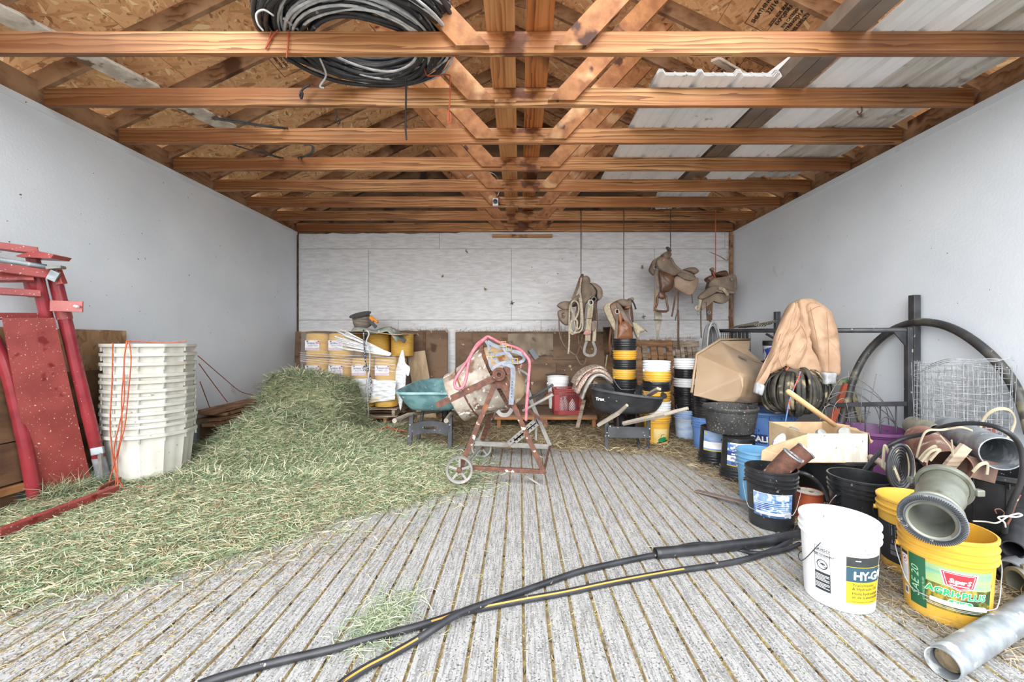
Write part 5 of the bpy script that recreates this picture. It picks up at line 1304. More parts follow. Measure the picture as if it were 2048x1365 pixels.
# half ring bracket below the drum
MB().tube(spl([P(995, 822, 3.62), P(1003, 830, 3.62), P(1016, 829, 3.62), P(1024, 818, 3.62)], 5), 1, 4, flat=(.035, .012), nrm=(0, -1, 0)).build('half_ring', GREYST, t, world=True)
# near frame
MB().bar(P(873, 812, N0 - .05), P(1002, 750, N0 - .03), .055, .014).build('tilt_bar', RUST, t, world=True, bevel=.002)
MB().bar(P(1010, 744, N0 - .02), P(1068, 713, N0 + .05), .075, .05).build('yoke_tube', RUST, t, world=True, bevel=.004)
MB().bar(P(1062, 712, N0 + .03), P(1071, 706, N0 + .04), .10, .06).build('yoke_end', BLKW, t, world=True, bevel=.004)
c = P(998, 750, N0 - .05)
Mp = Matrix.Translation(c) @ Matrix.Rotation(PI / 2, 4, 'X')
MB().lathe([(.018, .0), (.018, .02), (.03, .022), (.032, .016), (.042, .016), (.044, .022), (.052, .02), (.058, .0), (.058, -.03), (.018, -.03)], 28, Mp, close=True).build('pivot_disc', RUST, t, world=True, smooth=True, auto=35)
MB().prism([(-.075, -.04), (.10, -.04), (.055, .06), (-.02, .06)], .02, Matrix.Translation(P(1000, 768, N0 - .01))).build('apex_plate', RUST, t, world=True)
MB().bar(P(1000, 742, N0 + .0), P(1006, 775, N0 + .02), .07, .05).build('pivot_bracket', RUST, t, world=True)
MB().bar(P(990, 768, N0), P(921, 936, N0 - .0), .042, .03).build('front_leg', RUST, t, world=True, bevel=.003)
MB().bar(P(1008, 768, N0), P(1089, 948, N0 - .0), .042, .03).build('front_leg', RUST, t, world=True, bevel=.003)
MB().bar(P(944, 936, N0), P(1090, 944, N0), .035, .035).build('base_rail', RUST, t, world=True, bevel=.003)
MB().tube(spl([P(1087, 944, N0), P(1088, 968, N0), P(1080, 971, N0 + .02), P(1042, 945, N0 + .03)], 2), .008, 6).build('foot', GREYST, t, world=True)
# far frame
MB().bar(P(1000, 800, N1), P(955, 888, N1), .045, .03).build('rear_leg', GREYST, t, world=True, bevel=.003)
MB().bar(P(1048, 770, N1), P(1100, 892, N1), .042, .03).build('rear_leg', GREYST, t, world=True, bevel=.003)
MB().tube(spl([P(1058, 780, N1 + .05), P(1070, 830, N1 + .02), P(1072, 880, N1)], 3), .012, 6).build('rear_brace', GREYST, t, world=True)
MB().bar(P(950, 887, N1 - .02), P(1101, 894, N1 - .02), .05, .03).build('rear_rail', GREYST, t, world=True, bevel=.003)
MB().tube(spl([P(1060, 896, N1), P(1078, 912, N1), P(1094, 918, N1), P(1098, 912, N1), P(1098, 895, N1)], 3), .009, 6).build('rear_foot', GREYST, t, world=True)
for (a, b, w) in (((1016, 888), (1070, 843), .05), ((1030, 884), (1075, 848), .045)):
    q = MB().bar(P(*a, N1 - .06), P(*b, N1 - .06), w, .012); o = q.build('perforated_bar', GREYST, t, world=True)
    h_ = MB()
    for i in range(7):
        p = P(*a, N1 - .067).lerp(P(*b, N1 - .067), (i + .8) / 8); h_.lathe([(0, 0), (.008, 0), (.008, .003), (0, .003)], 8, Matrix.Translation(p) @ Matrix.Rotation(PI / 2, 4, 'X'))
    tag(h_.build('hole_marks', DARKGAP, o, world=True), kind='stuff')
# cross members
MB().tube([P(925, 938, N0 + .02), P(962, 893, N1 - .02)], .014, 8).build('axle', GREYST, t, world=True)
MB().tube([P(1088, 942, N0), P(1100, 892, N1)], .012, 8).build('cross_tie', RUST, t, world=True)
MB().tube([P(1046, 822, N0 + .1), P(1106, 790, N0 + .0)], .012, 8).build('crank_handle', GREYST, t, world=True)
MB().tube([P(1058, 799, 3.9), P(1106, 770, 3.85)], .013, 8).build('lever', BLKW, t, world=True)
MB().bar(P(1076, 808, 3.95), P(1103, 784, 3.95), .02, .012).build('lever', RUST, t, world=True)
MB().bar(P(1072, 802, 3.97), P(1088, 788, 3.95), .02, .012).build('lever', DSTEEL, t, world=True)
MB().bar(P(1046, 812, N1 - .1), P(1095, 850, N1 - .1), .03, .012).build('engine_brace', RUST, t, world=True)
MB().tube(spl([P(1034, 738, N1), P(1056, 752, N1), P(1046, 770, N1)], 3), .016, 8).build('far_bracket', GREYST, t, world=True)
MB().bar(P(985, 820, 3.9), P(965, 880, 4.3), .05, .02).build('drum_support', RUST, t, world=True)
def wheel(cx, cy, Y, r, m):
    c = P(cx, cy, Y); M = Matrix.Translation(c) @ Matrix.Rotation(PI / 2, 4, 'X')
    w = MB().lathe([(r * .84, -.014), (r, -.022), (r, .022), (r * .84, .014), (r * .88, 0)], 36, M, close=True)
    o = w.build('wheel', m, t, world=True, smooth=True, auto=35)
    MB().lathe([(0, -.035), (r * .2, -.03), (r * .2, .03), (0, .035)], 16, M).build('hub', RUST, o, world=True)
    for i in range(5):
        a = 2 * PI * i / 5 + .3; MB().bar(c, c + Vector((math.cos(a) * r * .88, 0, math.sin(a) * r * .88)), r * .16, .012).build('spoke', m, o, world=True)
wheel(919, 940, N0 - .06, .113, GREYST); wheel(963, 895, N1 + .03, .108, GREYST)
# pink rope and halter
rope2([(1052, 842, 3.45), (1054, 800, 3.42), (1058, 750, 3.42), (1059, 725, 3.42), (1052, 712, 3.44), (1040, 700, 3.5), (1020, 692, 3.6), (1000, 686, 3.65), (985, 678, 3.65), (975, 674, 3.65), (966, 680, 3.6), (952, 692, 3.55), (935, 722, 3.5), (916, 750, 3.45), (909, 768, 3.43), (914, 778, 3.42), (925, 775, 3.42), (932, 758, 3.43), (937, 728, 3.46), (946, 704, 3.5), (960, 688, 3.56), (973, 676, 3.62)], 3.5, .013, PINK, 'pink lead rope draped over the top of the concrete mixer', 'lead_rope')
t = thing('halter', 'pale grey webbing horse halter hung over the mixer drum', 'halter', P(1010, 720, 3.55))
for pts, w in (([(971, 682), (978, 695), (978, 715), (980, 730), (984, 738)], .022), ([(975, 684), (990, 692), (1003, 695), (1006, 689)], .03), ([(1004, 688), (1010, 700), (1022, 716), (1028, 723)], .032),
               ([(981, 702), (988, 716), (998, 728)], .026), ([(985, 712), (1002, 708), (1018, 706)], .026), ([(982, 740), (1000, 728), (1022, 724), (1035, 726), (1046, 722), (1048, 714), (1040, 708), (1022, 702), (1012, 698)], .026),
               ([(1024, 703), (1036, 704), (1048, 712), (1052, 718)], .022), ([(1005, 727), (1020, 731), (1026, 740), (1025, 770), (1022, 810)], .042), ([(998, 729), (1010, 733), (1024, 733)], .02)):
    MB().ribbon(spl(PP(pts, 3.47 - .01 * random.random()), 4), w, .004, nrm=(0, -1, .2)).build('webbing_strap', PALEST, t, world=True)
for x, y in ((1006, 689), (1018, 697), (1030, 723), (983, 709)):
    c = P(x, y, 3.455); s_ = .022
    q = MB().tube([c + Vector((-s_, 0, -s_)), c + Vector((s_, 0, -s_)), c + Vector((s_, 0, s_)), c + Vector((-s_, 0, s_))], .0045, 6, closed=True); q.build('buckle', BRASS, t, world=True)
q = MB()
for i in range(6): q.lathe([(0, 0), (.004, 0), (0, .002)], 8, Matrix.Translation(P(1024.5 - i * .3, 764 + i * 6, 3.456)) @ Matrix.Rotation(PI / 2, 4, 'X'))
tag(q.build('punch_holes', INKK, t, world=True), kind='stuff')
# ---------------------------------------------------------------- hay
GRN = ['8c9f7c', 'a0b08c', 'bcc4a4', 'd0cbab', '6d8964', '98a084', 'dad3b6', '5a7554', 'b3b594', '7e986f', 'c9bfa0']
def sm(e0, e1, x):
    q = np.clip((x - e0) / (e1 - e0), 0, 1); return q * q * (3 - 2 * q)
def hay_h(x, y):
    """height of the hay over the floor"""
    # front-right boundary line of the spread
    lim = np.interp(y, [1.5, 1.85, 2.1, 2.45, 2.8, 3.1, 3.5, 4.2, 4.9, 5.3], [-2.9, -2.35, -1.9, -1.45, -1.25, -.75, -.42, -.5, -1.0, -1.6])
    d = lim - x
    spread = .032 * sm(-.02, .8, d) + .012 * sm(-.02, .15, d)
    slope = .50 * sm(.4, 2.0, d) * sm(3.75, 5.3, y) * sm(-3.6, -2.7, x)
    # heaped bale at the back
    m1 = .80 * sm(-3.42, -3.14, x) * (1 - sm(-2.30, -2.06, x)) * sm(4.55, 5.25, y) * (1 - sm(5.75, 5.95, y))
    m1 = m1 * (1 - .26 * sm(-2.75, -2.1, x))
    m2 = .26 * np.exp(-(((x + 2.75) / .42) ** 2 + ((y - 4.3) / .35) ** 2))
    h = np.maximum(spread + slope, m1) + m2 * sm(.3, 1, d) * sm(-3.5, -3.2, x)
    h = h * (1 - sm(5.9, 6.0, y))
    n = .5 * np.sin(x * 7 + y * 3) * np.sin(y * 6 - x * 2) + .35 * np.sin(x * 15 + 1) * np.sin(y * 13 + x * 4) + .2 * np.sin(x * 31) * np.sin(y * 29)
    h = h + n * .035 * sm(.03, .35, h) + n * .006 * sm(0, .05, h)
    return np.where(d > -.02, np.maximum(h, 0), 0)
gx = np.linspace(-3.79, -.3, 130); gy = np.linspace(1.5, 6.0, 170)
X_, Y__ = np.meshgrid(gx, gy, indexing='ij'); H_ = hay_h(X_, Y__) - .004
vs = np.stack([X_, Y__, H_], -1).reshape(-1, 3); fs = []
ny = len(gy)
for i in range(len(gx) - 1):
    for j in range(ny - 1):
        if max(H_[i, j], H_[i + 1, j], H_[i, j + 1], H_[i + 1, j + 1]) > .008:
            fs.append((i * ny + j, (i + 1) * ny + j, (i + 1) * ny + j + 1, i * ny + j + 1))
b = MB(); b.v = [tuple(v) for v in vs]; b.f = fs; b.mi = [0] * len(fs)
HAYB = mat('matted_hay', '707a5a', c2='959472', scale=26, stretch=(1, 1, 1), rough=.95, bump=1, bscale=60, spot=('a8a07c', 30, .58, .05), spot2=('474f33', 14, .6, .06))
o = b.build('hay_heap', HAYB, smooth=True, recalc=False); tag(o, 'green hay heap spread over the left half of the floor', 'hay', kind='stuff')
def hay_pts(x0, x1, y0, y1, jit=.0, edge=0):
    def f(rng, n):
        x = rng.uniform(x0, x1, n); y = rng.uniform(y0, y1, n); h = hay_h(x, y)
        if edge: k = (h > .004) | (rng.random(n) < edge * np.exp(-np.maximum(0, x - np.interp(y, [1.5, 1.85, 2.1, 2.45, 2.8, 3.1, 3.5, 4.2, 4.9, 5.3], [-2.9, -2.35, -1.9, -1.45, -1.25, -.75, -.42, -.5, -1.0, -1.6])) * 6))
        else: k = h > .004
        return x[k], y[k], h[k] + rng.uniform(-.01, .012, k.sum()) * (h[k] > .02) + .002
    return f
tuft(62000, hay_pts(-3.66, -1.6, 3.4, 6.0), .05, .16, 21, GRN, 'hay_blades', 'tangled green hay blades on the tall heap before the twine', .0024, cat='hay', flatness=.38, segs=2)
tuft(95000, hay_pts(-3.68, -.1, 1.5, 4.0, edge=.30), .04, .13, 22, GRN + DRY[1:4], 'hay_blades', 'loose green and dry hay blades scattered over the front left floor', .0016, cat='hay', flatness=.16, segs=2)
tuft(30000, hay_pts(-1.8, -.2, 3.4, 5.3, edge=.4), .04, .13, 23, GRN + ['a8a27c'], 'hay_blades', 'thin green hay around the legs of the mixer and teal wheelbarrow', .0019, cat='hay', flatness=.25)
# foot-of-gate tuft
def gatef(rng, n): 
    u = rng.random(n); a = np.array(G(90, 1010)[:]); b_2 = np.array(G(215, 975)[:]); x = a[0] + (b_2[0] - a[0]) * u + rng.normal(0, .05, n); y = a[1] + (b_2[1] - a[1]) * u + rng.normal(0, .05, n); return x, y, hay_h(x, y) + rng.random(n) * .05
tuft(1800, gatef, .08, .2, 24, GRN, 'hay_tuft', 'green hay tuft heaped at the foot of the red gate panel', .0015, cat='hay', flatness=.5)
# dry straw litter on the back floor
def litter(boxes):
    def f(rng, n):
        xs = []; ys = []
        tot = sum((b[1] - b[0]) * (b[3] - b[2]) for b in boxes)
        for (x0, x1, y0, y1) in boxes:
            k = int(n * (x1 - x0) * (y1 - y0) / tot); xs.append(rng.uniform(x0, x1, k)); ys.append(rng.uniform(y0, y1, k))
        x = np.concatenate(xs); y = np.concatenate(ys)
        return x, y, rng.uniform(.004, .02, len(x))
    return f
gx = np.linspace(-1.75, 3.6, 90); gy = np.linspace(4.4, 6.98, 46)
X_, Y__ = np.meshgrid(gx, gy, indexing='ij')
lo_ = np.interp(X_, [-1.75, -.9, .3, .9, 1.6, 3.6], [5.1, 4.9, 4.75, 4.62, 4.45, 4.4]) + .05 * np.sin(X_ * 9) + .03 * np.sin(X_ * 23)
H_ = .016 * sm(0, .25, Y__ - lo_) + .006 * np.sin(X_ * 17) * np.sin(Y__ * 15) * sm(.1, .3, Y__ - lo_) - .001
ny = len(gy); fs = []
for i in range(len(gx) - 1):
    for j in range(ny - 1):
        if max(H_[i, j], H_[i + 1, j], H_[i, j + 1], H_[i + 1, j + 1]) > .001: fs.append((i * ny + j, (i + 1) * ny + j, (i + 1) * ny + j + 1, i * ny + j + 1))
b = MB(); b.v = [tuple(v) for v in np.stack([X_, Y__, H_], -1).reshape(-1, 3)]; b.f = fs; b.mi = [0] * len(fs)
tag(b.build('straw_litter', SOIL, smooth=True, recalc=False), 'brown straw litter covering the floor along the back wall', 'straw', kind='stuff')
def backf(rng, n):
    x = rng.uniform(-1.75, 3.0, n); y = rng.uniform(4.4, 6.8, n); lo = np.interp(x, [-1.75, -.9, .3, .9, 1.6, 3.6], [5.1, 4.9, 4.7, 4.55, 4.4, 4.4]) + .06 * np.sin(x * 9)
    k = y > lo - rng.exponential(.08, n); return x[k], y[k], rng.uniform(.008, .025, k.sum())
tuft(30000, backf, .05, .15, 31, DRY + ['b8a888', '9b9476', 'c9bc9c', 'd2c6a8'], 'straw_blades', 'dry straw stalks scattered along the back of the shed', .0016, flatness=.25)
def rightf(rng, n):
    x = rng.uniform(1.5, 3.5, n); y = rng.uniform(1.55, 4.5, n)
    xm = np.interp(y, [1.4, 1.8, 2.1, 2.6, 3.2, 3.8, 4.4], [1.9, 1.72, 1.70, 1.75, 1.85, 1.72, 1.55]); k = x > xm - rng.exponential(.05, n) * .8
    return x[k], y[k], rng.uniform(.003, .03, k.sum()) * np.clip((x[k] - xm[k]) * 4, .2, 1)
tuft(26000, rightf, .04, .13, 32, DRY + ['b8a888', 'a3927a', 'c9bc9c'], 'straw_blades', 'dry straw stalks between the buckets on the right', .0013, flatness=.25)
c0 = G(765, 1240)
def clump(rng, n):
    a = rng.normal(0, 1, n); x = c0.x + a * .07; y = c0.y + rng.normal(0, .11, n) + a * .02; return x, y, rng.uniform(.003, .012, n)
tuft(900, clump, .03, .11, 33, GRN[:6], 'hay_tuft', 'small tuft of green hay under the crossing hoses', .0011, cat='hay', flatness=.2)
def scatter(rng, n):
    x = rng.uniform(-2.3, 1.9, n); y = rng.uniform(1.4, 4.6, n); return x, y, np.full(n, .003)
tuft(1500, scatter, .02, .08, 34, DRY + GRN[:4], 'straw_stalks', 'single stalks strewn over the bare concrete', .0008, flatness=.05)
def dustf(rng, n):
    x = rng.uniform(-3.3, -.6, n); y = rng.uniform(1.4, 2.7, n); lim = np.interp(y, [1.4, 1.9, 2.4, 2.7], [-1.3, -1.4, -.9, -.6]); k = x < lim + rng.normal(0, .25, n); return x[k], y[k], np.full(k.sum(), .002)
tuft(16000, dustf, .006, .035, 36, DRY + ['a8945c', '9a9076', 'b0a184'], 'hay_chaff', 'fine tan chaff thinly covering the concrete at the lower left', .0014, cat='hay', flatness=.08)
def groovef(rng, n):
    k = rng.integers(-24, 22, n); x = .016 + .1087 * k + rng.normal(0, .004, n); y = rng.uniform(1.4, 4.4, n); return x, y, np.full(n, -.003)
tuft(11000, groovef, .006, .022, 35, ['a8945c', '8a7448', 'c0ad78', '6f5c3c', '8f9a5e'], 'groove_chaff', 'chaff and grass bits lying in the floor grooves', .0012, flatness=.3, segs=2)
rope2([(693, 827, 5.3), (700, 838, 5.3), (708, 850, 5.3), (720, 862, 5.3), (740, 864, 5.35), (760, 860, 5.4), (775, 855, 5.5), (790, 860, 5.4), (810, 862, 5.4)], 5.3, .008, ORTW, 'orange twine lying in the straw before the twine pallet', 'baling_twine', 'twine')
# ---------------------------------------------------------------- hanging saddles
def zm(ox, oy, k): return lambda pts: [(ox + p[0] / k, oy + p[1] / k) for p in pts]
Z3 = zm(1100, 540, 6.825); Z4 = zm(1290, 480, 6.205)
def saddle(label, z, Y, loc, parts, ribbons, tubes=(), rings=()):
    t = thing('saddle', label, 'saddle', P(loc[0], loc[1], Y))
    for i, (nm, pts, dy, th_, bu, m) in enumerate(parts):
        pillow(z(pts), Y + dy, th_, bu, wrinkle=.003, seed=i).build(nm, m, t, smooth=True, world=True)
    for nm, pts, dy, w, m in ribbons:
        MB().ribbon(spl(PP(z(pts), Y + dy), 4), w, .006, nrm=(.25, -1, 0)).build(nm, m, t, world=True)
    for nm, pts, dy, r, m, cl in tubes:
        MB().tube(spl(PP(z(pts), Y + dy), 5, cl), r, 8, closed=cl).build(nm, m, t, world=True, smooth=True)
    for nm, c, rx, dy, r, m in rings:
        cx, cy = z([c])[0]; cc = P(cx, cy, Y + dy); R_ = rx
        MB().tube([cc + Vector((R_ * math.cos(a), .01 * math.cos(a), R_ * math.sin(a))) for a in [2 * PI * i / 20 for i in range(20)]], r, 6, closed=True).build(nm, m, t, world=True, smooth=True)
    return t
YS3 = 6.25
saddle('dusty saddle with brown fender and wooden stirrup, highest of the four hanging', Z4, YS3, (1340, 500),
    [('tree_bars', [(105, 270), (150, 222), (200, 215), (270, 235), (300, 240), (345, 320), (400, 370), (445, 400), (560, 440), (600, 500), (520, 520), (400, 480), (300, 470), (200, 400), (130, 330)], .12, .22, .03, LEA),
     ('seat', [(140, 260), (200, 215), (270, 235), (300, 240), (345, 320), (400, 370), (445, 400), (390, 440), (340, 450), (270, 430), (200, 390), (150, 340)], -.05, .05, .04, LEA),
     ('swell', [(195, 240), (205, 190), (240, 160), (290, 165), (305, 200), (280, 240), (240, 262), (212, 270)], .02, .16, .05, LEA),
     ('swell_wear', [(208, 262), (225, 235), (250, 232), (238, 265), (222, 272)], -.10, .01, .012, mat('pink_worn_leather', 'b88a7a', c2='a07464', scale=9, rough=.5)),
     ('horn', [(262, 92), (285, 92), (322, 128), (318, 150), (280, 162), (268, 150), (290, 135)], .02, .04, .02, LEAD),
     ('cantle', [(445, 385), (500, 360), (580, 358), (625, 385), (632, 412), (590, 437), (520, 412)], .08, .20, .04, LEA),
     ('rear_jockey', [(400, 432), (440, 402), (540, 432), (620, 472), (612, 498), (560, 512), (480, 490)], -.10, .02, .02, LEA),
     ('rear_skirt', [(355, 490), (400, 450), (480, 480), (560, 505), (620, 470), (662, 485), (650, 560), (600, 670), (540, 690), (470, 660), (400, 620), (355, 580)], -.06, .02, .03, mat('skirt_leather', '87715f', c2='9c8572', scale=6, rough=.75, bump=.2)),
     ('far_skirt', [(355, 500), (400, 460), (560, 500), (655, 500), (640, 570), (590, 660), (520, 670), (420, 620)], .30, .02, .02, LEA),
     ('fender', [(170, 392), (250, 402), (345, 462), (352, 560), (330, 612), (270, 652), (190, 650), (180, 560), (165, 450)], -.11, .02, .05, LEAB),
     ('far_fender', [(180, 420), (330, 470), (330, 600), (200, 640)], .32, .02, .02, LEAB),
     ('front_skirt', [(50, 380), (62, 330), (100, 255), (150, 232), (128, 300), (120, 370), (108, 442), (70, 412)], .02, .05, .03, LEA),
     ('stirrup_neck', [(172, 650), (245, 655), (240, 735), (178, 725)], -.10, .02, .02, LEAB),
     ('hanging_cinch', [(120, 895), (200, 900), (205, 1000), (185, 1100), (158, 1250), (140, 1150), (125, 1010)], .05, .01, .006, mat('pale_cinch', 'a9a294', c2='8c8576', scale=12, rough=.9)),
     ('cinch_band', [(118, 988), (208, 990), (208, 1003), (118, 1001)], .04, .012, .004, mat('green_band', '3f4f40', rough=.8))],
    [('cinch_strap', [(150, 360), (146, 480), (160, 610)], -.13, .045, LEA), ('latigo', [(140, 615), (132, 740), (112, 890)], -.10, .035, mat('light_latigo', '9a7a52', c2='83623f', scale=8, rough=.6)),
     ('billet', [(368, 640), (370, 730), (350, 860), (332, 955)], -.10, .028, LEAD), ('billet', [(412, 640), (411, 750), (408, 870)], -.05, .02, LEAD), ('long_strap', [(408, 870), (414, 1000), (412, 1200), (418, 1365)], -.05, .034, LEAD),
     ('saddle_string', [(576, 570), (580, 680), (590, 790)], -.08, .012, LEAB), ('strap_loop', [(345, 460), (358, 560), (350, 640)], -.13, .02, LEAD), ('strap_tail', [(402, 900), (385, 950), (376, 1005)], -.06, .012, LEAD)],
    [('stirrup', [(160, 705), (150, 790), (128, 868), (200, 888), (282, 878), (272, 790), (258, 705), (210, 690)], -.10, .017, LEAB, True), ('edge_seam', [(140, 270), (150, 335), (200, 388), (270, 428), (345, 448), (440, 402)], -.12, .004, LEAD, False)],
    [('ring', (130, 340), .028, -.10, .006, GALV)])
saddle('dusty saddle with saddlebag, cord cinch and white rope, leftmost of the four', Z3, 6.2, (1162, 555),
    [('tree_bars', [(310, 390), (400, 330), (440, 200), (480, 170), (560, 200), (620, 290), (610, 360), (550, 420), (480, 470), (420, 480), (300, 500)], .12, .20, .03, LEA),
     ('seat', [(440, 150), (480, 170), (560, 200), (620, 290), (610, 350), (550, 400), (480, 460), (445, 440), (425, 300)], -.04, .05, .04, LEA),
     ('swell', [(430, 120), (475, 90), (520, 110), (540, 160), (530, 200), (470, 230), (432, 200)], .02, .16, .04, LEA),
     ('horn', [(385, 170), (395, 120), (430, 60), (455, 68), (450, 112), (412, 182)], .0, .05, .02, LEAD),
     ('cantle', [(540, 190), (610, 200), (680, 260), (702, 330), (690, 392), (650, 422), (622, 380), (620, 300), (580, 240)], .10, .22, .03, LEA),
     ('skirt', [(240, 470), (310, 395), (400, 335), (425, 380), (350, 450), (265, 535)], -.06, .03, .02, LEA),
     ('saddlebag_flap', [(95, 490), (130, 450), (200, 430), (270, 440), (300, 480), (270, 540), (200, 552), (130, 522)], -.06, .06, .04, LEA),
     ('saddlebag_pouch', [(105, 572), (150, 545), (260, 550), (290, 600), (280, 690), (240, 757), (190, 745), (140, 700), (110, 640)], -.04, .07, .05, LEA),
     ('fender', [(390, 330), (460, 320), (490, 440), (472, 600), (460, 800), (400, 860), (370, 700), (360, 500)], -.05, .02, .03, LEAD),
     ('far_fender', [(560, 400), (640, 400), (640, 520), (650, 800), (600, 850), (560, 600)], .25, .02, .02, LEAD),
     ('strap_pad', [(568, 720), (600, 700), (625, 760), (610, 830), (575, 835)], -.14, .02, .012, LEA),
     ('fleece_patch', [(455, 875), (480, 830), (520, 815), (565, 855), (540, 885), (490, 890)], -.15, .02, .015, mat('pinkish_leather', 'b0877c', c2='9a7468', scale=9, rough=.8))],
    [('strap', [(398, 170), (360, 280), (312, 400)], -.03, .045, LEA), ('rein', [(120, 600), (125, 740), (135, 900), (200, 1040), (350, 1162), (400, 1050), (445, 890)], -.08, .018, LEAD),
     ('rein', [(385, 900), (395, 1000), (440, 1080), (485, 1180), (480, 1260), (450, 1296), (405, 1275), (350, 1165)], -.06, .02, LEAD), ('strap', [(622, 500), (640, 650), (630, 830)], .02, .035, LEAD),
     ('cord_cinch', [(555, 470), (545, 600), (530, 700), (520, 830), (515, 970)], -.14, .085, CORDC), ('cord_cinch', [(612, 700), (608, 830), (600, 975)], -.12, .055, CORDC), ('cinch_band', [(500, 668), (540, 664), (588, 655)], -.147, .012, RUST),
     ('stirrup_strap', [(500, 975), (470, 1070), (472, 1140), (530, 1172), (600, 1158), (622, 1090), (600, 1020), (585, 975)], -.12, .04, GREYST), ('saddle_string', [(150, 760), (155, 900), (158, 1060)], -.05, .008, LEAD), ('saddle_string', [(128, 720), (130, 880), (135, 1000)], -.05, .01, LEAD)],
    [('orange_tie', [(378, 160), (400, 150), (425, 145), (400, 170), (395, 210)], -.05, .004, ORTW, False), ('orange_tie', [(352, 560), (352, 620), (350, 700), (345, 920)], -.10, .005, ORTW, False)],
    [('ring', (555, 448), .038, -.15, .008, mat('pale_ring', 'c9c6bf', rough=.4)), ('ring', (600, 400), .034, -.10, .005, GALV), ('ring', (605, 728), .03, -.14, .005, GALV), ('concho', (182, 612), .022, -.12, .008, LEAD)])
rp = [(430, 110), (415, 200), (408, 300), (425, 400), (440, 550), (448, 700), (440, 800), (400, 850), (350, 860), (300, 880), (275, 830), (280, 740), (320, 680), (370, 700), (365, 800), (320, 860), (285, 800), (290, 700), (330, 665), (300, 560), (285, 500), (300, 440), (345, 425), (385, 470), (392, 560), (360, 650), (330, 700), (350, 790), (400, 800), (425, 700), (420, 500), (400, 380)]
rope2([(*p, ) for p in Z3(rp)], 6.02, .014, ROPE, 'cream lariat rope coiled on the leftmost hanging saddle', 'coiled_rope')
rope2(Z3([(275, 480), (265, 600), (262, 800), (262, 1000), (250, 1150)]), 6.03, .015, ROPE, 'straight tail of the cream rope below the leftmost saddle', 'rope_tail')
saddle('saddle with fleece skirt and orange brown fender above the tall bucket stack', Z3, 6.1, (1248, 600),
    [('tree_bars', [(830, 520), (880, 450), (1000, 420), (1080, 450), (1100, 520), (1110, 760), (1000, 800), (930, 780), (880, 640)], .14, .20, .03, LEAB),
     ('fleece_skirt', [(730, 520), (760, 470), (860, 430), (825, 480), (832, 560), (880, 680), (902, 800), (880, 840), (800, 700), (750, 600)], -.04, .05, .02, FLEECE),
     ('side_leather', [(815, 490), (870, 440), (940, 413), (935, 480), (905, 560), (905, 640), (935, 760), (890, 700), (840, 590)], -.07, .03, .02, LEAB),
     ('seat', [(900, 440), (940, 408), (1030, 415), (1080, 440), (1100, 480), (1060, 520), (1000, 512), (950, 490)], .0, .18, .04, LEA),
     ('jockey_flap', [(905, 450), (950, 470), (1000, 550), (1050, 640), (1100, 720), (1142, 780), (1100, 772), (1010, 690), (950, 580), (900, 490)], -.10, .02, .02, LEA),
     ('swell', [(1015, 525), (1050, 492), (1096, 498), (1085, 528), (1045, 538)], -.06, .06, .03, LEAO),
     ('fender', [(930, 762), (980, 710), (1060, 690), (1110, 760), (1122, 850), (1116, 960), (920, 960), (925, 850)], -.08, .02, .05, LEAO),
     ('tooled_panel', [(925, 540), (960, 552), (990, 670), (962, 770), (940, 700)], -.085, .015, .02, LEAO),
     ('horn', [(1085, 400), (1110, 378), (1138, 392), (1135, 425), (1100, 440)], .02, .06, .02, LEA),
     ('horn_wrap', [(1062, 400), (1090, 398), (1112, 450), (1090, 480), (1070, 440)], .0, .06, .02, LEAD),
     ('rolled_pad', [(1118, 722), (1180, 733), (1240, 780), (1282, 812), (1275, 850), (1230, 862), (1202, 900), (1192, 945), (1150, 850)], -.06, .06, .04, FLEECE),
     ('far_skirt', [(790, 500), (1100, 480), (1120, 900), (950, 930), (880, 800)], .30, .02, .02, LEAB)],
    [('stirrup_leather', [(925, 600), (912, 760), (900, 940)], -.10, .035, LEA), ('thin_strap', [(1090, 490), (1085, 620), (1112, 725)], -.08, .008, GALV), ('strap', [(835, 780), (812, 980), (826, 1100), (822, 1160), (790, 1195)], .0, .03, LEAB),
     ('strap', [(850, 760), (858, 900), (862, 1050)], .03, .035, LEAD), ('strap', [(1112, 410), (1140, 450), (1160, 500), (1172, 540)], -.04, .024, BLKR), ('tie', [(1270, 800), (1300, 825), (1328, 850)], -.07, .008, RUST)],
    [('rope_tail', [(782, 1160), (770, 1240), (755, 1360)], -.02, .009, ROPE, False)],
    [('ring', (917, 570), .034, -.12, .006, mat('pale_ring', 'c9c6bf')), ('ring', (1205, 930), .016, -.1, .004, GALV)])
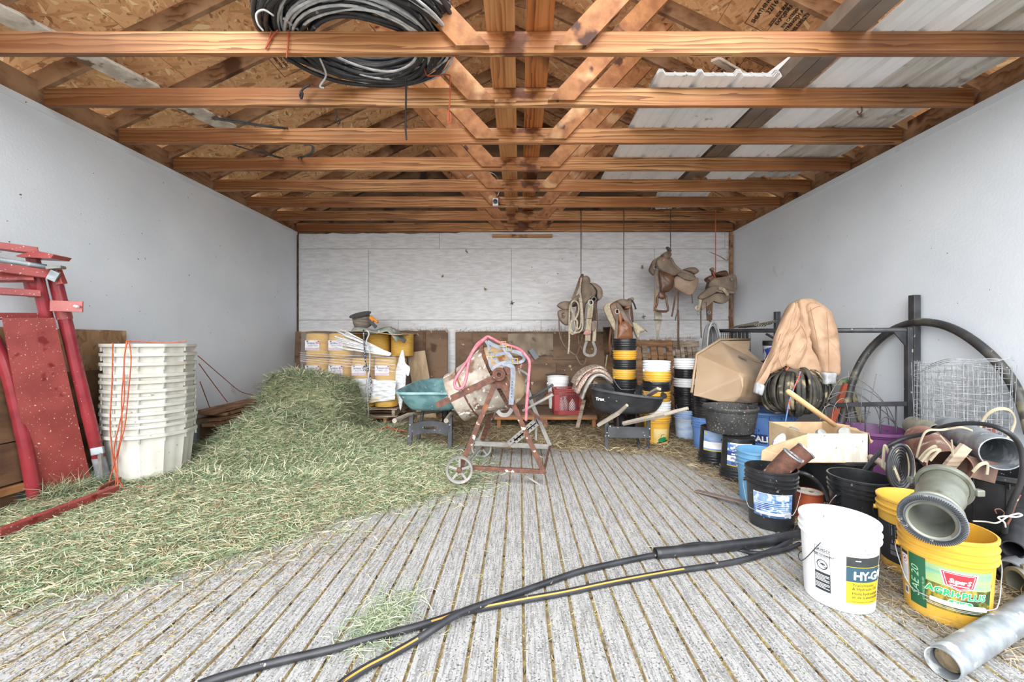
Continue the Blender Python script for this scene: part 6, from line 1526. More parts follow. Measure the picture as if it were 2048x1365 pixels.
saddle('dusty saddle with buckled stirrup leathers in the back right corner', Z4, 6.2, (1430, 545),
    [('tree_bars', [(800, 530), (850, 480), (960, 450), (1050, 440), (1090, 480), (1095, 620), (1030, 680), (880, 660), (790, 640)], .16, .22, .03, LEA),
     ('front_jockey', [(752, 490), (790, 452), (850, 440), (832, 482), (797, 532)], .0, .10, .03, LEAB),
     ('seat', [(850, 435), (900, 400), (970, 392), (1000, 430), (990, 470), (900, 460)], .02, .16, .04, LEAB),
     ('horn', [(806, 365), (832, 343), (858, 365), (832, 392)], -.02, .04, .015, LEA),
     ('horn_neck', [(828, 388), (850, 388), (862, 440), (836, 440)], -.02, .04, .01, LEAB),
     ('skirt', [(800, 530), (850, 480), (960, 458), (1050, 440), (1090, 480), (1095, 600), (1040, 640), (900, 600), (800, 590)], -.05, .03, .04, LEA),
     ('saddle_pad', [(655, 712), (720, 650), (800, 590), (920, 578), (1030, 620), (1120, 665), (1040, 672), (950, 642), (850, 652), (750, 692), (700, 742)], -.10, .05, .03, LEA),
     ('lower_skirt', [(695, 870), (700, 742), (800, 695), (900, 655), (1030, 672), (1035, 750), (960, 792), (870, 775), (790, 740), (735, 790), (712, 850)], -.05, .05, .02, LEA)],
    [('cord_cinch', [(915, 597), (980, 622), (1030, 690)], -.17, .045, CORDC), ('cord_cinch', [(688, 742), (672, 820), (660, 885)], -.10, .05, CORDC), ('strap', [(692, 880), (694, 1050), (698, 1220)], -.05, .018, LEAD),
     ('stirrup_leather', [(785, 770), (788, 880), (798, 1005)], -.08, .085, LEAD), ('stirrup_leather', [(828, 770), (826, 880), (822, 990)], -.06, .03, LEAB), ('strap', [(1062, 690), (1082, 800), (1070, 900), (1045, 970)], -.05, .04, LEAD),
     ('strap', [(1060, 960), (1072, 1030), (1075, 1090)], -.05, .07, LEAB), ('strap', [(800, 1005), (840, 1050), (872, 1110)], -.06, .03, LEAD)],
    [('orange_tie', [(842, 400), (860, 440), (878, 468)], -.12, .006, ORTW, False)],
    [('buckle', (795, 905), .022, -.10, .005, GALV), ('concho', (1080, 492), .014, -.12, .006, GALV), ('ring', (665, 912), .026, -.1, .004, GALV), ('cord_knot', (650, 850), .028, -.11, .02, ROPE)])
for x, y1, m, lb in ((1162, 553, DSTEEL, 'dark cord holding up the leftmost saddle'), (1247.5, 600, RUST, 'brown cord holding up the saddle over the bucket stack'), (1341, 500, DSTEEL, 'dark cord holding up the highest saddle'), (1431, 547, ORTW, 'orange cord holding up the corner saddle')):
    Yr = 6.24
    sd_ = min([o for o in bpy.data.objects if o.name.startswith('saddle') and o.get('category') == 'saddle'], key=lambda o: abs(o.location.x - P(x, 600, 6.2).x))
    MB().tube([P(x, y1, Yr), P(x, 425, 6.255), P(x, 421, 6.29)], .007, 6).build('hanging_cord', m, sd_, world=True, label=lb)
# bits on the back wall
for i, (x, y, r, lb) in enumerate(((933, 503, .03, 'small mud nest high on the back wall above the mixer'), (885, 553, .03, 'small mud nest on the back wall left of the others'), (971, 578, .035, 'small mud nest in the middle of the back wall'), (1024, 606, .045, 'grassy nest stain just above the wide plywood'),
                                 (1284, 535, .035, 'cobwebbed nest left of the highest saddle'), (1287, 633, .04, 'cobwebbed nest below the highest saddle'))):
    b = MB(); rnd = random.Random(i)
    for k in range(14):
        a = rnd.uniform(0, 2 * PI); l = r * rnd.uniform(.3, 1.3); c = P(x, y, YB - .004)
        b.tube([c + Vector((math.cos(a) * l * .2, -.008, math.sin(a) * l * .2)), c + Vector((math.cos(a) * l, -.004, math.sin(a) * l * 1.1))], [.006, .0015], 4)
    tag(b.build('nest', DIRT), lb, 'nest')
tag(MB().tube(spl([P(1419, 504, 6.6), P(1440, 513, 6.75), P(1455, 521, 6.9), P(1460, 500, 6.92)], 3), [.004] + [.008] * 9, 5).build('twig', GREYW), 'bare twig sticking out at the back right corner', 'twig')
# pallets leaning on the back wall
def lean_pallet(name, label, x0, x1, ytop, Y0, Y1, zt, n, m, hz=()):
    t = thing(name, label, 'pallet', ((x0 + x1) / 2, Y0, 0))
    def q(x, z): return Vector((x, Y0 + (Y1 - Y0) * z / zt, z))
    for i in range(n):
        x = x0 + (x1 - x0) * (i + .5) / n; w = (x1 - x0) / n * (.62 if i % 2 else .74)
        MB().bar(q(x, .01) + Vector((0, -.01, 0)), q(x + .01 * (-1) ** i, zt), w, .018, n=(0, -1, 0)).build('board', GREYW if i in (1, 5) else m, t, world=True)
    for z in hz: MB().bar(q(x0 - .02, z) + Vector((0, .04, 0)), q(x1 + .02, z) + Vector((0, .04, 0)), .09, .045, n=(0, -1, 0)).build('stringer', m, t, world=True)
    for z in (zt - .06,): MB().bar(q(x0 - .02, z) + Vector((0, -.03, 0)), q(x1 + .02, z) + Vector((0, -.03, 0)), .10, .02, n=(0, -1, 0)).build('top_board', m, t, world=True)
    return t
lean_pallet('old_pallet', 'old brown pallet leaning on the back wall behind the yellow bucket stack', P(1272, 0, 6.7).x, P(1352, 0, 6.7).x, 680, 6.55, 6.90, 1.27, 5, PALW, (.25, .62, 1.0))
lean_pallet('old_pallet', 'greyish pallet leaning on the back wall behind the white-topped bucket stack', P(1354, 0, 6.7).x, P(1402, 0, 6.7).x, 680, 6.5, 6.88, 1.26, 4, GREYW, (.25, .7, 1.05))
bk(1206, 655, 1226, 832, 6.82, 6.93, BROWNW2, 'narrow dark board standing left of the tall bucket stack', 'board', 'board')
bk(1225, 700, 1275, 832, 6.80, 6.92, BROWNW2, 'dark plywood piece behind the tall bucket stack')
# ---------------------------------------------------------------- steel gate and posts on the right
for y, lb in ((3.70, 'nearer of two steel posts standing at the right wall'), (5.68, 'farther of two steel posts standing at the right wall')):
    b = MB().box((XR - .06, y, .83), (.06, .06, 1.64)); tag(b.build('steel_post', DSTEEL, bevel=.004), lb, 'post')
t = thing('steel_gate', 'dark steel pipe gate leaning between the posts at the right wall', 'gate', (3.4, 3.68, 0))
ga, gb_ = P(1817, 661, 3.64), P(1416, 662, 5.25)
MB().tube([ga, gb_], .024, 14).build('top_pipe', DSTEEL, t, world=True, smooth=True)
MB().bar(P(1817, 655, 3.64), Vector((P(1817, 655, 3.64).x, 3.64, .0)), .045, .045, n=(0, -1, 0)).build('stile', DSTEEL, t, world=True, bevel=.003)
ra, rb_ = P(1816, 808, 3.64), P(1640, 811, 4.2)
MB().bar(ra, rb_, .04, .04, n=(0, 0, 1)).build('lower_rail', DSTEEL, t, world=True, bevel=.003)
gx_ = MB()
for i in range(6):
    p = ra.lerp(rb_, .12 + .165 * i); MB().tube([p, Vector((p.x, p.y, .05))], .006, 8).build('bar', DSTEEL, t, world=True, smooth=True)
MB().prism([(0, 0), (-.11, 0), (0, -.13)], .01, Matrix.Translation(P(1812, 664, 3.64))).build('gusset', DSTEEL, t, world=True)
pl_ = P(1416, 662, 5.25); MB().bar(pl_, Vector((pl_.x, pl_.y, .0)), .045, .045, n=(0, -1, 0)).build('stile', DSTEEL, t, world=True)
MB().tube([P(1532, 668, 4.75), P(1556, 682, 4.7)], .014, 8).build('brace', DSTEEL, t, world=True)
# small pipes on top of the gate
ends = [(1511, 652), (1516, 648), (1515, 654), (1520, 655), (1525, 655), (1531, 655), (1533, 650), (1543, 650), (1550, 646)]
for i, (x, y) in enumerate(ends):
    a = P(x, y - 3, 4.62 + .0 * i); e = P(1466 + i * 4, 655 - (i % 3), 5.5)
    M = Matrix.Translation(a) @ (e - a).to_track_quat('Z', 'Y').to_matrix().to_4x4(); Lp = (e - a).length
    o = MB().lathe([(.009, .02), (.009, 0), (.013, 0), (.013, Lp), (.009, Lp)], 12, M).build('thin_pipe', mat('weathered_pipe', '7d7a70', c2='959184', scale=9, rough=.6), smooth=True, auto=40)
    tag(o, 'thin grey pipe on the steel gate, %s from the left' % ['first', 'second, upper', 'third, lower', 'fourth', 'fifth', 'sixth', 'seventh, upper', 'eighth, upper', 'ninth, highest and rightmost'][i], 'pipe', 'thin pipes on the gate')
# grey hose loops over the gate's far end
b = MB(); rnd = random.Random(4)
for i in range(8):
    cx = 1412 + i * 2.4; rx = 7 + i * .9 + rnd.random() * 2; ry = 50 + rnd.random() * 8
    b.tube([P(cx + rx * math.cos(a) + (4 - i) * .8 * math.sin(a), 702 - ry * math.sin(a), 5.15 - .03 * i + .05 * math.cos(a)) for a in [2 * PI * k / 26 for k in range(26)]], .011, 7, closed=True)
tag(b.build('hose_coil', mat('grey_hose', '77787a', c2='8f9092', scale=8, rough=.6), smooth=True), 'grey hose loops hanging over the far end of the steel gate', 'hose')
# dark welded mesh panel and slats behind the tan tub
t = thing('mesh_panel', 'black wire mesh panel standing behind the tan tub', 'mesh panel', P(1462, 760, 5.9))
t.location.z = 0
b = MB()
for i in range(21): x = 1424 + i * 3.8; b.bar(P(x, 666, 5.95), Vector((P(x, 0, 5.95).x, 5.90, .02)), .006, .006)
for i in range(26): y = 668 + i * 4.5; b.bar(P(1424, y, 5.95), P(1500, y, 5.95), .006, .006, n=(0, -1, 0))
tag(b.build('mesh_wires', BLKR, t, world=True), kind='stuff')
for i in range(5):
    x = 1464 + i * 7.5; MB().bar(P(x, 664, 5.85), Vector((P(x, 0, 5.85).x, 5.80, 0)), .035, .02).build('slat', DSTEEL if i % 2 else BLKR, t, world=True)
# blue container near the wall
c = P(1541, 722, 5.45)
t = thing('blue_container', 'blue and white container with a dark lid between the tan tub and the jacket', 'container', c)
MB().lathe([(0, 0), (.085, 0), (.088, .01), (.088, .20), (0, .20)], 28).build('body', mat('blue_print', '34489a', c2='dfe4f0', scale=9, lo=.50, hi=.54, rough=.4), t, smooth=True, auto=40)
MB().lathe([(0, .20), (.094, .20), (.094, .26), (.088, .268), (0, .268)], 28).build('lid', BLKR, t, smooth=True, auto=40)
t['_r'] = (.088, .088, .2)
tag(MB().box((c.x, c.y, c.z / 2 - .002), (.22, .2, c.z - .004)).build('wooden_block', BROWNW2), 'dark wooden block under the blue container, mostly hidden by the tan tub', 'block')
# ---------------------------------------------------------------- tan tub
t = thing('tan_tub', 'tan plastic tub with angled sides, tipped on top of the black bucket stack', 'tub', P(1470, 806, 4.35))
A = P(1383, 786, 4.42); A2 = P(1392, 793, 4.38); Bp = P(1396, 711, 4.55); Cp = P(1440, 683, 4.80); Dp = P(1500, 682, 4.95)
K = P(1486, 751, 4.12); R1 = P(1485, 775, 4.10); R2 = P(1479, 795, 4.12); S = P(1466, 806, 4.18); Tq = P(1438, 805, 4.28)
Ep = P(1498, 700, 4.85); Fp = P(1532, 731, 4.80); H1 = P(1560, 772, 4.75); H2 = P(1560, 790, 4.70); H3 = P(1545, 803, 4.60); H4 = P(1500, 808, 4.35)
K2 = P(1490, 751, 4.11)
vs = [A2, Bp, Cp, Ep, K, R1, R2, S, Tq, Fp, H1, H2, H3, H4]
off_ = Vector((.10, .42, .0)); bv_ = [A2 + off_ * .6, Bp + off_ * .5, P(1540, 800, 4.95), P(1480, 800, 4.9)]
vs += bv_
fs = [(0, 1, 4), (0, 4, 5, 6, 7, 8), (1, 2, 4), (2, 3, 9, 4), (4, 9, 10), (4, 10, 11, 5), (5, 11, 12, 6), (6, 12, 13, 7), (8, 7, 13, 17), (13, 12, 16, 17), (0, 8, 17, 14), (12, 11, 16), (11, 10, 16), (10, 9, 3, 16)]
b = MB(); b.add(vs, fs); o = b.build('shell', TANP, t, world=True)
bv = o.modifiers.new('round', 'BEVEL'); bv.width = .018; bv.segments = 3; bv.limit_method = 'NONE'
MB().tube([A, P(1388, 748, 4.50), Bp + Vector((-.015, 0, .01)), Cp + Vector((0, 0, .02)), Dp + Vector((0, 0, .02))], .014, 8).build('rolled_rim', TANP, t, world=True, smooth=True)
q = MB(); q.add([Bp, Cp, Dp, Ep, Cp + Vector((0, -.03, -.045)), Bp + Vector((.02, -.02, -.03))], [(1, 2, 3, 4), (0, 1, 4, 5)]); o = q.build('rim_flange', TANP, t, world=True); so = o.modifiers.new('s', 'SOLIDIFY'); so.thickness = .01
nn_ = (Fp - K).cross(Cp - K).normalized(); nn_ = nn_ if nn_.y < 0 else -nn_; u_ = (Fp - Cp).normalized(); w_ = nn_.cross(u_)
cc = P(1488, 714, 4.55); dd = (cc - K).dot(nn_); cc = cc - nn_ * dd + nn_ * .022
ux = Vector((1, 0, 0)); ux = (ux - nn_ * ux.dot(nn_)).normalized(); uz = nn_.cross(ux).normalized()
vs = []; n_ = 28
for i in range(n_):
    a = 2 * PI * i / n_; vs.append(cc + ux * .065 * math.cos(a) + uz * .026 * math.sin(a))
q = MB(); q.add(vs, [tuple(range(n_))]); e_ = q.build('oval_badge', mat('grey_emblem', '5c5a56', c2='7f7b74', scale=30, stretch=(3, 1, 1)), t, world=True, recalc=False)
tag(MB().tube(spl([P(1497, 718, 4.5), P(1510, 724, 4.5), P(1524, 728, 4.55)], 4), .002, 4).build('thin_wire', LEAD), 'thin brown wire lying against the tan tub', 'wire')
# ---------------------------------------------------------------- coil of old flat hose and jacket on the gate
YJ = 4.12
b = MB(); rnd = random.Random(8); cx, cy = 1590, 782
for i in range(38):
    ph = 2 * PI * (i + .5) / 38 + rnd.uniform(-.06, .06); R_ = rnd.uniform(.125, .175); rz_ = rnd.uniform(.17, .225)
    c = P(cx, cy, YJ) + Vector((R_ * math.cos(ph) * .95, R_ * math.sin(ph) * .6 + .0, rnd.uniform(-.015, .03)))
    b.tube([c + Vector((R_ * math.cos(a) * math.cos(ph), R_ * .7 * math.cos(a) * math.sin(ph), rz_ * math.sin(a) * (1 + .06 * math.cos(a)))) for a in [2 * PI * k / 30 for k in range(30)]], 1, 6, flat=(.014, .034), nrm=(-math.sin(ph), math.cos(ph), .1), closed=True)
tag(b.build('flat_hose_coil', HOSED, smooth=True), 'big coil of dusty flat black hose hanging under the tan jacket', 'hose')
ZJ = zm(1350, 580, 4.55)
rope2(ZJ([(1000, 730), (1060, 735), (1100, 750), (1120, 790)]), YJ - .2, .02, HOSED, 'short loop of flat hose at the top of the coil under the jacket', 'hose_loop', 'hose')
rope2(ZJ([(1140, 745), (1125, 800), (1080, 900), (1040, 1020), (1020, 1120), (1005, 1200)]), YJ - .30, .006, mat('blue_red_cord', '4f86c8', c2='d8452e', scale=40, lo=.48, hi=.52), 'thin red and blue cord hanging from the hose coil', 'tie_twine', 'twine')
rope2(ZJ([(1030, 705), (1010, 735)]), YJ - .22, .008, ORTW, 'orange tie at the top of the flat hose coil', 'orange_tie', 'twine', 2)
t = thing('work_jacket', 'tan canvas work jacket hung over the coil of flat hose on the gate', 'jacket', P(1595, 700, YJ))
def jk(nm, pts, dy, th_, bu, m=DUCK, w=.008, sd=0): return pillow(ZJ(pts), YJ + dy, th_, bu * .8, wrinkle=w * 1.6, seed=sd, k=5).build(nm, m, t, smooth=True, world=True)
jk('back_body', [(1060, 130), (1130, 90), (1190, 80), (1250, 95), (1380, 190), (1420, 300), (1400, 500), (1390, 780), (1330, 800), (1100, 720), (830, 770), (900, 560), (950, 380), (1000, 240)], .10, .10, .06, sd=1)
jk('front_panel', [(1060, 150), (1120, 110), (1170, 100), (1180, 200), (1150, 320), (1060, 450), (1020, 600), (1005, 690), (920, 735), (812, 785), (860, 680), (920, 540), (960, 380), (1010, 240)], -.04, .02, .05, sd=2)
jk('front_panel', [(1120, 110), (1190, 84), (1235, 120), (1225, 240), (1215, 420), (1240, 560), (1290, 690), (1345, 790), (1240, 775), (1120, 735), (1008, 688), (1020, 590), (1060, 440), (1130, 310)], -.06, .02, .055, sd=3)
jk('right_sleeve', [(1190, 160), (1240, 118), (1310, 150), (1385, 195), (1440, 300), (1474, 450), (1483, 600), (1478, 782), (1400, 762), (1342, 768), (1300, 640), (1240, 450), (1205, 300)], -.10, .04, .075, w=.007, sd=4)
jk('left_sleeve', [(1080, 112), (1020, 200), (960, 310), (915, 430), (880, 560), (830, 690), (735, 855), (795, 868), (850, 760), (905, 660), (960, 500), (1020, 330), (1075, 200)], -.06, .03, .045, w=.006, sd=5)
jk('cuff', [(738, 845), (770, 855), (805, 868), (800, 915), (782, 962), (750, 950), (722, 936), (728, 890)], -.07, .03, .03, CUFF, .001)
jk('cuff', [(1340, 755), (1400, 755), (1455, 760), (1450, 810), (1448, 855), (1400, 858), (1358, 860), (1355, 810)], -.18, .03, .035, CUFF, .001)
SEAM = mat('canvas_seam', '8f6c52', rough=.9)
for pts, d_ in (([(1230, 160), (1260, 300), (1290, 450), (1310, 620), (1320, 700)], -.205), ([(1380, 200), (1390, 350), (1395, 520), (1400, 740)], -.205), ([(812, 786), (900, 745), (1004, 692)], -.10), ([(1008, 690), (1120, 736), (1240, 778), (1340, 792)], -.125),
                ([(960, 400), (930, 520), (940, 620), (970, 710)], -.105), ([(1090, 420), (1040, 540), (1010, 640)], -.125), ([(1150, 330), (1200, 450), (1180, 580), (1110, 700)], -.135), ([(1200, 215), (1270, 165), (1320, 150)], -.20)):
    MB().tube(spl(PP(ZJ(pts), YJ + d_), 4), .003, 4).build('seam', SEAM, t, world=True)
# ---------------------------------------------------------------- trestle, wire curls, loop of pipe, mesh roll
t = thing('trestle', 'old trestle with green top rail and rust-red legs behind the purple tub', 'trestle', (3.35, 4.2, 0))
GRW = mat('flaked_green_wood', '5f7a58', c2='8f8672', scale=6, rough=.8, spot=('6b5240', 9, .55, .06)); RDW = mat('rust_red_wood', 'a0462c', c2='84402c', scale=6, rough=.7, spot=('6b5240', 9, .62, .06))
MB().bar(P(1650, 768, 4.1), P(1712, 762, 4.22), .05, .05).build('top_rail', GRW, t, world=True, bevel=.003)
for a, e, m in ((P(1692, 768, 4.12), P(1650, 880, 4.05), RDW), (P(1700, 768, 4.20), P(1728, 872, 4.22), GRW)):
    d = (e - a); e = a + d * (a.z / -d.z); MB().bar(a, e, .05, .03, n=(0, -1, 0)).build('leg', m, t, world=True)
a = P(1698, 770, 4.26); e = a + Vector((-.10, .03, -a.z)); MB().bar(a, e, .05, .03).build('leg', BLKR, t, world=True)
WR = mat('loose_wire', '6d6a68', c2='8d8a88', scale=12, rough=.5, metal=.4)
curls = [[(1655, 800), (1680, 760), (1712, 757), (1745, 780), (1775, 815), (1790, 845)], [(1660, 790), (1700, 784), (1740, 805), (1775, 830), (1796, 856)], [(1655, 800), (1690, 784), (1720, 790), (1750, 815), (1762, 850)],
         [(1700, 770), (1740, 784), (1770, 812), (1778, 850)], [(1662, 850), (1670, 810), (1690, 800), (1700, 850)], [(1728, 745), (1724, 790), (1720, 850)], [(1753, 748), (1742, 800), (1730, 850)], [(1697, 742), (1697, 760)],
         [(1640, 842), (1650, 815), (1668, 812), (1690, 835), (1740, 830)], [(1755, 855), (1770, 835), (1790, 850), (1775, 862), (1758, 852), (1768, 842)], [(1690, 830), (1720, 822), (1740, 826), (1700, 832)], [(1645, 860), (1652, 830), (1648, 812)]]
for i, c in enumerate(curls):
    tag(MB().tube(spl(PP(c, 3.86 + .02 * (i % 4)), 6), .0032, 5).build('loose_wire', WR, smooth=True), ['big outer arch of loose wire over the purple tub', 'long wire arch sloping to the right over the purple tub', 'flatter wire arch ending mid purple tub', 'short right-leaning wire arch by the trestle', 'small wire hoop left of the trestle', 'straight upright wire, left one above the purple tub', 'straight slanted wire, right one above the purple tub', 'short straight wire above the trestle rail', 'low wire squiggle between the trestle legs', 'tight wire knot at the right rim of the purple tub', 'thin flat wire loop under the gate rail', 'short wire bent near the left rim of the purple tub'][i], 'wire', 'wires in the purple tub')
lp = [(1672, 880), (1690, 820), (1708, 755), (1735, 705), (1775, 667), (1822, 647), (1870, 647), (1920, 665), (1975, 705), (2018, 755), (2045, 810), (2062, 870)]
pts = []
for x, y in lp:
    Y = min(4.1, 3.545 / ((x - 1040) / 820)); pts.append(P(x, y, Y))
tag(MB().tube(spl(pts, 8), .034, 14).build('pipe_loop', mat('dusty_black_pipe', '2c2c2e', c2='454440', scale=6, rough=.5, spot=('8b8368', 5, .56, .1), spot2=('b9b4a8', 40, .70, .02)), smooth=True), 'big arching loop of thick black pipe against the right wall', 'pipe')
t = thing('wire_mesh_roll', 'roll of pale welded wire mesh standing behind the big galvanised pipe', 'wire mesh', (3.32, 3.10, .42))
b = MB(); rnd = random.Random(2)
for L_i in range(3):
    rr = .255 - L_i * .05
    for i in range(30):
        a = 2 * PI * i / 30 + L_i * .1; x, y = 3.33 + rr * math.cos(a), 3.10 + rr * math.sin(a)
        b.bar((x + rnd.uniform(-.01, .01), y, .42), (x + rnd.uniform(-.02, .02), y + rnd.uniform(-.01, .01), 1.05 + rnd.uniform(-.03, .03)), .0022, .0022)
    for j in range(14):
        z = .44 + j * .047 + rnd.uniform(-.01, .01); b.tube([Vector((3.33 + rr * math.cos(a), 3.10 + rr * math.sin(a), z + .012 * math.sin(a * 2 + j))) for a in [2 * PI * k / 26 for k in range(26)]], .0019, 3, closed=True)
tag(b.build('mesh_wires', WIRE, t, world=True), kind='stuff')
b = MB()
for k in range(3): b.tube(spl([P(1838 + k * 8, 745 - k * 6, 3.2), P(1900, 724 - k * 3, 2.95), P(1980, 718 + k * 3, 2.85), P(2028, 722 - k * 4, 2.85)], 6), .0022, 4)
tag(b.build('loose_ends', WIRE, t, world=True), kind='stuff')
# ---------------------------------------------------------------- pipes in the big tub
def pipe(name, label, a, e, r, m, wall=.006, cat='pipe', n=32, lip=0):
    a, e = Vector(a), Vector(e); L = (e - a).length
    M = Matrix.Translation(a) @ (e - a).to_track_quat('Z', 'Y').to_matrix().to_4x4()
    o = MB().lathe([(r - wall, 0), (r + lip, 0), (r + lip, .01), (r, .015), (r, L), (r - wall, L)], n, M, close=True).build(name, m, smooth=True, auto=40)
    return tag(o, label, cat)
pipe('steel_pipe', 'wide galvanised pipe with its dark mouth facing the viewer in the big tub', P(2003, 908, 2.32), P(1900, 860, 2.95), .093, GALV)
pipe('steel_pipe', 'dusty olive pipe section behind the wide galvanised pipe', P(1880, 870, 2.93), P(1828, 852, 3.35), .075, mat('olive_dusty_pipe', '85867a', c2='9c9a8c', scale=8, rough=.7))
pipe('rusty_pipe', 'rusty reddish pipe lying slanted in the big tub', P(1900, 935, 2.38), P(1845, 880, 2.85), .10, mat('red_brown_pipe', '6f4a42', c2='8a6a5e', scale=8, rough=.7, bump=.3, spot=('b0a696', 12, .6, .06)))
tag(MB().bar(P(1962, 872, 2.95), P(1992, 874, 2.9), .13, .05, n=(0, -1, 0)).build('brick', mat('brown_brick', '6e4238', c2='855348', scale=14, rough=.9, bump=.5), bevel=.004), 'brown brick behind the wide galvanised pipe', 'brick')
tag(MB().bar(P(1893, 940, 2.36), P(1932, 893, 2.34), .06, .02).build('angle_piece', GREYW), 'weathered angle piece standing between the pipes in the big tub', 'bracket')
tag(MB().bar(P(1925, 930, 2.42), P(1985, 945, 2.42), .12, .05, n=(0, -1, 0)).build('dark_box', mat('dark_brown_board', '4f3c34', c2='6a5448', scale=8, rough=.8)), 'dark brown block under the wide galvanised pipe in the tub', 'block')
STRAP = mat('cream_strap', 'a39a86', c2='8d846e', scale=9, rough=.6)
def strap(pts, Y, label, w=.02, m=STRAP, name='cream_strap'):
    return tag(MB().ribbon(spl(PP(pts, Y), 6), w, .004, nrm=(.3, -1, .3)).build(name, m, smooth=False), label, 'strap')
strap([(1957, 872), (1966, 842), (1980, 825), (2000, 818), (2020, 822), (2030, 840), (2024, 862), (2010, 884)], 2.62, 'cream strap arching up behind the wide galvanised pipe')
strap([(1766, 935), (1768, 900), (1772, 894), (1784, 925), (1800, 965)], 2.42, 'cream strap bent over the black hose coil, leftmost')
strap([(1790, 905), (1800, 892), (1812, 898), (1819, 930), (1818, 966)], 2.40, 'cream strap over the black hose coil, middle')
strap([(1800, 893), (1815, 895), (1826, 920), (1829, 966)], 2.44, 'cream strap over the black hose coil, rightmost')
strap([(1838, 920), (1852, 904), (1868, 893), (1872, 896), (1858, 908), (1850, 925)], 2.33, 'cream strap loop lying on the rusty pipe', .014)
strap([(1843, 924), (1862, 903), (1880, 900), (1874, 906), (1860, 922)], 2.31, 'second cream strap loop lying on the rusty pipe', .014)
strap([(1833, 916), (1843, 880), (1855, 862), (1885, 860), (1920, 855), (1945, 862)], 2.36, 'long cream strap arching over the rusty pipe', .012)
strap([(1880, 872), (1900, 895), (1907, 915), (1903, 880)], 2.30, 'thin cream strip crossing the pipe joint', .008)
strap([(1945, 945), (1960, 930), (1975, 928), (1974, 950)], 2.25, 'cream strap end under the galvanised pipe mouth', .018)
b = MB(); rnd = random.Random(3)
for i in range(7):
    rx = 5 + i * 3.4; ry = 12 + i * 5.6
    b.tube([P(1800 + rx * math.cos(a), 935 - ry * math.sin(a), 2.46 - .012 * i) for a in [2 * PI * k / 24 for k in range(24)]], .009, 7, closed=True)
tag(b.build('hose_coil', HOSE, smooth=True), 'coil of thin black hose standing between the black bucket and the big tub', 'hose')
rope2([(1728, 942, 2.75), (1750, 915, 2.7), (1775, 893, 2.65), (1810, 877, 2.6), (1850, 868, 2.5), (1900, 851, 2.35), (1960, 848, 2.2), (2010, 862, 2.1), (2038, 890, 2.1), (2046, 930, 2.1), (2040, 970, 2.12), (2022, 1010, 2.15), (2012, 1045, 2.18), (2009, 1068, 2.2)], 2.5, .013, HOSE, 'thin black hose arching over the pipes and down the right edge', 'poly_hose', 'hose')
rope2([(1598, 945, 2.95), (1615, 950, 2.92), (1635, 965, 2.9), (1648, 985, 2.88), (1655, 1005, 2.85)], 2.9, .015, HOSE, 'black hose curving down between the black buckets', 'poly_hose', 'hose')
tag(MB().tube(spl(PP([(1740, 915), (1760, 925), (1782, 948), (1790, 965)], 2.75), 4), .022, 8).build('wood_stick', GREYW, smooth=True), 'curved weathered stick beside the black hose coil', 'stick')
# cardboard box --------------------------------------------------------
t = thing('cardboard_box', 'open cardboard box with a pale front standing on the black tub', 'box', P(1680, 922, 3.0))
zb2 = .362
def pz(x, z, Y): return Vector(((x - 1040) * Y / 820, Y, z))
fl = .565
def panel(nm, pts, m, th_=.006):
    q = MB(); q.add(pts, [tuple(range(len(pts)))]); o = q.build(nm, m, t, world=True, recalc=False); so = o.modifiers.new('thick', 'SOLIDIFY'); so.thickness = th_; return o
c1, c2, c3, c4 = pz(1613, zb2, 2.95), pz(1737, zb2, 2.95), Vector((pz(1737, zb2, 2.95).x, 3.40, zb2)), Vector((pz(1613, zb2, 2.95).x, 3.40, zb2))
up = Vector((0, 0, fl - zb2))
panel('front_side', [c1, c2, c2 + up, c1 + up], CARDW); panel('right_side', [c2, c3, c3 + up, c2 + up], CARD); panel('back_side', [c3, c4, c4 + up, c3 + up], CARD); panel('left_side', [c4, c1, c1 + up, c4 + up], CARD); panel('bottom', [c1, c2, c3, c4], CARD)
panel('front_flap', [P(1522, 922, 2.97), c1 + Vector((0, -.01, 0)), c1 + up + Vector((0, -.01, 0)), P(1540, 892, 3.0), P(1524, 902, 2.98)], CARD)
panel('back_flap', [c4 + up, c3 + up, P(1700, 852, 3.42), P(1660, 844, 3.45), P(1600, 848, 3.48), P(1568, 852, 3.5)], CARD)
panel('right_flap', [c2 + up, c3 + up, P(1712, 858, 3.35), P(1746, 884, 3.05), P(1742, 888, 2.96)], CARD)
panel('left_flap', [c1 + up, c4 + up, P(1562, 854, 3.45), P(1560, 868, 3.3)], CARD)
for i, (x, y, Y, r, lb) in enumerate(((1590, 872, 3.25, .075, 'grey metal lid standing on edge in the left of the cardboard box'), (1642, 868, 3.15, .035, 'small grey cap in the middle of the cardboard box'), (1690, 868, 3.12, .05, 'grey round lid in the right of the cardboard box'))):
    o = MB().lathe([(0, .02), (r * .9, .015), (r, 0), (r * 1.02, -.01), (r * .96, -.012), (r * .9, .0), (0, .006)], 28, Matrix.Translation(P(x, y, Y)) @ Matrix.Rotation(1.0, 4, 'X') @ Matrix.Rotation(.3 * (1 - i), 4, 'Y')).build('metal_lid', mat('dull_grey_metal', '9a9c98', c2='7f827e', scale=9, rough=.5, metal=.4), smooth=True, auto=40)
    tag(o, lb, 'lid')
tag(pillow([(1545, 890), (1555, 874), (1568, 868), (1570, 885), (1560, 900)], 3.08, .01, .015, wrinkle=.004).build('crumpled_wrapper', mat('printed_wrapper', 'dfe0e4', c2='6a86b8', scale=12, lo=.56, hi=.6), smooth=True), 'crumpled white and blue wrapper at the left end of the cardboard box', 'wrapper')
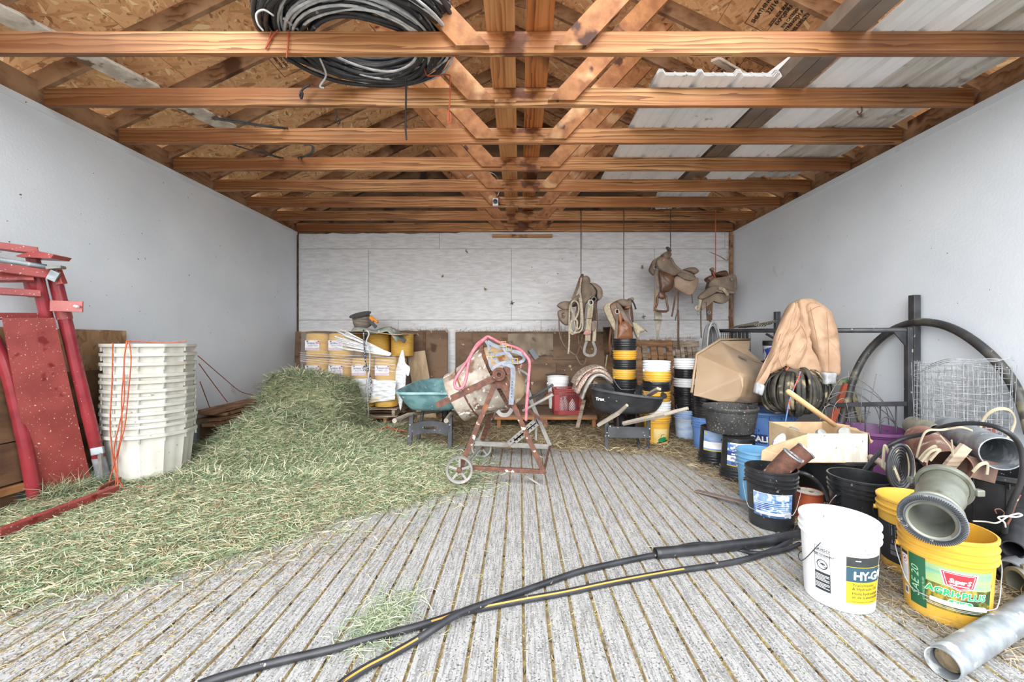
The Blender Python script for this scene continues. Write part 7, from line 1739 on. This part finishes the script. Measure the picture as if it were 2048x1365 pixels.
o = MB().tube([P(1574, 781, 3.12), P(1577, 784, 3.12), P(1620, 815, 3.16), P(1668, 850, 3.24)], [.012, .021, .02, .019], 14).build('tool_handle', HANDLEW, smooth=True); tag(o, 'pale wooden tool handle sticking up from the cardboard box', 'handle')
# camlock coupling on the yellow buckets -----------------------------------
CAST = mat('cast_aluminium', '75786e', c2='8c8f84', scale=7, rough=.45, metal=.5, spot=('6f6a5c', 9, .6, .08))
M0_, M1_ = P(1862, 1042, 1.70), P(1888, 972, 1.93)
t = thing('pipe_coupling', 'cast metal pipe coupling with a ribbed ring resting on the yellow buckets', 'coupling', M0_)
axc = (M1_ - M0_); Lc = axc.length; Mc = Matrix.Translation(M0_) @ axc.to_track_quat('Z', 'Y').to_matrix().to_4x4()
MB().lathe([(.066, .04), (.070, .0), (.078, -.004), (.082, .006), (.082, .02), (.078, .03), (.075, .05), (.076, Lc * .5), (.080, Lc * .62), (.084, Lc * .66), (.080, Lc * .72), (.084, Lc), (.075, Lc), (.072, Lc * .6), (.066, .06)], 44, Mc, close=True).build('body', CAST, t, world=True, smooth=True, auto=40)
MB().lathe([(.080, .004), (.104, .0), (.108, .008), (.106, .022), (.084, .026)], 44, Mc, close=True).build('ribbed_ring', GALV if False else mat('ribbed_grey_ring', '6f7478', c2='8b9094', scale=5, rough=.5), t, world=True, smooth=True, auto=40)
rbm = MB()
for i in range(90):
    a = 2 * PI * i / 90; d = Vector((math.cos(a), math.sin(a), 0)); rbm.bar(Mc @ (d * .086 + Vector((0, 0, -.001))), Mc @ (d * .106 + Vector((0, 0, .002))), .0035, .006, n=tuple(axc.normalized()))
tag(rbm.build('ring_ribs', BLKW, t, world=True), kind='stuff')
MB().lathe([(.085, Lc - .02), (.098, Lc - .022), (.102, Lc - .012), (.100, Lc + .01), (.095, Lc + .02), (.085, Lc + .02)], 44, Mc, close=True).build('rear_collar', CAST, t, world=True, smooth=True, auto=40)
MB().lathe([(.077, .07), (.092, .075), (.094, .085), (.077, .09)], 44, Mc, close=True).build('bead', CAST, t, world=True, smooth=True)
for s in (-1, 1):
    p = Mc @ Vector((s * .108, 0, Lc - .005)); MB().box(tuple(p), (.035, .03, .03)).build('lug', CAST, t, world=True, bevel=.005)
# galvanised pipe on the floor and bits at the right edge ---------------------
pipe('steel_pipe', 'galvanised pipe lying on the floor at the bottom right corner', G(1885, 1328, .052) , G(2085, 1205, .052), .052, GALV, .004)
MB_ = MB().tube([G(1885, 1328, .052).lerp(G(2085, 1205, .052), .05), G(1885, 1328, .052).lerp(G(2085, 1205, .052), .3)], .04, 14)
tag(MB_.build('nest_straw', DIRT, smooth=True), 'dry grass stuffed in the mouth of the floor pipe', 'straw', kind='stuff')
pipe('black_pipe', 'thick black pipe lying at the right edge behind the front yellow bucket', G(1975, 1145, .05), G(2066, 1032, .05), .05, HOSE)
pipe('black_pipe', 'second thick black pipe at the right edge tied with string', Vector((2.55, 2.12, .15)), Vector((2.95, 2.42, .20)), .045, HOSE)
a_, e_ = Vector((2.36, 1.95, .075)), Vector((2.66, 1.88, .075))
t = thing('pipe_coupling', 'old cast coupling lying on the straw right of the front yellow bucket', 'coupling', a_)
Mq = Matrix.Translation(a_) @ (e_ - a_).to_track_quat('Z', 'Y').to_matrix().to_4x4()
MB().lathe([(.055, 0), (.072, 0), (.074, .02), (.066, .03), (.064, .09), (.074, .10), (.074, .14), (.062, .15), (.062, .28), (.052, .28), (.052, .02)], 36, Mq, close=True).build('body', CAST, t, world=True, smooth=True, auto=40)
MB().bar(Mq @ Vector((.0, .075, .02)), Mq @ Vector((.0, .08, .15)), .03, .02).build('clamp_arm', CAST, t, world=True, bevel=.003); MB().box(tuple(Mq @ Vector((.0, .075, .06))), (.04, .05, .03)).build('clamp_block', CAST, t, world=True, bevel=.003)
pipe('grey_pipe', 'short grey pipe piece with a pale rim at the far right edge', Vector((2.47, 2.07, .06)), Vector((2.75, 2.2, .06)), .055, mat('grey_pvc', '77797e', c2='8c8e92', scale=6, rough=.5), .004, lip=.003)
rope2([(1946, 1043, 2.2), (1970, 1044, 2.15), (1990, 1047, 2.1), (2003, 1042, 2.08), (2015, 1034, 2.06), (2035, 1028, 2.06), (2044, 1031, 2.06), (2030, 1035, 2.06), (2012, 1033, 2.06), (1996, 1036, 2.07), (2008, 1045, 2.08), (2011, 1055, 2.1)], 2.1, .004, WHTP, 'white string tied around the black pipe at the right edge', 'white_string', 'string')
rope2([(2040, 990, 2.15), (2030, 1010, 2.15), (2022, 1035, 2.15), (2014, 1050, 2.15)], 2.1, .005, RUST, 'reddish twisted twine beside the white string at the right edge', 'twisted_twine', 'twine')
rope2([(1993, 1028, 2.12), (1990, 1020, 2.12), (2000, 1019, 2.12), (2008, 1026, 2.12), (2006, 1032, 2.12)], 2.1, .003, RUST, 'small reddish wire loop over the white string', 'wire_loop', 'wire')
# ---------------------------------------------------------------- hoses and slat on the floor
def fg(l, z=.016): return [G(x, y, z + (w[0] if w else 0)) for x, y, *w in l]
hA = [(395, 1372), (440, 1356), (540, 1328), (673, 1297), (736, 1279), (800, 1263), (844, 1251), (880, 1240), (927, 1225), (1035, 1203), (1130, 1186), (1225, 1166), (1352, 1143), (1450, 1128), (1511, 1114), (1560, 1095), (1590, 1072), (1596, 1055)]
hB = [(670, 1380), (692, 1362), (735, 1335), (781, 1311), (830, 1283), (870, 1257, .02), (900, 1238, .024), (940, 1219, .02), (1035, 1187), (1100, 1164), (1162, 1143), (1240, 1125), (1308, 1111), (1340, 1106)]
for l, lb in ((hA, 'long black poly hose lying on the floor from the bottom edge to the black bucket'), (hB, 'black poly hose crossing the long one and running into the sleeve pipe')):
    t = thing('poly_hose', lb, 'hose', fg(l)[4]); pts = spl(fg(l), 8)
    MB().tube(pts, .0155, 12).build('hose_wall', HOSE, t, world=True, smooth=True)
    n0 = len(pts); sl = pts[int(n0 * .0):int(n0 * .33)] if l is hB else pts[int(n0 * .38):int(n0 * .72)]
    MB().ribbon([p + Vector((.004, -.0095, .0115)) for p in sl], .007, .0016, nrm=(.1, -.7, .75)).build('yellow_stripe', mat('ochre_stripe', 'b08a3c', rough=.5), t, world=True)
pts = spl(fg([(1311, 1107), (1400, 1099), (1480, 1090), (1540, 1082), (1600, 1068)], .03), 6)
tag(MB().tube(pts, .030, 16, cap=False).build('sleeve_pipe', HOSE, smooth=True).modifiers.new('wall', 'SOLIDIFY').id_data, 'thicker black sleeve pipe on the floor in front of the black bucket', 'pipe')
bpy.data.objects['sleeve_pipe'].modifiers['wall'].thickness = .004
rope2([(1340, 1100, 2.42), (1385, 1090, 2.45), (1430, 1090, 2.46), (1480, 1102, 2.4), (1520, 1108, 2.33), (1570, 1100, 2.38), (1600, 1088, 2.42)], 2.4, .013, HOSE, 'short black hose looping over the sleeve pipe', 'poly_hose', 'hose')
tag(MB().bar(G(1392, 982, .01), G(1500, 1008, .05), .05, .012, n=(0, 0, 1)).build('flat_bar', mat('brown_flat_bar', '6c5f58', c2='7d6f66', scale=6, rough=.6), bevel=.002), 'brown flat bar lying on the floor left of the black bucket', 'bar')
# ---------------------------------------------------------------- things up in the trusses
t = thing('cable_coil', 'huge coil of black and pale cable lying on the first truss beams', 'cable', (-1.08, 2.82, 3.25))
rnd = random.Random(12)
for nm, m, cnt, wr in (("black_cable", CABLE, 60, .015), ("pale_cable", CABLEW, 26, .009)):
    b = MB()
    for i in range(cnt):
        R_ = rnd.uniform(.37, .60); zz = 3.27 + rnd.random() * (.22 if m is CABLE else .16) * (1 - abs(R_ - .52) * 3); ph = rnd.uniform(0, 6); e = rnd.uniform(-.03, .03)
        cx, cy = -1.08 + rnd.uniform(-.03, .03), 2.76 + (.60 - R_) * .55 + rnd.uniform(-.03, .03)
        b.tube([Vector((cx + (R_ + e * math.sin(2 * a + ph)) * 1.06 * math.cos(a), cy + (R_ + e * math.cos(3 * a + ph)) * .86 * math.sin(a), max(3.262, zz + .03 * math.sin(a + ph) + .02 * math.sin(3 * a + ph)))) for a in [2 * PI * k / 44 for k in range(44)]], wr, 6, closed=True)
    b.build(nm, m, t, world=True, smooth=True)
MB().tube(spl([Vector((-1.5, 2.6, 3.28)), Vector((-1.3, 2.95, 3.27)), Vector((-1.0, 3.1, 3.27)), Vector((-.75, 2.95, 3.27)), Vector((-.8, 2.7, 3.28))], 6), .009, 6).build('loose_strand', CABLEW, t, world=True, smooth=True)
MB().tube(spl([P(640, 118, 2.95), P(652, 150, 2.95), P(640, 172, 2.95), P(648, 176, 2.96)], 5), .007, 6).build('loose_strand', CABLEW, t, world=True, smooth=True)
MB().tube(spl([P(548, 32, 2.5), P(528, 20, 2.48), P(513, 28, 2.48), P(516, 48, 2.5), P(527, 62, 2.52)], 5), .006, 6).build('loose_strand', CABLEW, t, world=True, smooth=True)
for l, lb in (([(543, 62), (538, 80), (531, 98), (545, 72), (556, 60)], 'orange twine bow on the first beam'), ([(577, 60), (576, 90), (573, 116)], 'orange twine tassel hanging over the first beam'), ([(846, 118), (852, 148), (862, 152), (897, 150), (900, 162), (900, 200), (896, 240), (900, 246), (902, 236), (900, 225)], 'orange twine hanging from the cable coil at its right end')):
    rope2(l, 2.66 if l[0][0] < 700 else 3.05, .005, ORTW, lb, 'orange_twine', 'twine')
MB().tube(spl(PP([(812, 155), (812, 200), (811, 250), (813, 280)], 3.1), 4), .007, 6).build('hanging_cord', BLKR, bpy.data.objects['cable_coil'], world=True)
rope2([(620, 170), (606, 178), (600, 190), (603, 197), (605, 186), (600, 184)], 3.2, .008, CABLE, 'black cable end curling below the coil on the left', 'cable_end', 'cable')
rope2([(672, 219), (674, 232), (680, 240), (677, 248), (672, 240), (674, 230)], 3.7, .005, BLKR, 'small black cord loop hanging between the second and third beams', 'cord_loop', 'cord')
# thin cables lying along the left trusses
for i, (l, Y) in enumerate((([(425, 236), (470, 240), (520, 250), (556, 254), (575, 257, 3.87)], 3.75), ([(430, 238), (480, 246), (540, 254), (570, 257, 3.87)], 3.75), ([(455, 286), (500, 300), (545, 312), (560, 316, 4.48)], 4.3), ([(520, 296), (540, 308), (552, 313), (566, 316, 4.48)], 4.3), ([(596, 316, 4.48), (600, 314), (618, 310), (628, 300), (622, 290), (608, 290)], 4.3), ([(602, 317, 4.48), (605, 315), (622, 305), (624, 292), (612, 288)], 4.3))):
    tag(MB().tube(spl(PP(l, Y), 5), .008, 6).build('thin_cable', CABLE, smooth=True), ['upper of two black cables over the left second beam', 'lower of two black cables over the left second beam', 'long black cable over the left third beam', 'short black cable end over the left third beam', 'outer black cable loop above the left third beam', 'inner black cable loop above the left third beam'][i], 'cable')
# corrugated sheets and gutters lying on the chords at the right
def ribbed_sheet(label, x0, x1, y0, y1, z, m, rz=0, major=.30):
    prof = []; x = x0; k = 0
    while x < x1 - .01:
        for dx, dz in ((0, 0), (.018, .028), (.05, .028), (.068, 0), (.13, 0), (.14, .008), (.155, 0), (.215, 0), (.225, .008), (.24, 0)):
            if x + dx <= x1: prof.append((x + dx, dz))
        x += major
    prof.append((x1, 0)); cx = (x0 + x1) / 2
    b = MB(); n = len(prof); ys = [y0, (y0 + y1) / 2, y1]
    vs = [(px_ - cx, y - (y0 + y1) / 2, dz) for y in ys for px_, dz in prof]; fs = [(j * n + i, j * n + i + 1, (j + 1) * n + i + 1, (j + 1) * n + i) for j in range(2) for i in range(n - 1)]
    b.add(vs, fs); o = b.build('roofing_sheet', m, recalc=False); o.location = (cx, (y0 + y1) / 2, z); o.rotation_euler = (0, 0, rz)
    so = o.modifiers.new('thick', 'SOLIDIFY'); so.thickness = .0012
    return tag(o, label, 'roofing sheet')
for i in range(3): ribbed_sheet('clean white ribbed roofing sheet in the stack right of the centre, %s' % ['lowest', 'middle', 'topmost'][i], 1.02 + .015 * i, 1.98 + .01 * i, 3.12 + .03 * i, 5.18, 3.254 + i * .031, WHITEMET, .02 - .006 * i)
ribbed_sheet('white ribbed roofing sheet just right of the brown gutter', 2.28, 2.80, 2.12, 5.1, 3.254, WHITEMET, .01)
ribbed_sheet('dirty white ribbed roofing sheet nearest the right wall', 2.74, 3.50, 2.12, 4.9, 3.262, DIRTYMET, .005)
ribbed_sheet('dirty white ribbed roofing sheet upper one near the right wall', 2.70, 3.42, 2.3, 5.15, 3.30, DIRTYMET, -.012)
ribbed_sheet('short white ribbed roofing sheet far back at the right', 1.9, 2.6, 5.25, 6.2, 3.254, WHITEMET, -.2)
def channel(label, x0, x1, y0, y1, z, m, name='gutter'):
    w = (x1 - x0); b = MB()
    b.prism([(-w / 2, .10), (-w / 2, 0), (w / 2, 0), (w / 2, .10), (w / 2 - .012, .10), (w / 2 - .012, .004), (-w / 2 + .004, .004), (-w / 2 + .004, .10)], y1 - y0)
    o = b.build(name, m); o.location = ((x0 + x1) / 2, y0, z); return tag(o, label, 'gutter')
channel('brown metal gutter lying along the chords, left one', 2.02, 2.14, 2.3, 5.3, 3.253, BRNMET); channel('brown metal gutter lying along the chords, right one', 2.145, 2.26, 2.1, 5.0, 3.253, BRNMET)
b = MB()
for (c_, d_) in (((0, 0, .052), (.10, 1.2, .004)), ((0, 0, -.052), (.10, 1.2, .004)), ((.05, 0, 0), (.004, 1.2, .108)), ((-.05, 0, 0), (.004, 1.2, .108))): b.box(c_, d_)
o = b.build('downspout', WHITEMET); o.location = (2.06, 3.65, 3.42); o.rotation_euler = (0, 0, .25); tag(o, 'white square downspout lying on the roofing sheets', 'downspout')
tag(MB().bar(Vector((1.5, 3.15, 3.40)), Vector((2.05, 3.5, 3.42)), .07, .02, n=(0, -.3, 1)).build('batten', GREYW), 'pale batten beside the white downspout', 'batten')
tag(MB().tube(spl([P(1722, 209, 3.28), P(1724, 222, 3.28), P(1718, 229, 3.28), P(1714, 222, 3.28)], 4), .006, 5).build('hook', RUST), 'small bent hook hanging below the second beam on the right', 'hook')
